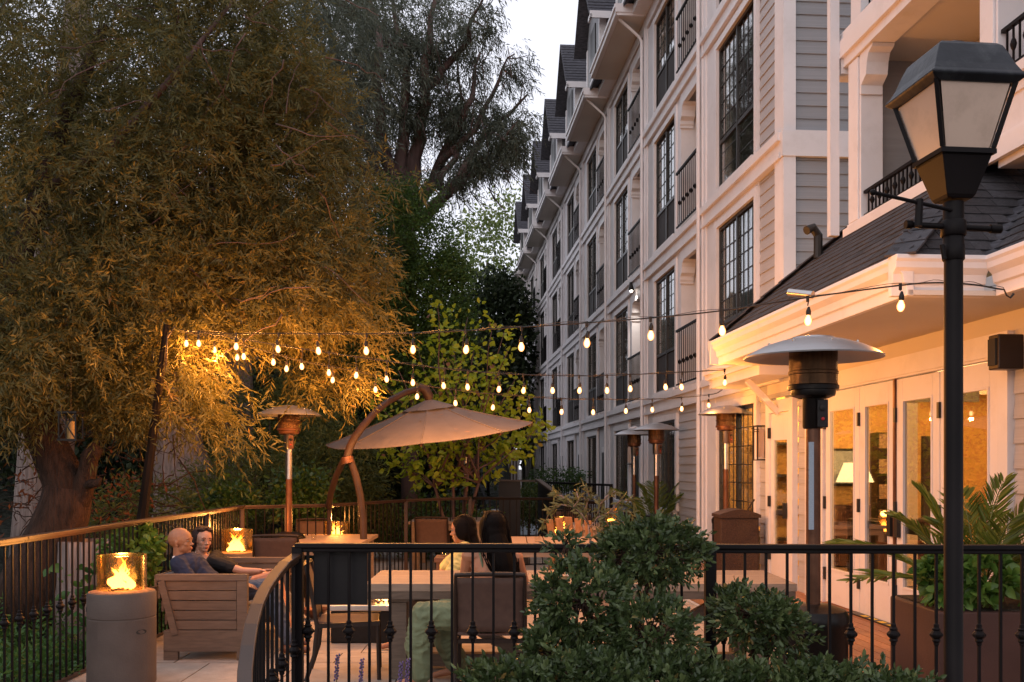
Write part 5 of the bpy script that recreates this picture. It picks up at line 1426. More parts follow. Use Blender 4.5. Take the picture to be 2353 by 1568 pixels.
def string(label, A, E, wire, bulbs, power, extra=None):
    t = thing('string_light', label, 'string lights', tuple(A), 'strings of warm bulbs over the patio')
    pts = []
    for (px, py) in wire:
        x, y = on_line(px, A, E); pts.append(Vector((x, y, EYE + (HOR - py) * y / FPX)))
    fine = []
    for i in range(len(pts) - 1):
        p0 = pts[max(i - 1, 0)]; p1 = pts[i]; p2 = pts[i + 1]; p3 = pts[min(i + 2, len(pts) - 1)]
        for k in range(6):
            u = k / 6; fine.append(.5 * ((2 * p1) + (p2 - p0) * u + (2 * p0 - 5 * p1 + 4 * p2 - p3) * u * u + (3 * p1 - p0 - 3 * p2 + p3) * u ** 3))
    fine.append(pts[-1])
    if extra: fine += extra
    MB().tube(fine, .0055, 5).build('cable', cable_m, t)
    st_ = [p + Vector((0, .01, .012 + .008 * math.sin(i))) for i, p in enumerate(fine)]
    MB().tube(st_, .002, 4).build('support_wire', cable_m, t)
    for j, (px, py) in enumerate(bulbs):
        x, y = on_line(px, A, E); zc = EYE + (HOR - py) * y / FPX
        # cable height above
        best = min(fine, key=lambda p: abs(p.x - x) + abs(p.y - y)); zw = best.z
        b = inst(bulb_me, 'bulb', t, (x, y, zc - .036), (random.uniform(-.12, .12), random.uniform(-.12, .12), 0), (.92, .92, .88))
        s_ = bpy.data.objects.new('socket', sock_me); COL.objects.link(s_); s_.parent = b
        top = Vector((x, y, zc + .10))
        if zw > top.z + .01:
            MB().tube([top, Vector((x + .004, y, (top.z + zw) / 2)), Vector((x, y, zw))], .0045, 5).tube([Vector((x, y, zw - .03)), Vector((x, y, zw + .01))], .011, 6).build('drop_cord', cable_m, t)
        point_light('bulb_light', (x, y, zc - .075), power[0] + (power[1] - power[0]) * min(1, max(0, (px - 750) / 450)), (1.0, .37, .075), .02, t)
    return t
BP = (22, 10)
EA = B(sN + .1, Dv - .05, EZ - .12)
E1 = P(2296, 664, 6.05); 
string('nearest light string rising to a hook on the restaurant eave at the right', pole_top, E1,
    [(379, 757), (457, 762), (543, 768), (640, 767), (733, 768), (842, 768), (949, 766), (1070, 760), (1198, 752), (1348, 742), (1495, 731), (1660, 714), (1856, 684), (2069, 656), (2160, 650), (2240, 655), (2292, 664)],
    [(457, 790), (543, 797), (640, 803), (733, 807), (842, 807), (949, 804), (1070, 804), (1198, 798), (1348, 789), (1495, 772), (1660, 761), (1856, 737), (2069, 704)], BP,
    [E1 + Vector((.03, 0, -.005)), E1 + Vector((.045, 0, -.04)), E1 + Vector((.07, 0, -.055)), E1 + Vector((.09, 0, -.03))])
E2 = P(1668, 850, 11.75)
string('middle light string crossing to the far corner of the restaurant eave', pole_top + Vector((0, .02, -.01)), E2,
    [(379, 757), (500, 770), (628, 792), (700, 803), (800, 818), (900, 832), (1000, 845), (1100, 855), (1202, 861), (1331, 864), (1448, 861), (1567, 856), (1668, 850)],
    [(428, 790), (560, 820), (628, 833), (694, 843), (756, 857), (818, 863), (889, 872), (949, 880), (1020, 887), (1075, 890), (1146, 895), (1202, 898), (1270, 898), (1331, 898), (1395, 898), (1448, 894), (1530, 890), (1567, 890), (1665, 880)], BP)
E3 = P(1665, 895, 14.4)
string('lowest light string sagging past the umbrella to the door canopy', pole_top + Vector((0, .04, -.02)), E3,
    [(379, 757), (500, 778), (600, 805), (700, 832), (800, 850), (900, 872), (1000, 890), (1100, 903), (1200, 911), (1300, 917), (1400, 918), (1500, 918), (1629, 908), (1660, 896)],
    [(493, 805), (545, 822), (658, 848), (764, 874), (863, 896), (958, 912), (1047, 927), (1132, 937), (1216, 943), (1290, 947), (1363, 948), (1438, 945), (1499, 942), (1566, 940), (1629, 932)], BP)
from mathutils import noise as mnoise
# ------------------------------------------------------------------ foliage materials
willow_leaf = leafmat('narrow_olive_leaf', [(0, (.050, .056, .018)), (.45, (.118, .104, .029)), (.84, (.19, .15, .04)), (1, (.30, .15, .045))], .4, .5)
euc_leaf = leafmat('eucalyptus_leaf', [(0, (.055, .065, .045)), (.6, (.095, .11, .075)), (.90, (.14, .14, .09)), (1, (.26, .14, .10))], .35, .5)
dark_leaf = leafmat('dark_evergreen_leaf', [(0, (.035, .075, .018)), (.6, (.075, .14, .028)), (1, (.13, .20, .045))], .35, .5)
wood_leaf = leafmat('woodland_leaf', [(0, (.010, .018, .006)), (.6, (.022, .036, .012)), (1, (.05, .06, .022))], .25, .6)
far_leaf = leafmat('far_tree_leaf', [(0, (.11, .15, .04)), (.6, (.20, .26, .07)), (1, (.32, .32, .14))], .45, .6)
lime_leaf = leafmat('lime_magnolia_leaf', [(0, (.20, .28, .02)), (.5, (.32, .42, .03)), (.86, (.46, .50, .05)), (.9, (.34, .19, .13)), (1, (.26, .14, .10))], .5, .4)
box_leaf = leafmat('boxwood_leaf', [(0, (.018, .032, .010)), (.5, (.052, .078, .026)), (.86, (.13, .165, .06)), (.92, (.26, .17, .05)), (1, (.26, .10, .04))], .14, .36)
shrub_leaf = leafmat('shrub_leaf', [(0, (.055, .070, .018)), (.6, (.115, .14, .035)), (1, (.20, .20, .06))], .4, .5)
glossy_leaf = leafmat('glossy_shrub_leaf', [(0, (.03, .07, .015)), (.6, (.06, .12, .025)), (1, (.14, .16, .04))], .3, .35)
fern_leaf = leafmat('fern_leaf', [(0, (.03, .08, .02)), (.6, (.06, .15, .035)), (1, (.10, .20, .05))], .35, .5)
olive_leaf = leafmat('olive_leaf', [(0, (.06, .08, .035)), (.6, (.11, .13, .06)), (1, (.19, .18, .08))], .3, .45)
rust_leaf = leafmat('rust_leaf', [(0, (.10, .03, .015)), (1, (.22, .08, .03))], .3, .6)

def clusters(ells, n, rg, shell=.45):
    """cluster centres spread through a union of ellipsoids, weighted by size"""
    w = np.array([e[1][0] * e[1][1] * e[1][2] for e in ells]) ** .67; w /= w.sum()
    C = []; V = []
    for e, k in zip(ells, rg.multinomial(n, w)):
        c, v = in_ell(k, e[0], e[1], rg, shell); C.append(c); V.append(v)
    return np.concatenate(C), np.concatenate(V)
def foliage(name, parent, C, V, per, spread, mode, m, rg, L, W, k=9, slen=.25, up=0.0, seed=1, six=False, droop=.1, out=.6, tint=None):
    n = len(C)
    base = np.repeat(C, per, 0) + rg.normal(size=(n * per, 3)) * spread
    d = np.repeat(V, per, 0) * out + rg.normal(size=(n * per, 3)) * .55 + np.array([[0, 0, up]])
    ct = np.repeat(rg.random(n), per)
    if mode == 'sprig':
        Ps, Ds, Ls, Ws, T = sprigs(base, d, np.full(n * per, slen) * rg.uniform(.6, 1.3, n * per), k, L, W, rg)
        T = T * .65 + np.tile(ct, k) * .35
    else:
        Ps, Ds = base, d; Ls = L * rg.uniform(.6, 1.3, len(base)); Ws = W * rg.uniform(.6, 1.3, len(base)); T = ct * .5 + rg.random(len(base)) * .5
    return leaf_mesh(name, Ps, Ds, Ls, Ws, m, parent, T, six, .22, droop, seed)

# ------------------------------------------------------------------ the big drooping tree on the left
g = np.random.default_rng(5)
tb = P(120, 1330, 10.9)
wt = thing('willow_tree', 'huge narrow-leaved tree filling the left side, its lower foliage lit orange by the bulbs', 'tree', (tb.x, tb.y, -.4))
tr = MB()
def pth(l, Y): return [P(x, y, Y + dy) for (x, y, dy) in l]
tr.tube(pth([(60, 1420, 0), (95, 1310, 0), (128, 1230, 0), (150, 1165, 0), (158, 1120, 0)], 10.9), [.42, .36, .30, .27, .25], 14)
tr.tube(pth([(165, 1180, 0), (150, 1110, 0), (110, 1020, .0), (75, 935, .05), (45, 870, .1), (20, 800, .2), (30, 650, .4), (90, 450, .6), (160, 250, .8), (240, 60, 1.)], 10.9), [.20, .23, .20, .19, .17, .15, .13, .11, .09, .06], 12)
tr.tube(pth([(155, 1190, 0), (188, 1130, -.05), (200, 1085, -.1), (206, 1050, -.15), (220, 1030, -.2)], 10.9), [.17, .13, .10, .095, .085], 10)
tr.tube(pth([(190, 1115, 0), (225, 1110, -.1), (232, 1098, -.1)], 10.8), [.06, .045, .02], 7)
tr.build('trunk', bark_dark, wt, smooth='all')
lm = MB()
for (l, Y, r) in (([(40, 870, 0), (140, 720, 0), (300, 560, .4), (470, 430, .9), (640, 330, 1.3)], 11.9, .09), ([(30, 700, .2), (-60, 500, 0), (-120, 300, 0)], 11.2, .1), ([(95, 440, .6), (260, 330, .4), (420, 150, .6), (560, -30, .8)], 11, .07),
                  ([(150, 720, 0), (330, 700, .3), (500, 660, .8), (680, 600, 1.1), (820, 610, 1.3)], 11.6, .035), ([(300, 560, .2), (420, 600, -.2), (520, 700, -.1)], 11.6, .025), ([(470, 430, .5), (620, 480, .8), (790, 520, 1.1)], 11.6, .03)):
    lm.tube(pth(l, Y), [r * (1 - .75 * i / (len(l) - 1)) for i in range(len(l))], 7)
for i in range(90):
    a = P(g.uniform(-20, 800), g.uniform(-20, 760), g.uniform(10.8, 12.8))
    d = Vector((g.normal() * .6, g.normal() * .4, g.normal() * .35 - .15)); limb(lm, a, a + d, .008, .003, g, .22, 4, 6)
lm.build('limbs', bark_euc, wt, smooth='all')
def E(px, py, Y, rx, ry, rz): return (tuple(P(px, py, Y)), (rx, ry, rz))
ells = [E(200, 200, 12.2, 2.5, 1.9, 3.2), E(40, 560, 11.3, 1.9, 1.4, 2.1), E(460, 330, 12.3, 1.55, 1.2, 2.0), E(640, 480, 12.4, 1.15, 1.0, 1.7), E(720, 640, 12.3, .8, .7, 1.15), E(560, 640, 12.0, 1.2, .75, 1.0),
        E(300, 740, 11.6, 1.3, .9, .95), E(90, 780, 10.7, .95, .8, .7), E(-40, 840, 10.2, .7, .7, .6), E(560, 90, 12.6, .75, .9, 1.8), E(330, 880, 11.3, .75, .6, .5), E(760, 820, 12.4, .5, .45, .40), E(650, 290, 12.5, .65, .8, 1.2)]
C, V = clusters(ells, 1650, g, .3)
foliage('crown', wt, C, V, 13, .15, 'sprig', willow_leaf, g, .095, .0175, 11, .30, -.16, 2, droop=.15)
# drooping outer sprays
C = []; V = []
for (px, py, Y, n) in ((450, 910, 11.2, 14), (500, 980, 11.0, 9), (400, 860, 11.0, 14), (860, 620, 12.2, 8), (880, 745, 12.0, 6), (800, 855, 12.2, 7), (720, 880, 12.3, 8), (830, 420, 12.3, 7), (250, 930, 10.9, 6), (20, 960, 10.4, 5), (300, 930, 11.1, 12), (640, 700, 11.6, 12), (560, 745, 11.4, 8), (800, 700, 12, 10)):
    for i in range(n * 2):
        C.append(tuple(P(px + g.normal() * 38, py + g.normal() * 26, Y + g.normal() * .25))); V.append((.8, -.2, -.35) if px > 200 else (-.3, -.2, -.5))
foliage('outer_sprays', wt, np.array(C), np.array(V), 3, .07, 'sprig', willow_leaf, g, .10, .018, 12, .34, -.15, 3, droop=.15)

# hanging lantern in that tree
hl_ = thing('hanging_lantern', 'dark lantern with crossed bars and a cream candle hanging in the left tree', 'lantern', tuple(P(163, 1010, 10.2)))
lc = P(163, 980, 10.2)
f = MB(); w, h = .085, .13
for sx in (-1, 1):
    for sy in (-1, 1): f.box(lc.x + sx * w - .007, lc.x + sx * w + .007, lc.y + sy * w - .007, lc.y + sy * w + .007, lc.z - h, lc.z + h)
f.box(lc.x - w - .015, lc.x + w + .015, lc.y - w - .015, lc.y + w + .015, lc.z - h - .02, lc.z - h).box(lc.x - w - .015, lc.x + w + .015, lc.y - w - .015, lc.y + w + .015, lc.z + h, lc.z + h + .02)
f.beam((lc.x - w, lc.y - w - .004, lc.z - h), (lc.x + w, lc.y - w - .004, lc.z + h), .012, .006, Vector((0, 1, 0))).beam((lc.x + w, lc.y - w - .006, lc.z - h), (lc.x - w, lc.y - w - .006, lc.z + h), .012, .006, Vector((0, 1, 0)))
f.tube([(lc.x, lc.y, lc.z + h + .02), (lc.x, lc.y, lc.z + .8)], .004, 4).build('frame', heater_black, hl_)
MB().lathe([(.04, -h), (.04, .05)], 16, tuple(lc)).build('candle', mat('cream_candle', (.35, .22, .08), .6), hl_, smooth=True)

# ------------------------------------------------------------------ pale-trunked eucalyptus trees behind
def euc_tree(label, path, rads, Y, crown, ncl, seed, per=11):
    gg = np.random.default_rng(seed); b = P(path[0][0], path[0][1], Y)
    t = thing('eucalyptus_tree', label, 'tree', (b.x, b.y, -.4), 'eucalyptus trees')
    MB().tube([P(x, y, Y) for x, y in path], rads, 14).build('trunk', bark_pale, t, smooth='all')
    C, V = clusters(crown, ncl, gg, .3)
    foliage('crown', t, C, V, per, .22, 'sprig', euc_leaf, gg, .15, .028, 7, .4, -.35, seed, droop=.3)
    return t
euc_tree('wide pale-barked trunk at the far left behind the leaning dark trunk', [(95, 1330), (100, 1180), (108, 1000), (112, 850), (120, 600), (150, 300), (180, 0)], [.52, .46, .42, .38, .33, .26, .2], 16.5,
         [E(60, 100, 17, 4, 2.5, 4.2), E(300, 420, 18, 3, 2, 3)], 420, 31)
euc_tree('broad pale grey trunk with a flared base behind the light pole', [(455, 1260), (440, 1150), (412, 1040), (396, 920), (392, 700), (400, 400), (420, 50)], [.95, .66, .46, .36, .32, .27, .2], 18,
         [E(420, 60, 19, 3.8, 2.5, 3.6), E(620, 420, 20, 2.6, 2, 3)], 420, 32)
euc_tree('slimmer purple-grey trunk rising behind the first bulbs', [(560, 1250), (552, 1000), (548, 850), (545, 650), (540, 450), (560, 100)], [.36, .30, .27, .25, .22, .15], 20,
         [E(600, 30, 21, 3.2, 2.2, 3.2)], 220, 33)

# the open-crowned eucalyptus against the sky
g = np.random.default_rng(8)
YE = 25.0
et = thing('tall_eucalyptus', 'tall open eucalyptus with reddish limbs fanning out against the pale sky', 'tree', (P(930, 1200, YE).x, YE, -.4))
mb = MB(); segs = []
limb(mb, P(900, 1250, YE), P(925, 480, YE), .5, .34, g, .02, 12, 8)
mainl = [((905, 470), (880, 300), (860, 120), (840, -80), .22), ((930, 480), (960, 330), (985, 150), (1010, -60), .24), ((915, 500), (850, 420), (790, 330), (720, 200), .16),
         ((940, 500), (1010, 380), (1070, 250), (1105, 120), .20), ((960, 520), (1060, 400), (1130, 300), (1210, 215), .17), ((930, 460), (925, 300), (930, 130), (900, -60), .2),
         ((900, 460), (830, 300), (770, 120), (730, -40), .18), ((1010, 380), (1090, 300), (1145, 190), (1185, 120), .11), ((985, 200), (1050, 120), (1090, 50), (1110, -30), .11), ((1060, 400), (1150, 350), (1165, 310), (1190, 300), .05),
         ((980, 500), (1040, 440), (1100, 390), (1150, 340), .10), ((740, -30), (830, 50), (930, 110), (1010, 120), .16), ((1012, 430), (1040, 360), (1060, 240), (1050, 100), .1)]
C = []; V = []
for (a, b, c, d, r) in mainl:
    dy = [0, g.normal() * .5, g.normal() * .9, g.normal() * 1.2]
    pts = [P(*q_, YE + dd) for q_, dd in zip((a, b, c, d), dy)]
    fine = []
    for i in range(13):
        u = i / 12 * 3; j = min(int(u), 2); fine.append(pts[j].lerp(pts[j + 1], u - j) + Vector(tuple(g.normal(size=3) * .06)))
    mb.tube(fine, [r * (1 - .85 * i / 12) for i in range(13)], 7)
    for s_ in range(13):
        u = g.uniform(.28, 1.0); p = fine[min(int(u * 12), 12)]
        ln = .3 + .75 * (1 - u * .5) * g.random()
        dv = Vector((g.normal() * .7 + (.35 if p.x > -1 else -.25), g.normal() * .7, g.normal() * .55 + .15)).normalized() * ln
        tw_ = limb(mb, p, p + dv, .035 * (1 - u * .5), .006, g, .16, 4, 6)
        for q_ in tw_[2:]:
            if g.random() < .85: C.append(tuple(q_)); V.append((dv.x / ln, dv.y / ln, -.5))
for i in range(110):      # dead hanging twigs
    a = P(g.uniform(720, 1180), g.uniform(80, 420), YE + g.normal() * .8); limb(mb, a, a + Vector((g.normal() * .3, g.normal() * .2, -g.uniform(.5, 1.6))), .012, .004, g, .12, 4, 6)
for (px, py) in ((1080, 440), (1120, 430), (1050, 450), (1160, 390)):
    a = P(px, py, YE); 
    for k in range(4): limb(mb, a, a + Vector((g.uniform(.1, 1.0), 0, -g.uniform(.4, 1.0))), .012, .004, g, .15, 4, 6)
mb.build('limbs', bark_euc, et, smooth='all')
foliage('crown', et, np.array(C), np.array(V), 8, .17, 'sprig', euc_leaf, g, .13, .026, 7, .32, -.4, 9, droop=.35)
C2, V2 = clusters([E(790, 90, YE + 1, 2.0, 1.6, 2.6), E(930, 60, YE + 1.5, 2.0, 1.6, 2.3), E(860, 330, YE + 1, 1.6, 1.3, 1.7), E(1010, 50, YE + 1, .8, 1.2, 1.2), E(730, 330, YE, 1.4, 1.3, 2.2), E(740, 120, YE, 1.5, 1.3, 2.4), E(900, 250, YE + .5, 1.6, 1.2, 1.8)], 520, g, .1)
foliage('inner_crown', et, C2, V2, 8, .3, 'sprig', euc_leaf, g, .15, .028, 7, .4, -.4, 10, droop=.35)

# ------------------------------------------------------------------ dense dark evergreen, far trees, hedge
def round_tree(name, label, base, ells, ncl, per, spread, m, L, W, seed, trunk_r=.2, mode='leaf', shell=.72, six=False, group=None, stuff=False, cat='tree', out=.6):
    gg = np.random.default_rng(seed)
    t = thing(name, label, cat, base, group)
    top = Vector(ells[0][0])
    MB().tube([base, (top.x * .6 + base[0] * .4, top.y, top.z * .5), tuple(top)], [trunk_r, trunk_r * .7, trunk_r * .3], 8).build('trunk', bark_euc, t, smooth='all')
    C, V = clusters(ells, ncl, gg, shell)
    foliage('crown', t, C, V, per, spread, mode, m, gg, L, W, 6, L * 3.5, .05, seed, six=six, out=out)
    return t
YD = 21.5
round_tree('evergreen_tree', 'dense dark green evergreen below the eucalyptus in the middle', (P(950, 1200, YD).x, YD, -.4),
           [E(930, 640, YD, 1.35, 1.1, 2.2), E(985, 760, YD, .95, .9, 1.7), E(880, 560, YD, .9, .8, 1.3), E(900, 830, YD, 1.1, .9, 1.6), E(1030, 690, YD + .2, .55, .6, 1.2)], 2600, 26, .12, dark_leaf, .075, .04, 41, .25, shell=.62)
round_tree('distant_tree', 'pale green distant tree left of the last dormer', (P(1130, 1100, 55).x, 55, -.4), [E(1120, 600, 55, 1.8, 1.8, 2.6), E(1165, 560, 55, 1.4, 1.4, 2.6), E(1070, 590, 55, 1.2, 1.2, 2.2), E(1185, 480, 56, .6, 1, 1.2), E(1110, 510, 55, .9, 1, 1.1)], 210, 17, .34, far_leaf, .22, .15, 42, .25, shell=.1)
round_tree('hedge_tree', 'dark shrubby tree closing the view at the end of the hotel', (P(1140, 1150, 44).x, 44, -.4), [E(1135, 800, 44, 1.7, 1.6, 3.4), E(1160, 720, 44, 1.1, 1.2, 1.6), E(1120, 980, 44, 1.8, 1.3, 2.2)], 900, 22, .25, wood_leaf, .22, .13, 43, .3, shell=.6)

# woodland on the slope, one mass nobody could count
gg = np.random.default_rng(51)
ells = []
for i in range(34):
    px = gg.uniform(-150, 800); Y = gg.uniform(22, 32); top = 420 + 120 * gg.random() + max(0, px - 700) * .35
    ells.append(E(px, top + 260, Y, 1.9, 1.4, (300) / (FPX / Y)))
    ells.append(E(px + 40, 1010, Y - 1, 1.9, 1.2, 1.5)); ells.append(E(gg.uniform(800, 1060), 930, Y, 1.5, 1.2, 2.2))
C, V = clusters(ells, 5200, gg, .7)
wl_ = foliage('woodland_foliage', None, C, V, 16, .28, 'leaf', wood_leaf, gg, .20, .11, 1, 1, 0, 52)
setkind(wl_, 'stuff'); tag(wl_, 'dark woodland foliage filling the slope behind the patio trees', 'woodland')

# lime-green young tree lit by the bulbs
g = np.random.default_rng(61); YL = 16.6
lt_ = thing('magnolia_tree', 'young lime-green broad-leaved tree glowing behind the umbrella', 'tree', (P(1045, 1290, YL).x, YL, -.3))
mb = MB(); C = []; V = []
base = P(1050, 1300, YL)
stems = [(1040, 1100), (1075, 1090), (1000, 1120), (1100, 1110)]
ends = [(1005, 700), (1040, 790), (1075, 730), (1130, 760), (1170, 800), (1185, 870), (1205, 950), (1235, 985), (1180, 1020), (960, 800), (915, 850), (880, 880), (870, 930), (900, 990), (930, 1050), (985, 1070), (1020, 1075), (1150, 1040), (1090, 880), (1020, 880), (1120, 930), (970, 930), (1060, 980), (1000, 750), (1160, 760), (1190, 900), (1090, 800), (1140, 850), (940, 900), (1240, 970), (890, 1040)]
for i, (px, py) in enumerate(ends):
    s_ = stems[i % 4]; a = P(s_[0], s_[1], YL); e = P(px, py, YL + g.normal() * .45)
    fine = limb(mb, a, e, .022, .006, g, .10, 5, 8)
    for q_ in fine[3:]:
        for k in range(4): C.append(tuple(q_ + Vector(tuple(g.normal(size=3) * .10)))); v_ = (e - a).normalized(); V.append((v_.x, v_.y, v_.z))
for s_ in stems: limb(mb, base, P(s_[0], s_[1], YL), .05, .024, g, .05, 7, 6)
mb.build('trunk', bark_euc, lt_, smooth='all')
foliage('crown', lt_, np.array(C), np.array(V), 3, .085, 'leaf', lime_leaf, g, .130, .078, seed=62, six=True, droop=.35, up=-.1)

# shrubs behind the rear railing
def shrub(label, px, py, Y, rx, rz, m, n, L, W, seed, ry=.8, six=False, name='shrub'):
    return round_tree(name, label, (P(px, 0, Y).x, Y, -.4), [E(px, py, Y, rx, ry, rz), E(px + rx * 40, py + 20, Y, rx * .7, ry * .8, rz * .8), E(px - rx * 50, py + 25, Y, rx * .7, ry, rz * .7)], n, 20, .09, m, L, W, seed, .04, shell=.55, six=six, cat='shrub', group='shrubs behind the patio')
shrub('feathery olive-green shrub behind the left heater', 560, 1110, 16.5, .95, .75, shrub_leaf, 330, .10, .022, 71)
shrub('feathery grey-green shrub right of the left heater', 760, 1060, 17.5, 1.05, 1.0, shrub_leaf, 420, .11, .024, 72)
shrub('dark feathery shrub under the heater dome', 620, 960, 18.5, 1.3, 1.1, shrub_leaf, 420, .11, .024, 73)
shrub('glossy broad-leaved shrub just behind the left heater pole', 690, 1130, 15.2, .42, .36, glossy_leaf, 90, .10, .045, 74, .4, True)
shrub('glossy yellow-green shrub behind the railing corner', 520, 1150, 14.6, .38, .22, glossy_leaf, 70, .10, .045, 75, .4, True)
shrub('dim shrub behind the leaning trunk with rusty twigs', 330, 1170, 14.5, .9, .5, shrub_leaf, 200, .10, .025, 76)
shrub('low lit shrub behind the rear railing under the lime tree', 1010, 1200, 18.0, 1.0, .5, glossy_leaf, 240, .10, .04, 77, .6)
shrub('low dark shrub at the railing between the umbrella legs', 800, 1195, 17.6, .9, .55, shrub_leaf, 260, .09, .03, 78, .5)
shrub('clipped green hedge in front of the far hotel rooms', 1280, 1098, 30, .9, .22, glossy_leaf, 120, .09, .05, 79, .6, False, 'hedge')
shrub('shrub between the ramp wall panels', 1215, 1160, 26, .6, .5, shrub_leaf, 130, .09, .04, 80, .5)
g = np.random.default_rng(90)
mb = MB()
for i in range(120):
    a = P(g.uniform(20, 420), g.uniform(980, 1230), g.uniform(12, 14.5)); limb(mb, a, a + Vector((g.normal() * .5, g.normal() * .3, g.normal() * .4)), .010, .003, g, .2, 4, 6)
tg = mb.build('bare_twigs', bark_dark); setkind(tg, 'stuff'); tag(tg, 'tangle of bare reddish twigs around the dark left trunk', 'twigs')
C, V = clusters([E(230, 1130, 12.2, .8, .5, .5), E(330, 1150, 12.8, .6, .5, .3), E(80, 1120, 12, .8, .5, .6)], 60, g, .1)
o = foliage('dry_leaves', None, C, V, 7, .1, 'leaf', rust_leaf, g, .09, .03, seed=91); setkind(o, 'stuff'); tag(o, 'dry rust-coloured leaves hanging in the twigs at left', 'leaves')
# ferns and ivy on the slope beyond the railing
n = 2400
X = g.uniform(-7.5, -3.62, n); Y = g.uniform(5.5, 13.5, n)
Cc = np.stack([X, Y, np.array([hillz(a, b) for a, b in zip(X, Y)]) + g.uniform(.02, .38, n)], 1); Vv = np.tile(np.array([[0.3, -.4, .55]]), (n, 1))
o = foliage('ground_ferns', None, Cc, Vv, 2, .05, 'sprig', fern_leaf, g, .075, .026, 10, .26, .1, 92); setkind(o, 'stuff'); tag(o, 'green ferns and ivy covering the ground outside the left railing', 'ferns')
n = 260; t_ = g.uniform(0, 1, n)
Cc = np.array([tuple(P(255 + g.normal() * 45, 1300 + 250 * a, 9.8 - .6 * a)) for a in t_]); Vv = np.tile(np.array([[0, -1, .1]]), (n, 1))
o = foliage('ivy', None, Cc, Vv, 1, .03, 'leaf', fern_leaf, g, .13, .09, seed=93, six=True); setkind(o, 'stuff'); tag(o, 'broad ivy leaves climbing behind the left railing', 'ivy')
st = thing('tree_stump', 'pale fluted tree trunk base seen through the left railing bars', 'trunk', tuple(P(215, 1500, 10.6)))
mb = MB()
for k in range(14):
    t = 2 * PI * k / 14; c = P(210, 1400, 10.9); x = c.x + .30 * math.cos(t); y = 10.9 + .30 * math.sin(t)
    mb.tube([(x, y, -.6), (x * .99 + c.x * .01, y, .2), (x * .93 + c.x * .07, y, .85)], [.11, .09, .08], 7)
mb.build('bark', bark_pale, st, smooth='all')

# ------------------------------------------------------------------ clipped topiary and hedge in front
def topiary(name, label, lobes, per_ball, seed, stem, cat='shrub'):
    gg = np.random.default_rng(seed)
    t = thing(name, label, cat, stem[0])
    mb = MB()
    for (c, r) in lobes:
        a = Vector(stem[0]); b = Vector(c)
        fine = limb(mb, a + Vector((gg.normal() * .03, 0, 0)), b, .016, .009, gg, .1, 6, 6)
        for k in range(26):
            v = unit(gg.normal(size=(1, 3)))[0]; limb(mb, b, b + Vector(tuple(v * np.array(r) * .9)), .004, .0015, gg, .15, 4, 5)
    mb.build('branches', bark_dark, t, smooth='all')
    Cs = []; Vs = []
    for (c, r) in lobes:
        k = int(per_ball * (r[0] * r[1] + r[0] * r[2]) / .10)
        p, v = in_ell(k, c, r, gg, .62)
        # ragged surface
        p = p + v * (gg.random((k, 1)) ** 3) * .028
        nz = np.array([mnoise.noise(Vector(tuple(q_)) * 9.0) for q_ in p]); keep = nz > -.30; p = p[keep] + v[keep] * nz[keep][:, None] * .05; v = v[keep]
        Cs.append(p); Vs.append(v)
    C = np.concatenate(Cs); V = np.concatenate(Vs)
    foliage('leaves', t, C, V, 1, .006, 'sprig', box_leaf, gg, .034, .0165, 7, .066, .35, seed, six=True, droop=.05, out=1.0)
    return t
L = lambda px, py, Y, rx, ry, rz: (tuple(P(px, py, Y)), (rx, ry, rz))
topiary('topiary', 'cloud-pruned evergreen topiary with three overlapping leafy balls in front of the railing',
        [L(1502, 1266, 4.62, .200, .19, .118), L(1335, 1385, 4.35, .175, .17, .150), L(1492, 1455, 4.22, .150, .16, .112), L(1270, 1500, 4.3, .09, .12, .10), L(1425, 1285, 4.55, .07, .09, .07), L(1300, 1255, 4.5, .03, .03, .06)], 950, 101, [tuple(P(1440, 1620, 4.5))])
topiary('round_bush', 'dark leafy ball-shaped bush in front of the heater base', [L(1724, 1415, 4.60, .165, .16, .095), L(1790, 1450, 4.55, .08, .1, .07)], 950, 102, [tuple(P(1720, 1620, 4.6))])
topiary('low_hedge', 'low clipped hedge of small grey-green leaves along the bottom edge', [L(x, 1608 + g.normal() * 10 + (12 if x > 1900 else 0), 4.0 + g.normal() * .06, .14, .16, .115) for x in range(1165, 2110, 80)], 820, 103, [tuple(P(1650, 1700, 4.1))], 'hedge')

# olive sapling beyond the railing
g = np.random.default_rng(111); ov = thing('olive_sapling', 'thin sapling with long grey-green leaves rising in front of the rear tables', 'sapling', tuple(P(1358, 1480, 9.6)))
mb = MB(); C = []; V = []
trk = [P(1358, 1480, 9.6), P(1357, 1300, 9.6), P(1356, 1240, 9.6), P(1352, 1205, 9.6)]
mb.tube(trk, [.018, .015, .012, .010], 6)
for l in ([(1352, 1205), (1335, 1180), (1318, 1165), (1290, 1160), (1265, 1175), (1250, 1205)], [(1354, 1215), (1372, 1190), (1400, 1178), (1430, 1175), (1452, 1180)], [(1352, 1205), (1345, 1170), (1355, 1140), (1345, 1120)], [(1318, 1165), (1290, 1140), (1270, 1135)], [(1372, 1190), (1378, 1160), (1395, 1140), (1415, 1130)], [(1400, 1178), (1425, 1150), (1450, 1150)], [(1356, 1240), (1375, 1225), (1385, 1215)], [(1318, 1165), (1330, 1150), (1325, 1130)]):
    pts = [P(x, y, 9.6 + g.normal() * .05) for x, y in l]; mb.tube(pts, [.008 * (1 - .6 * i / len(pts)) for i in range(len(pts))], 5)
    for i, q_ in enumerate(pts[1:]):
        d = (pts[i + 1] - pts[i]).normalized()
        for k in range(12): C.append(tuple(q_ + d * g.uniform(-.08, .03))); V.append((d.x, d.y, d.z))
mb.build('stem', bark_pale, ov, smooth='all')
foliage('leaves', ov, np.array(C), np.array(V), 1, .01, 'leaf', olive_leaf, g, .095, .022, seed=112, six=True, droop=.1)
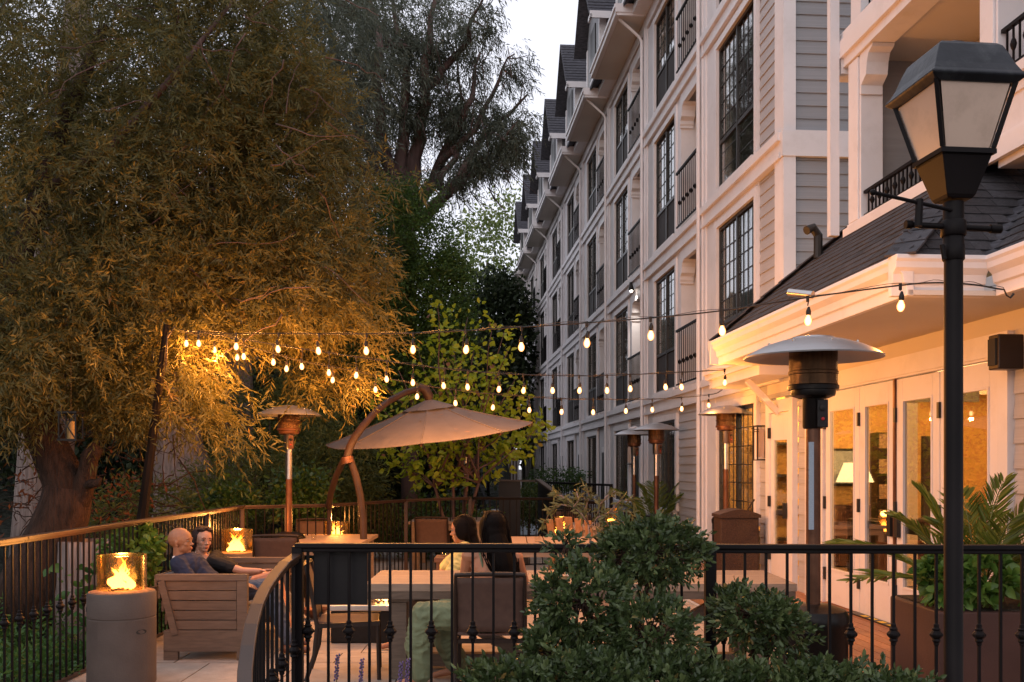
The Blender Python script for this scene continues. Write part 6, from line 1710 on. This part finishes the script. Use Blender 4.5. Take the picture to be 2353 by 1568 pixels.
# lavender spikes at the bottom
lav = mat('lavender_flower', (.16, .10, .22), .8, bump=0)
for i, (px, py) in enumerate(((1182 * .0 + 828, 1545), (918, 1552), (772, 1535), (934, 1545))):
    t = thing('lavender_spike', ['lavender flower spike by the table leg, tallest of the purple ones', 'lavender spike between the table leg and the green trousers', 'lavender spike nearest the chair with the curved leg', 'leaning lavender spike beside the first knuckled bar'][i], 'flower', tuple(P(px, 1700, 4.5)), 'purple lavender spikes')
    top = P(px + 4, py - 30, 4.5); bt = P(px - 4, 1700, 4.5)
    MB().tube([bt, top], .002, 4).build('stem', MATS['palm_stem'], t)
    mb = MB()
    for k in range(26):
        u = k / 26; p = top.lerp(P(px, py + 30, 4.5), u); a = k * 2.4; mb.ell((p.x + .007 * math.cos(a), p.y + .007 * math.sin(a), p.z), (.005, .005, .006), nu=5, nv=4)
    mb.build('flower_head', lav, t)
# ------------------------------------------------------------------ people
def skinmat(name, col):
    m = mat(name, col, .5, var=.08, scale=12, bump=.05, bscale=120, spec=.4)
    bs = m.node_tree.nodes['Principled BSDF']; bs.inputs['Subsurface Weight'].default_value = .12; bs.inputs['Subsurface Radius'].default_value = (.02, .008, .004); bs.inputs['Subsurface Scale'].default_value = .5
    return m
skin_a = skinmat('brown_skin', (.29, .14, .08)); skin_b = skinmat('light_tan_skin', (.50, .25, .165)); skin_c = skinmat('tan_skin', (.40, .165, .085))
hair_m = mat('black_hair', (.006, .0038, .0032), .62, var=.3, scale=30, stretch=(10, 10, 1), bump=.3, bscale=120, spec=.06)
hair_r = mat('dark_auburn_hair', (.022, .008, .006), .4, var=.3, scale=30, stretch=(10, 10, 1), bump=.6, bscale=120)
navy = mat('navy_jacket', (.012, .020, .052), .8, var=.15, bump=.3, bscale=300); trous = mat('slate_trousers', (.075, .09, .125), .8, var=.15, bump=.4, bscale=18, dist=.02)
shirt = mat('white_shirt', (.62, .62, .66), .7, bump=.2); blackcl = mat('black_knit', (.010, .009, .010), .85, var=.2, bump=.3)
yellow = mat('yellow_dress', (.58, .46, .16), .75, var=.12, scale=4, bump=.6, bscale=14, dist=.02); olive = mat('sage_green_trousers', (.145, .17, .095), .8, var=.12, bump=.7, bscale=12, dist=.03)
leather = mat('brown_shoe_leather', (.16, .06, .03), .4); pearl = mat('pearl', (.75, .68, .6), .25, bump=0)
eyew = mat('eye_white', (.30, .25, .22), .3, bump=0); eyed = mat('eye_dark', (.02, .012, .01), .2, bump=0); lip = mat('lip', (.36, .10, .08), .5, bump=0)
def blob(name, mb, m, parent, voxel=.008, it=4, folds=0):
    me = mb.mesh(name + '_src'); o = bpy.data.objects.new(name + '_src', me); COL.objects.link(o)
    r = o.modifiers.new('r', 'REMESH'); r.mode = 'VOXEL'; r.voxel_size = voxel; r.use_smooth_shade = True
    s_ = o.modifiers.new('s', 'SMOOTH'); s_.factor = .5; s_.iterations = it
    dg = bpy.context.evaluated_depsgraph_get(); e = o.evaluated_get(dg)
    m2 = bpy.data.meshes.new_from_object(e); m2.name = name
    bpy.data.objects.remove(o); bpy.data.meshes.remove(me)
    if folds:
        n = len(m2.vertices); co = np.empty(n * 3, np.float32); m2.vertices.foreach_get('co', co); co = co.reshape(-1, 3)
        no = np.empty(n * 3, np.float32); m2.vertices.foreach_get('normal', no); no = no.reshape(-1, 3)
        d = np.array([1 - abs(mnoise.noise(Vector((c[0] * 13, c[1] * 13, c[2] * 21 + 2 * mnoise.noise(Vector(c) * 5))))) * 2.2 for c in co.astype(float)])
        co += no * (d * folds)[:, None]; m2.vertices.foreach_set('co', co.astype(np.float32).ravel())
    m2.materials.clear(); m2.materials.append(m)
    og = org(parent); m2.transform(Matrix.Translation(-og)); m2.shade_smooth()
    ob = bpy.data.objects.new(name, m2); COL.objects.link(ob); ob.parent = parent; _ORG[ob.name] = og
    return ob
class Head:
    """x forward, y to the person's left, z up; s scales a 0.235 m head"""
    def __init__(self, c, yaw, pitch=0, roll=0, s=1.0):
        self.c = Vector(c); self.R = Euler((roll, -pitch, yaw), 'XYZ').to_matrix(); self.s = s; self.yaw = yaw; self.pitch = pitch; self.roll = roll
    def __call__(self, x, y, z): return self.c + self.R @ (Vector((x, y, z)) * self.s)
    def e(self, mb, x, y, z, rx, ry, rz, tilt=0):
        q = self.R @ Euler((0, tilt, 0)).to_matrix()
        c = self(x, y, z); s = self.s; b = len(mb.v)
        t = MB().ell((0, 0, 0), (rx * s, ry * s, rz * s))
        mb.add([c + q @ Vector(v) for v in t.v], t.f)
    def skin(self, mb, fem=False):
        e = lambda *a, **k: self.e(mb, *a, **k)
        e(-.012, 0, .030, .098, .076, .088)            # cranium
        e(.034, 0, .018, .058, .064, .078)             # forehead and face
        e(.034, 0, -.045, .050, .052 if not fem else .047, .058)     # lower face
        e(.052, 0, -.088, .026, .026, .022)            # chin
        e(.018, 0, -.060, .058, .055 if not fem else .049, .034, tilt=-.35)  # jaw
        e(.084, 0, -.014, .012, .009, .026, tilt=-.35)  # nose bridge
        e(.098, 0, -.032, .012, .012, .010)            # nose tip
        e(.088, .011, -.036, .009, .008, .007); e(.088, -.011, -.036, .009, .008, .007)
        e(.077, .026, .018, .012, .022, .008); e(.077, -.026, .018, .012, .022, .008)       # brow
        e(.058, .034, -.026, .020, .020, .022); e(.058, -.034, -.026, .020, .020, .022)     # cheeks
        e(.081, 0, -.060, .008, .020, .006); e(.079, 0, -.069, .009, .018, .006)            # lips
        for sg in (-1, 1):
            e(-.008, sg * .074, -.012, .016, .008, .028, tilt=.2); e(-.004, sg * .080, -.002, .012, .006, .016); e(0, sg * .077, -.032, .008, .006, .010)
        mb.cap(self(-.018, 0, -.05), .052 * self.s, self(-.030, 0, -.15), .055 * self.s, 14)
    def face(self, body, browm, fem=False, lipm=None):
        for sg in (-1, 1):
            m_ = MB(); self.e(m_, .0775, sg * .031, -.001, .010, .0135, .0065); m_.build('eye', eyew, body, smooth=True)
            m_ = MB(); self.e(m_, .0855, sg * .031 + .001, -.001, .0035, .0058, .0058); m_.build('iris', eyed, body, smooth=True)
            m_ = MB(); self.e(m_, .0815, sg * .031, .006, .0085, .0155, .003); m_.build('upper_lid', lipm if False else MATS['lid'], body, smooth=True)
            m_ = MB(); m_.tube([self(.090, sg * .014, .016), self(.091, sg * .030, .021), self(.080, sg * .048, .016)], [.0028, .0032, .0014], 6); m_.build('eyebrow', browm, body, smooth=True)
        m_ = MB(); self.e(m_, .0865, 0, -.0605, .0045, .018, .0038); self.e(m_, .085, 0, -.069, .005, .015, .004); m_.build('lips', lipm or lip, body, smooth=True)
MATS['lid'] = mat('eyelid', (.24, .12, .075), .5, bump=0)
def hand(mb, wrist, d, up, s=1.0, curl=.35, spread=.18, left=False):
    """palm, four fingers with knuckle bends and a thumb leaving the side of the palm"""
    wrist = Vector(wrist); d = Vector(d).normalized(); up = Vector(up); up = (up - d * up.dot(d)).normalized(); sd = d.cross(up) * (-1 if left else 1)
    pc = wrist + d * .05 * s
    for a in (-.024, -.008, .008, .024): mb.cap(wrist + d * .012 * s + sd * a * s * .8, .012 * s, wrist + d * .088 * s + sd * a * s * 1.15, .0098 * s, 8)
    for i, (o, L_) in enumerate(((-.027, .062), (-.009, .074), (.009, .080), (.027, .072))):
        b = wrist + d * .090 * s + sd * o * s * 1.1; dd = (d + sd * (o * 6 * spread)).normalized(); r = .0078 * s; c = 0; L_ *= s
        for seg in (.45, .32, .23):
            c += curl * (.6 + .3 * (3 - i) / 3); v = (dd * math.cos(c) - up * math.sin(c)); e = b + v * L_ * seg; mb.cap(b, r, e, r * .9, 8); b = e; r *= .9
    tb_ = wrist + d * .028 * s + sd * .030 * s; v = (d * .62 + sd * .70 - up * .25).normalized(); k = tb_ + v * .034 * s; mb.cap(tb_, .012 * s, k, .0095 * s, 8); v2 = (d * .9 + sd * .35 - up * .3).normalized(); mb.cap(k, .0095 * s, k + v2 * .030 * s, .0078 * s, 8)

# --- man in the navy jacket, facing right
Ym = 8.92
H_ = Head(tuple(P(416, 1245, Ym)), math.radians(-8), .12, 0, 1.08)
pm = thing('person', 'bald man in a navy jacket sitting on the sofa in profile, hand on his knee', 'person', (-2.75, Ym, 0), 'seated guests')
mb = MB(); H_.skin(mb)
nk = H_(-.03, 0, -.15); chest = Vector((-2.87, Ym, .70)); hip = Vector((-2.68, Ym, .50))
mb.cap(nk, .06, chest, .11).cap(chest, .12, hip, .13)
shL, shR = Vector((-2.93, Ym + .17, .80)), Vector((-2.93, Ym - .18, .80))
mb.cap(shL, .055, shR, .055)
elR = Vector((-2.70, Ym - .25, .53)); wrR = Vector((-2.40, Ym - .20, .625)); elL = Vector((-2.66, Ym + .25, .56)); wrL = Vector((-2.42, Ym + .10, .60))
mb.cap(shR, .05, elR, .04).cap(elR, .038, wrR, .026).cap(shL, .05, elL, .04).cap(elL, .038, wrL, .026)
hand(mb, wrR, (1, .1, -.12), (0, -.25, 1), 1.05, .25, .2); hand(mb, wrL, (1, -.2, -.15), (0, 0, 1), 1.0, .3, .2, True)
kR, kL = Vector((-2.17, Ym - .08, .585)), Vector((-2.20, Ym + .16, .56)); aR, aL = Vector((-1.98, Ym - .12, .12)), Vector((-2.06, Ym + .2, .10))
for (k_, a_) in ((kR, aR), (kL, aL)): mb.cap(hip + Vector((0, (k_.y - Ym) * .6, 0)), .085, k_, .06).cap(k_, .055, a_, .035)
body = blob('body', mb, skin_a, pm, .0048, 5); H_.face(body, MATS['lid'])
mb = MB(); mb.cap(nk + Vector((-.01, 0, -.075)), .062, chest + Vector((0, 0, .03)), .155).cap(chest, .158, hip, .165).ell(chest + Vector((-.01, 0, .05)), (.13, .20, .14)).cap(shL, .072, shR, .072)
mb.cap(shR, .070, elR, .058).cap(elR, .056, wrR - Vector((.03, 0, 0)), .042).cap(shL, .068, elL, .056).cap(elL, .054, wrL - Vector((.03, 0, 0)), .042)
blob('jacket', mb, navy, pm, .007, 5, .006)
lp2 = MB(); lp2.tube([H_(-.085, .03, -.135), H_(-.06, -.06, -.155), H_(.01, -.07, -.175), H_(.07, -.035, -.21), H_(.10, 0, -.26)], [.016, .020, .019, .016, .01], 8)
lp2.build('lapel', navy, pm, smooth='all')
sh2 = MB().tube([H_(-.075, .02, -.115), H_(-.05, -.052, -.125), H_(.005, -.060, -.145), H_(.052, -.030, -.175), H_(.075, 0, -.21)], [.016, .018, .020, .018, .012], 8).tube([H_(-.05, .052, -.125), H_(.02, .05, -.15), H_(.075, .0, -.21)], .016, 8)
sh2.build('shirt_collar', shirt, pm, smooth='all')
MB().tube([wrR - Vector((.045, 0, .0)), wrR + Vector((.0, .0, 0))], .034, 12).build('shirt_cuff', shirt, pm, smooth=True)
mb = MB(); mb.ell(hip, (.17, .19, .13))
for (k_, a_) in ((kR, aR), (kL, aL)): mb.cap(hip + Vector((0, (k_.y - Ym) * .6, 0)), .105, k_, .080).cap(k_, .078, a_, .055)
blob('trousers', mb, trous, pm, .008, 5, .008)
mb = MB(); mb.cap(aR + Vector((-.02, 0, -.07)), .045, aR + Vector((.17, -.02, -.075)), .034).cap(aL + Vector((-.02, 0, -.055)), .045, aL + Vector((.17, 0, -.06)), .034); o = blob('shoes', mb, leather, pm, .006, 3)
# --- woman in black, turned toward the viewer
Yw = 9.52
H_ = Head(tuple(P(466, 1241, Yw)), math.radians(-48), .02, math.radians(-4), 1.06)
pw_ = thing('person', 'woman in a black top and pearl necklace beyond the bald man, one hand out', 'person', (-2.75, Yw, 0), 'seated guests')
mb = MB(); H_.skin(mb, True)
nk = H_(-.03, 0, -.15); chest = Vector((-2.80, Yw, .66)); hip = Vector((-2.62, Yw + .02, .48))
shR = Vector((-2.80, Yw - .20, .76)); shL = Vector((-2.88, Yw + .18, .78))
elR = Vector((-2.56, Yw - .28, .63)); wrR = Vector((-2.34, Yw - .30, .72)); elL = Vector((-2.66, Yw + .2, .6)); wrL = Vector((-2.42, Yw + .1, .64))
elR = Vector((-2.52, Yw - .24, .685)); wrR = Vector((-2.33, Yw - .30, .69))
mb.cap(nk, .05, chest, .10).cap(chest, .11, hip, .13).cap(shL, .048, shR, .048)
mb.cap(shR, .045, elR, .036).cap(elR, .034, wrR, .023).cap(shL, .045, elL, .036).cap(elL, .034, wrL, .023)
hand(mb, wrR, (1, -.15, .12), (.1, .2, 1), 1.0, .12, .35); hand(mb, wrL, (1, -.1, -.2), (0, 0, 1), .95, .3)
kR, kL = Vector((-2.24, Yw - .14, .62)), Vector((-2.26, Yw + .06, .58)); aR, aL = Vector((-2.12, Yw - .12, .12)), Vector((-2.15, Yw + .08, .10))
for (k_, a_) in ((kR, aR), (kL, aL)): mb.cap(hip, .09, k_, .062).cap(k_, .055, a_, .034).cap(a_, .034, a_ + Vector((.14, 0, -.05)), .024)
body = blob('body', mb, skin_b, pw_, .0048, 5); H_.face(body, hair_r, True)
mb = MB(); mb.cap(nk + Vector((.02, -.01, -.06)), .055, chest, .145).ell(chest + Vector((.05, 0, -.02)), (.13, .18, .15)).cap(chest, .15, hip, .165).cap(shL, .064, shR, .064).cap(shR, .064, shR.lerp(elR, .62), .056).cap(shL, .064, shL.lerp(elL, .62), .056)
blob('black_top', mb, blackcl, pw_, .007, 5, .005)
mb = MB(); mb.ell(hip, (.16, .18, .12)).cap(hip + Vector((0, -.05, 0)), .11, hip.lerp(kR, .42), .085).cap(hip + Vector((0, .05, 0)), .11, hip.lerp(kL, .42), .085); blob('skirt', mb, trous, pw_, .008, 4)
mb = MB(); H_.e(mb, -.030, 0, .045, .095, .086, .086); H_.e(mb, -.065, 0, -.03, .062, .078, .095); H_.e(mb, .035, .030, .092, .045, .045, .022); H_.e(mb, .03, -.03, .090, .045, .04, .022); H_.e(mb, -.02, -.074, .02, .05, .016, .045); H_.e(mb, -.02, .074, .02, .05, .016, .045)
H_.e(mb, -.075, -.05, -.10, .035, .04, .09); H_.e(mb, -.03, .078, -.02, .045, .022, .085); H_.e(mb, -.03, -.078, -.02, .045, .020, .07); H_.e(mb, .02, 0, .105, .055, .062, .024); H_.e(mb, -.05, .05, -.10, .04, .04, .08); blob('hair', mb, hair_r, pw_, .005, 3)
mb = MB()
for rr_ in (0, 1, 2):
    for k in range(30):
        t = -2.0 + 4.0 * k / 29; p = H_(.012 + (.062 + .008 * rr_) * math.cos(t), (.062 + .006 * rr_) * math.sin(t), -.128 - .012 * rr_ - .045 * math.cos(t) * (1 + .2 * rr_)); mb.ell(p, (.0042,) * 3, nu=6, nv=5)
mb.build('necklace', pearl, pw_, smooth='all')

def long_hair(name, H, m, parent, fall, n, seed, width=.09, wave=.02):
    """fall: list of (forward, left, z) control points in metres that the mass follows, in head axes"""
    rg_ = np.random.default_rng(seed); mb = MB(); mb2 = MB()
    H.e(mb2, -.022, 0, .042, .105, .090, .090); H.e(mb2, -.060, 0, -.02, .070, .086, .100)
    H.e(mb2, -.01, .072, .0, .060, .022, .085); H.e(mb2, -.01, -.072, .0, .060, .022, .085)
    for i in range(len(fall) - 1):
        a, b = fall[i], fall[i + 1]; mb2.cap(H(*a[:3]), a[3], H(*b[:3]), b[3], 12)
    core = blob(name, mb2, m, parent, .0065, 3)
    for k in range(n):
        a = rg_.uniform(-1, 1); r0_ = rg_.uniform(.6, 1.05); pts = []
        ph = rg_.uniform(0, 6.28)
        pts.append(H(-.02 + .02 * rg_.normal(), a * .05, .125))
        pts.append(H(-.07 - .04 * (1 - abs(a)), a * .088, .05))
        for j, f in enumerate(fall):
            u = (j + 1) / len(fall); w_ = f[3] * 1.12
            pts.append(H(f[0] - w_ * .5 * math.cos(a * 1.4) * r0_ + wave * math.sin(ph + j * 1.7) * u, f[1] + a * w_ * 1.15 * r0_ + wave * math.cos(ph + j * 2.1) * u, f[2]))
        ln = rg_.uniform(.85, 1.1); last = pts[-1]; pts.append(last + (last - pts[-2]) * (.25 * ln) + Vector(tuple(rg_.normal(size=3) * .012)))
        fine = []
        for i in range(len(pts) - 1):
            p0 = pts[max(i - 1, 0)]; p1 = pts[i]; p2 = pts[i + 1]; p3 = pts[min(i + 2, len(pts) - 1)]
            for q in range(3):
                u = q / 3; fine.append(.5 * ((2 * p1) + (p2 - p0) * u + (2 * p0 - 5 * p1 + 4 * p2 - p3) * u * u + (3 * p1 - p0 - 3 * p2 + p3) * u ** 3))
        fine.append(pts[-1]); L_ = len(fine)
        mb.tube(fine, [.0042 * (1 - .6 * i / L_) for i in range(L_)], 4)
    mb.build('hair_strands', m, core, smooth='all')

# --- woman in green, back to the camera
Yg = 7.46
H_ = Head(tuple(P(1131, 1216, Yg)), math.radians(112), .02, 0, 1.08)
pg = thing('person', 'woman with long black hair and bare shoulders in sage green trousers', 'person', (-.15, Yg, 0), 'seated guests')
mb = MB(); H_.skin(mb, True)
nk = H_(-.03, 0, -.15); chest = Vector((-.155, Yg - .02, .88)); hip = Vector((-.155, Yg - .04, .54))
shL = Vector((-.325, Yg + .0, .985)); shR = Vector((.03, Yg - .02, .975))
elL = Vector((-.37, Yg + .10, .76)); wrL = Vector((-.42, Yg + .12, .62)); elR = Vector((.09, Yg + .12, .78)); wrR = Vector((-.02, Yg + .32, .80))
mb.cap(nk, .052, chest + Vector((0, 0, .08)), .09).ell(chest, (.155, .10, .15)).cap(chest, .13, hip, .14).cap(shL, .056, shR, .056)
mb.cap(shL, .053, elL, .040).cap(elL, .038, wrL, .025).cap(shR, .053, elR, .040).cap(elR, .038, wrR, .025)
hand(mb, wrL, (-.5, .2, -.8), (-.6, -.6, .2), .95, .3); hand(mb, wrR, (-.4, .9, -.1), (0, 0, 1), .95, .3)
kL, kR = Vector((-.66, Yg + .00, .545)), Vector((-.52, Yg + .22, .53)); aL, aR = Vector((-.70, Yg - .02, .10)), Vector((-.45, Yg + .3, .10))
for (k_, a_, y_) in ((kL, aL, -.05), (kR, aR, .07)): mb.cap(hip + Vector((-.04, y_, 0)), .09, k_, .062).cap(k_, .055, a_, .036).cap(a_ + Vector((0, 0, -.03)), .034, a_ + Vector((-.15, .0, -.07)), .024)
body = blob('body', mb, skin_c, pg, .005, 5); H_.face(body, hair_m, True)
mb = MB(); mb.ell(chest + Vector((0, .01, -.10)), (.158, .115, .13)).cap(chest + Vector((0, 0, -.12)), .135, hip, .145); blob('green_top', mb, olive, pg, .008, 4)
MB().tube([(-.27, Yg + .06, 1.03), (-.245, Yg - .03, 1.028), (-.225, Yg - .105, .96), (-.20, Yg - .12, .86)], .0085, 8).tube([(-.05, Yg + .06, 1.02), (-.06, Yg - .03, 1.025), (-.07, Yg - .105, .96), (-.09, Yg - .12, .86)], .0085, 8).build('straps', olive, pg, smooth='all')
mb = MB(); mb.ell(hip, (.17, .17, .12))
for (k_, a_, y_) in ((kL, aL, -.05), (kR, aR, .07)): mb.cap(hip + Vector((-.04, y_, 0)), .12, k_, .098).cap(k_, .10, k_.lerp(a_, .5) + Vector((-.02, -.01, 0)), .100).cap(k_.lerp(a_, .5) + Vector((-.02, -.01, 0)), .100, a_ + Vector((.02, 0, .02)), .080)
blob('trousers', mb, olive, pg, .008, 4, .011)
long_hair('hair', H_, hair_m, pg, [(-.065, .0, -.06, .085), (-.095, -.01, -.14, .092), (-.125, -.03, -.23, .088), (-.14, -.05, -.33, .070), (-.135, -.07, -.42, .045)], 220, 5, wave=.03)
# --- woman in yellow beyond the table, profile to the left
Yy = 9.05
H_ = Head(tuple(P(1062, 1218, Yy)), math.radians(172), -.06, 0, 1.08)
py_ = thing('person', 'dark-haired woman in a yellow dress beyond the long table, in profile to the left', 'person', (-.42, Yy, 0), 'seated guests')
mb = MB(); H_.skin(mb, True)
nk = H_(-.03, 0, -.15); chest = Vector((-.39, Yy, .80)); hip = Vector((-.38, Yy + .02, .52)); shN = Vector((-.43, Yy - .17, .90)); shF = Vector((-.40, Yy + .17, .91))
elN = Vector((-.52, Yy - .20, .70)); wrN = Vector((-.70, Yy - .1, .60)); elF = Vector((-.60, Yy + .2, .72)); wrF = Vector((-.72, Yy + .1, .62))
mb.cap(nk, .05, chest, .10).cap(chest, .12, hip, .13).cap(shN, .05, shF, .05).cap(shN, .048, elN, .038).cap(elN, .036, wrN, .024).cap(shF, .048, elF, .038).cap(elF, .036, wrF, .024)
hand(mb, wrN, (-1, .1, -.2), (0, 0, 1), .95, .3); hand(mb, wrF, (-1, .0, .1), (0, 0, 1), .95, .3)
kN, kF = Vector((-.86, Yy - .06, .50)), Vector((-.84, Yy + .12, .52)); aN, aF = Vector((-1.02, Yy - .06, .10)), Vector((-.80, Yy + .15, .10))
for (k_, a_) in ((kN, aN), (kF, aF)): mb.cap(hip, .09, k_, .06).cap(k_, .055, a_, .034).cap(a_ + Vector((0, 0, -.03)), .032, a_ + Vector((-.15, 0, -.07)), .023)
body = blob('body', mb, skin_c, py_, .005, 5); H_.face(body, hair_m, True)
mb = MB(); mb.cap(nk + Vector((0, 0, -.07)), .055, chest, .14).cap(chest, .145, hip, .16).cap(shN, .072, shF, .072).cap(shN, .075, elN, .075).cap(shF, .075, elF, .07).ell(hip, (.17, .18, .13))
for (k_, a_) in ((kN, aN), (kF, aF)): mb.cap(hip, .13, k_, .115).cap(k_, .12, k_.lerp(a_, .8), .11)
blob('dress', mb, yellow, py_, .009, 4, .010)
long_hair('hair', H_, hair_m, py_, [(-.06, .0, -.06, .075), (-.085, .0, -.14, .072), (-.10, .02, -.22, .06), (-.11, .03, -.30, .045)], 120, 6, wave=.015)
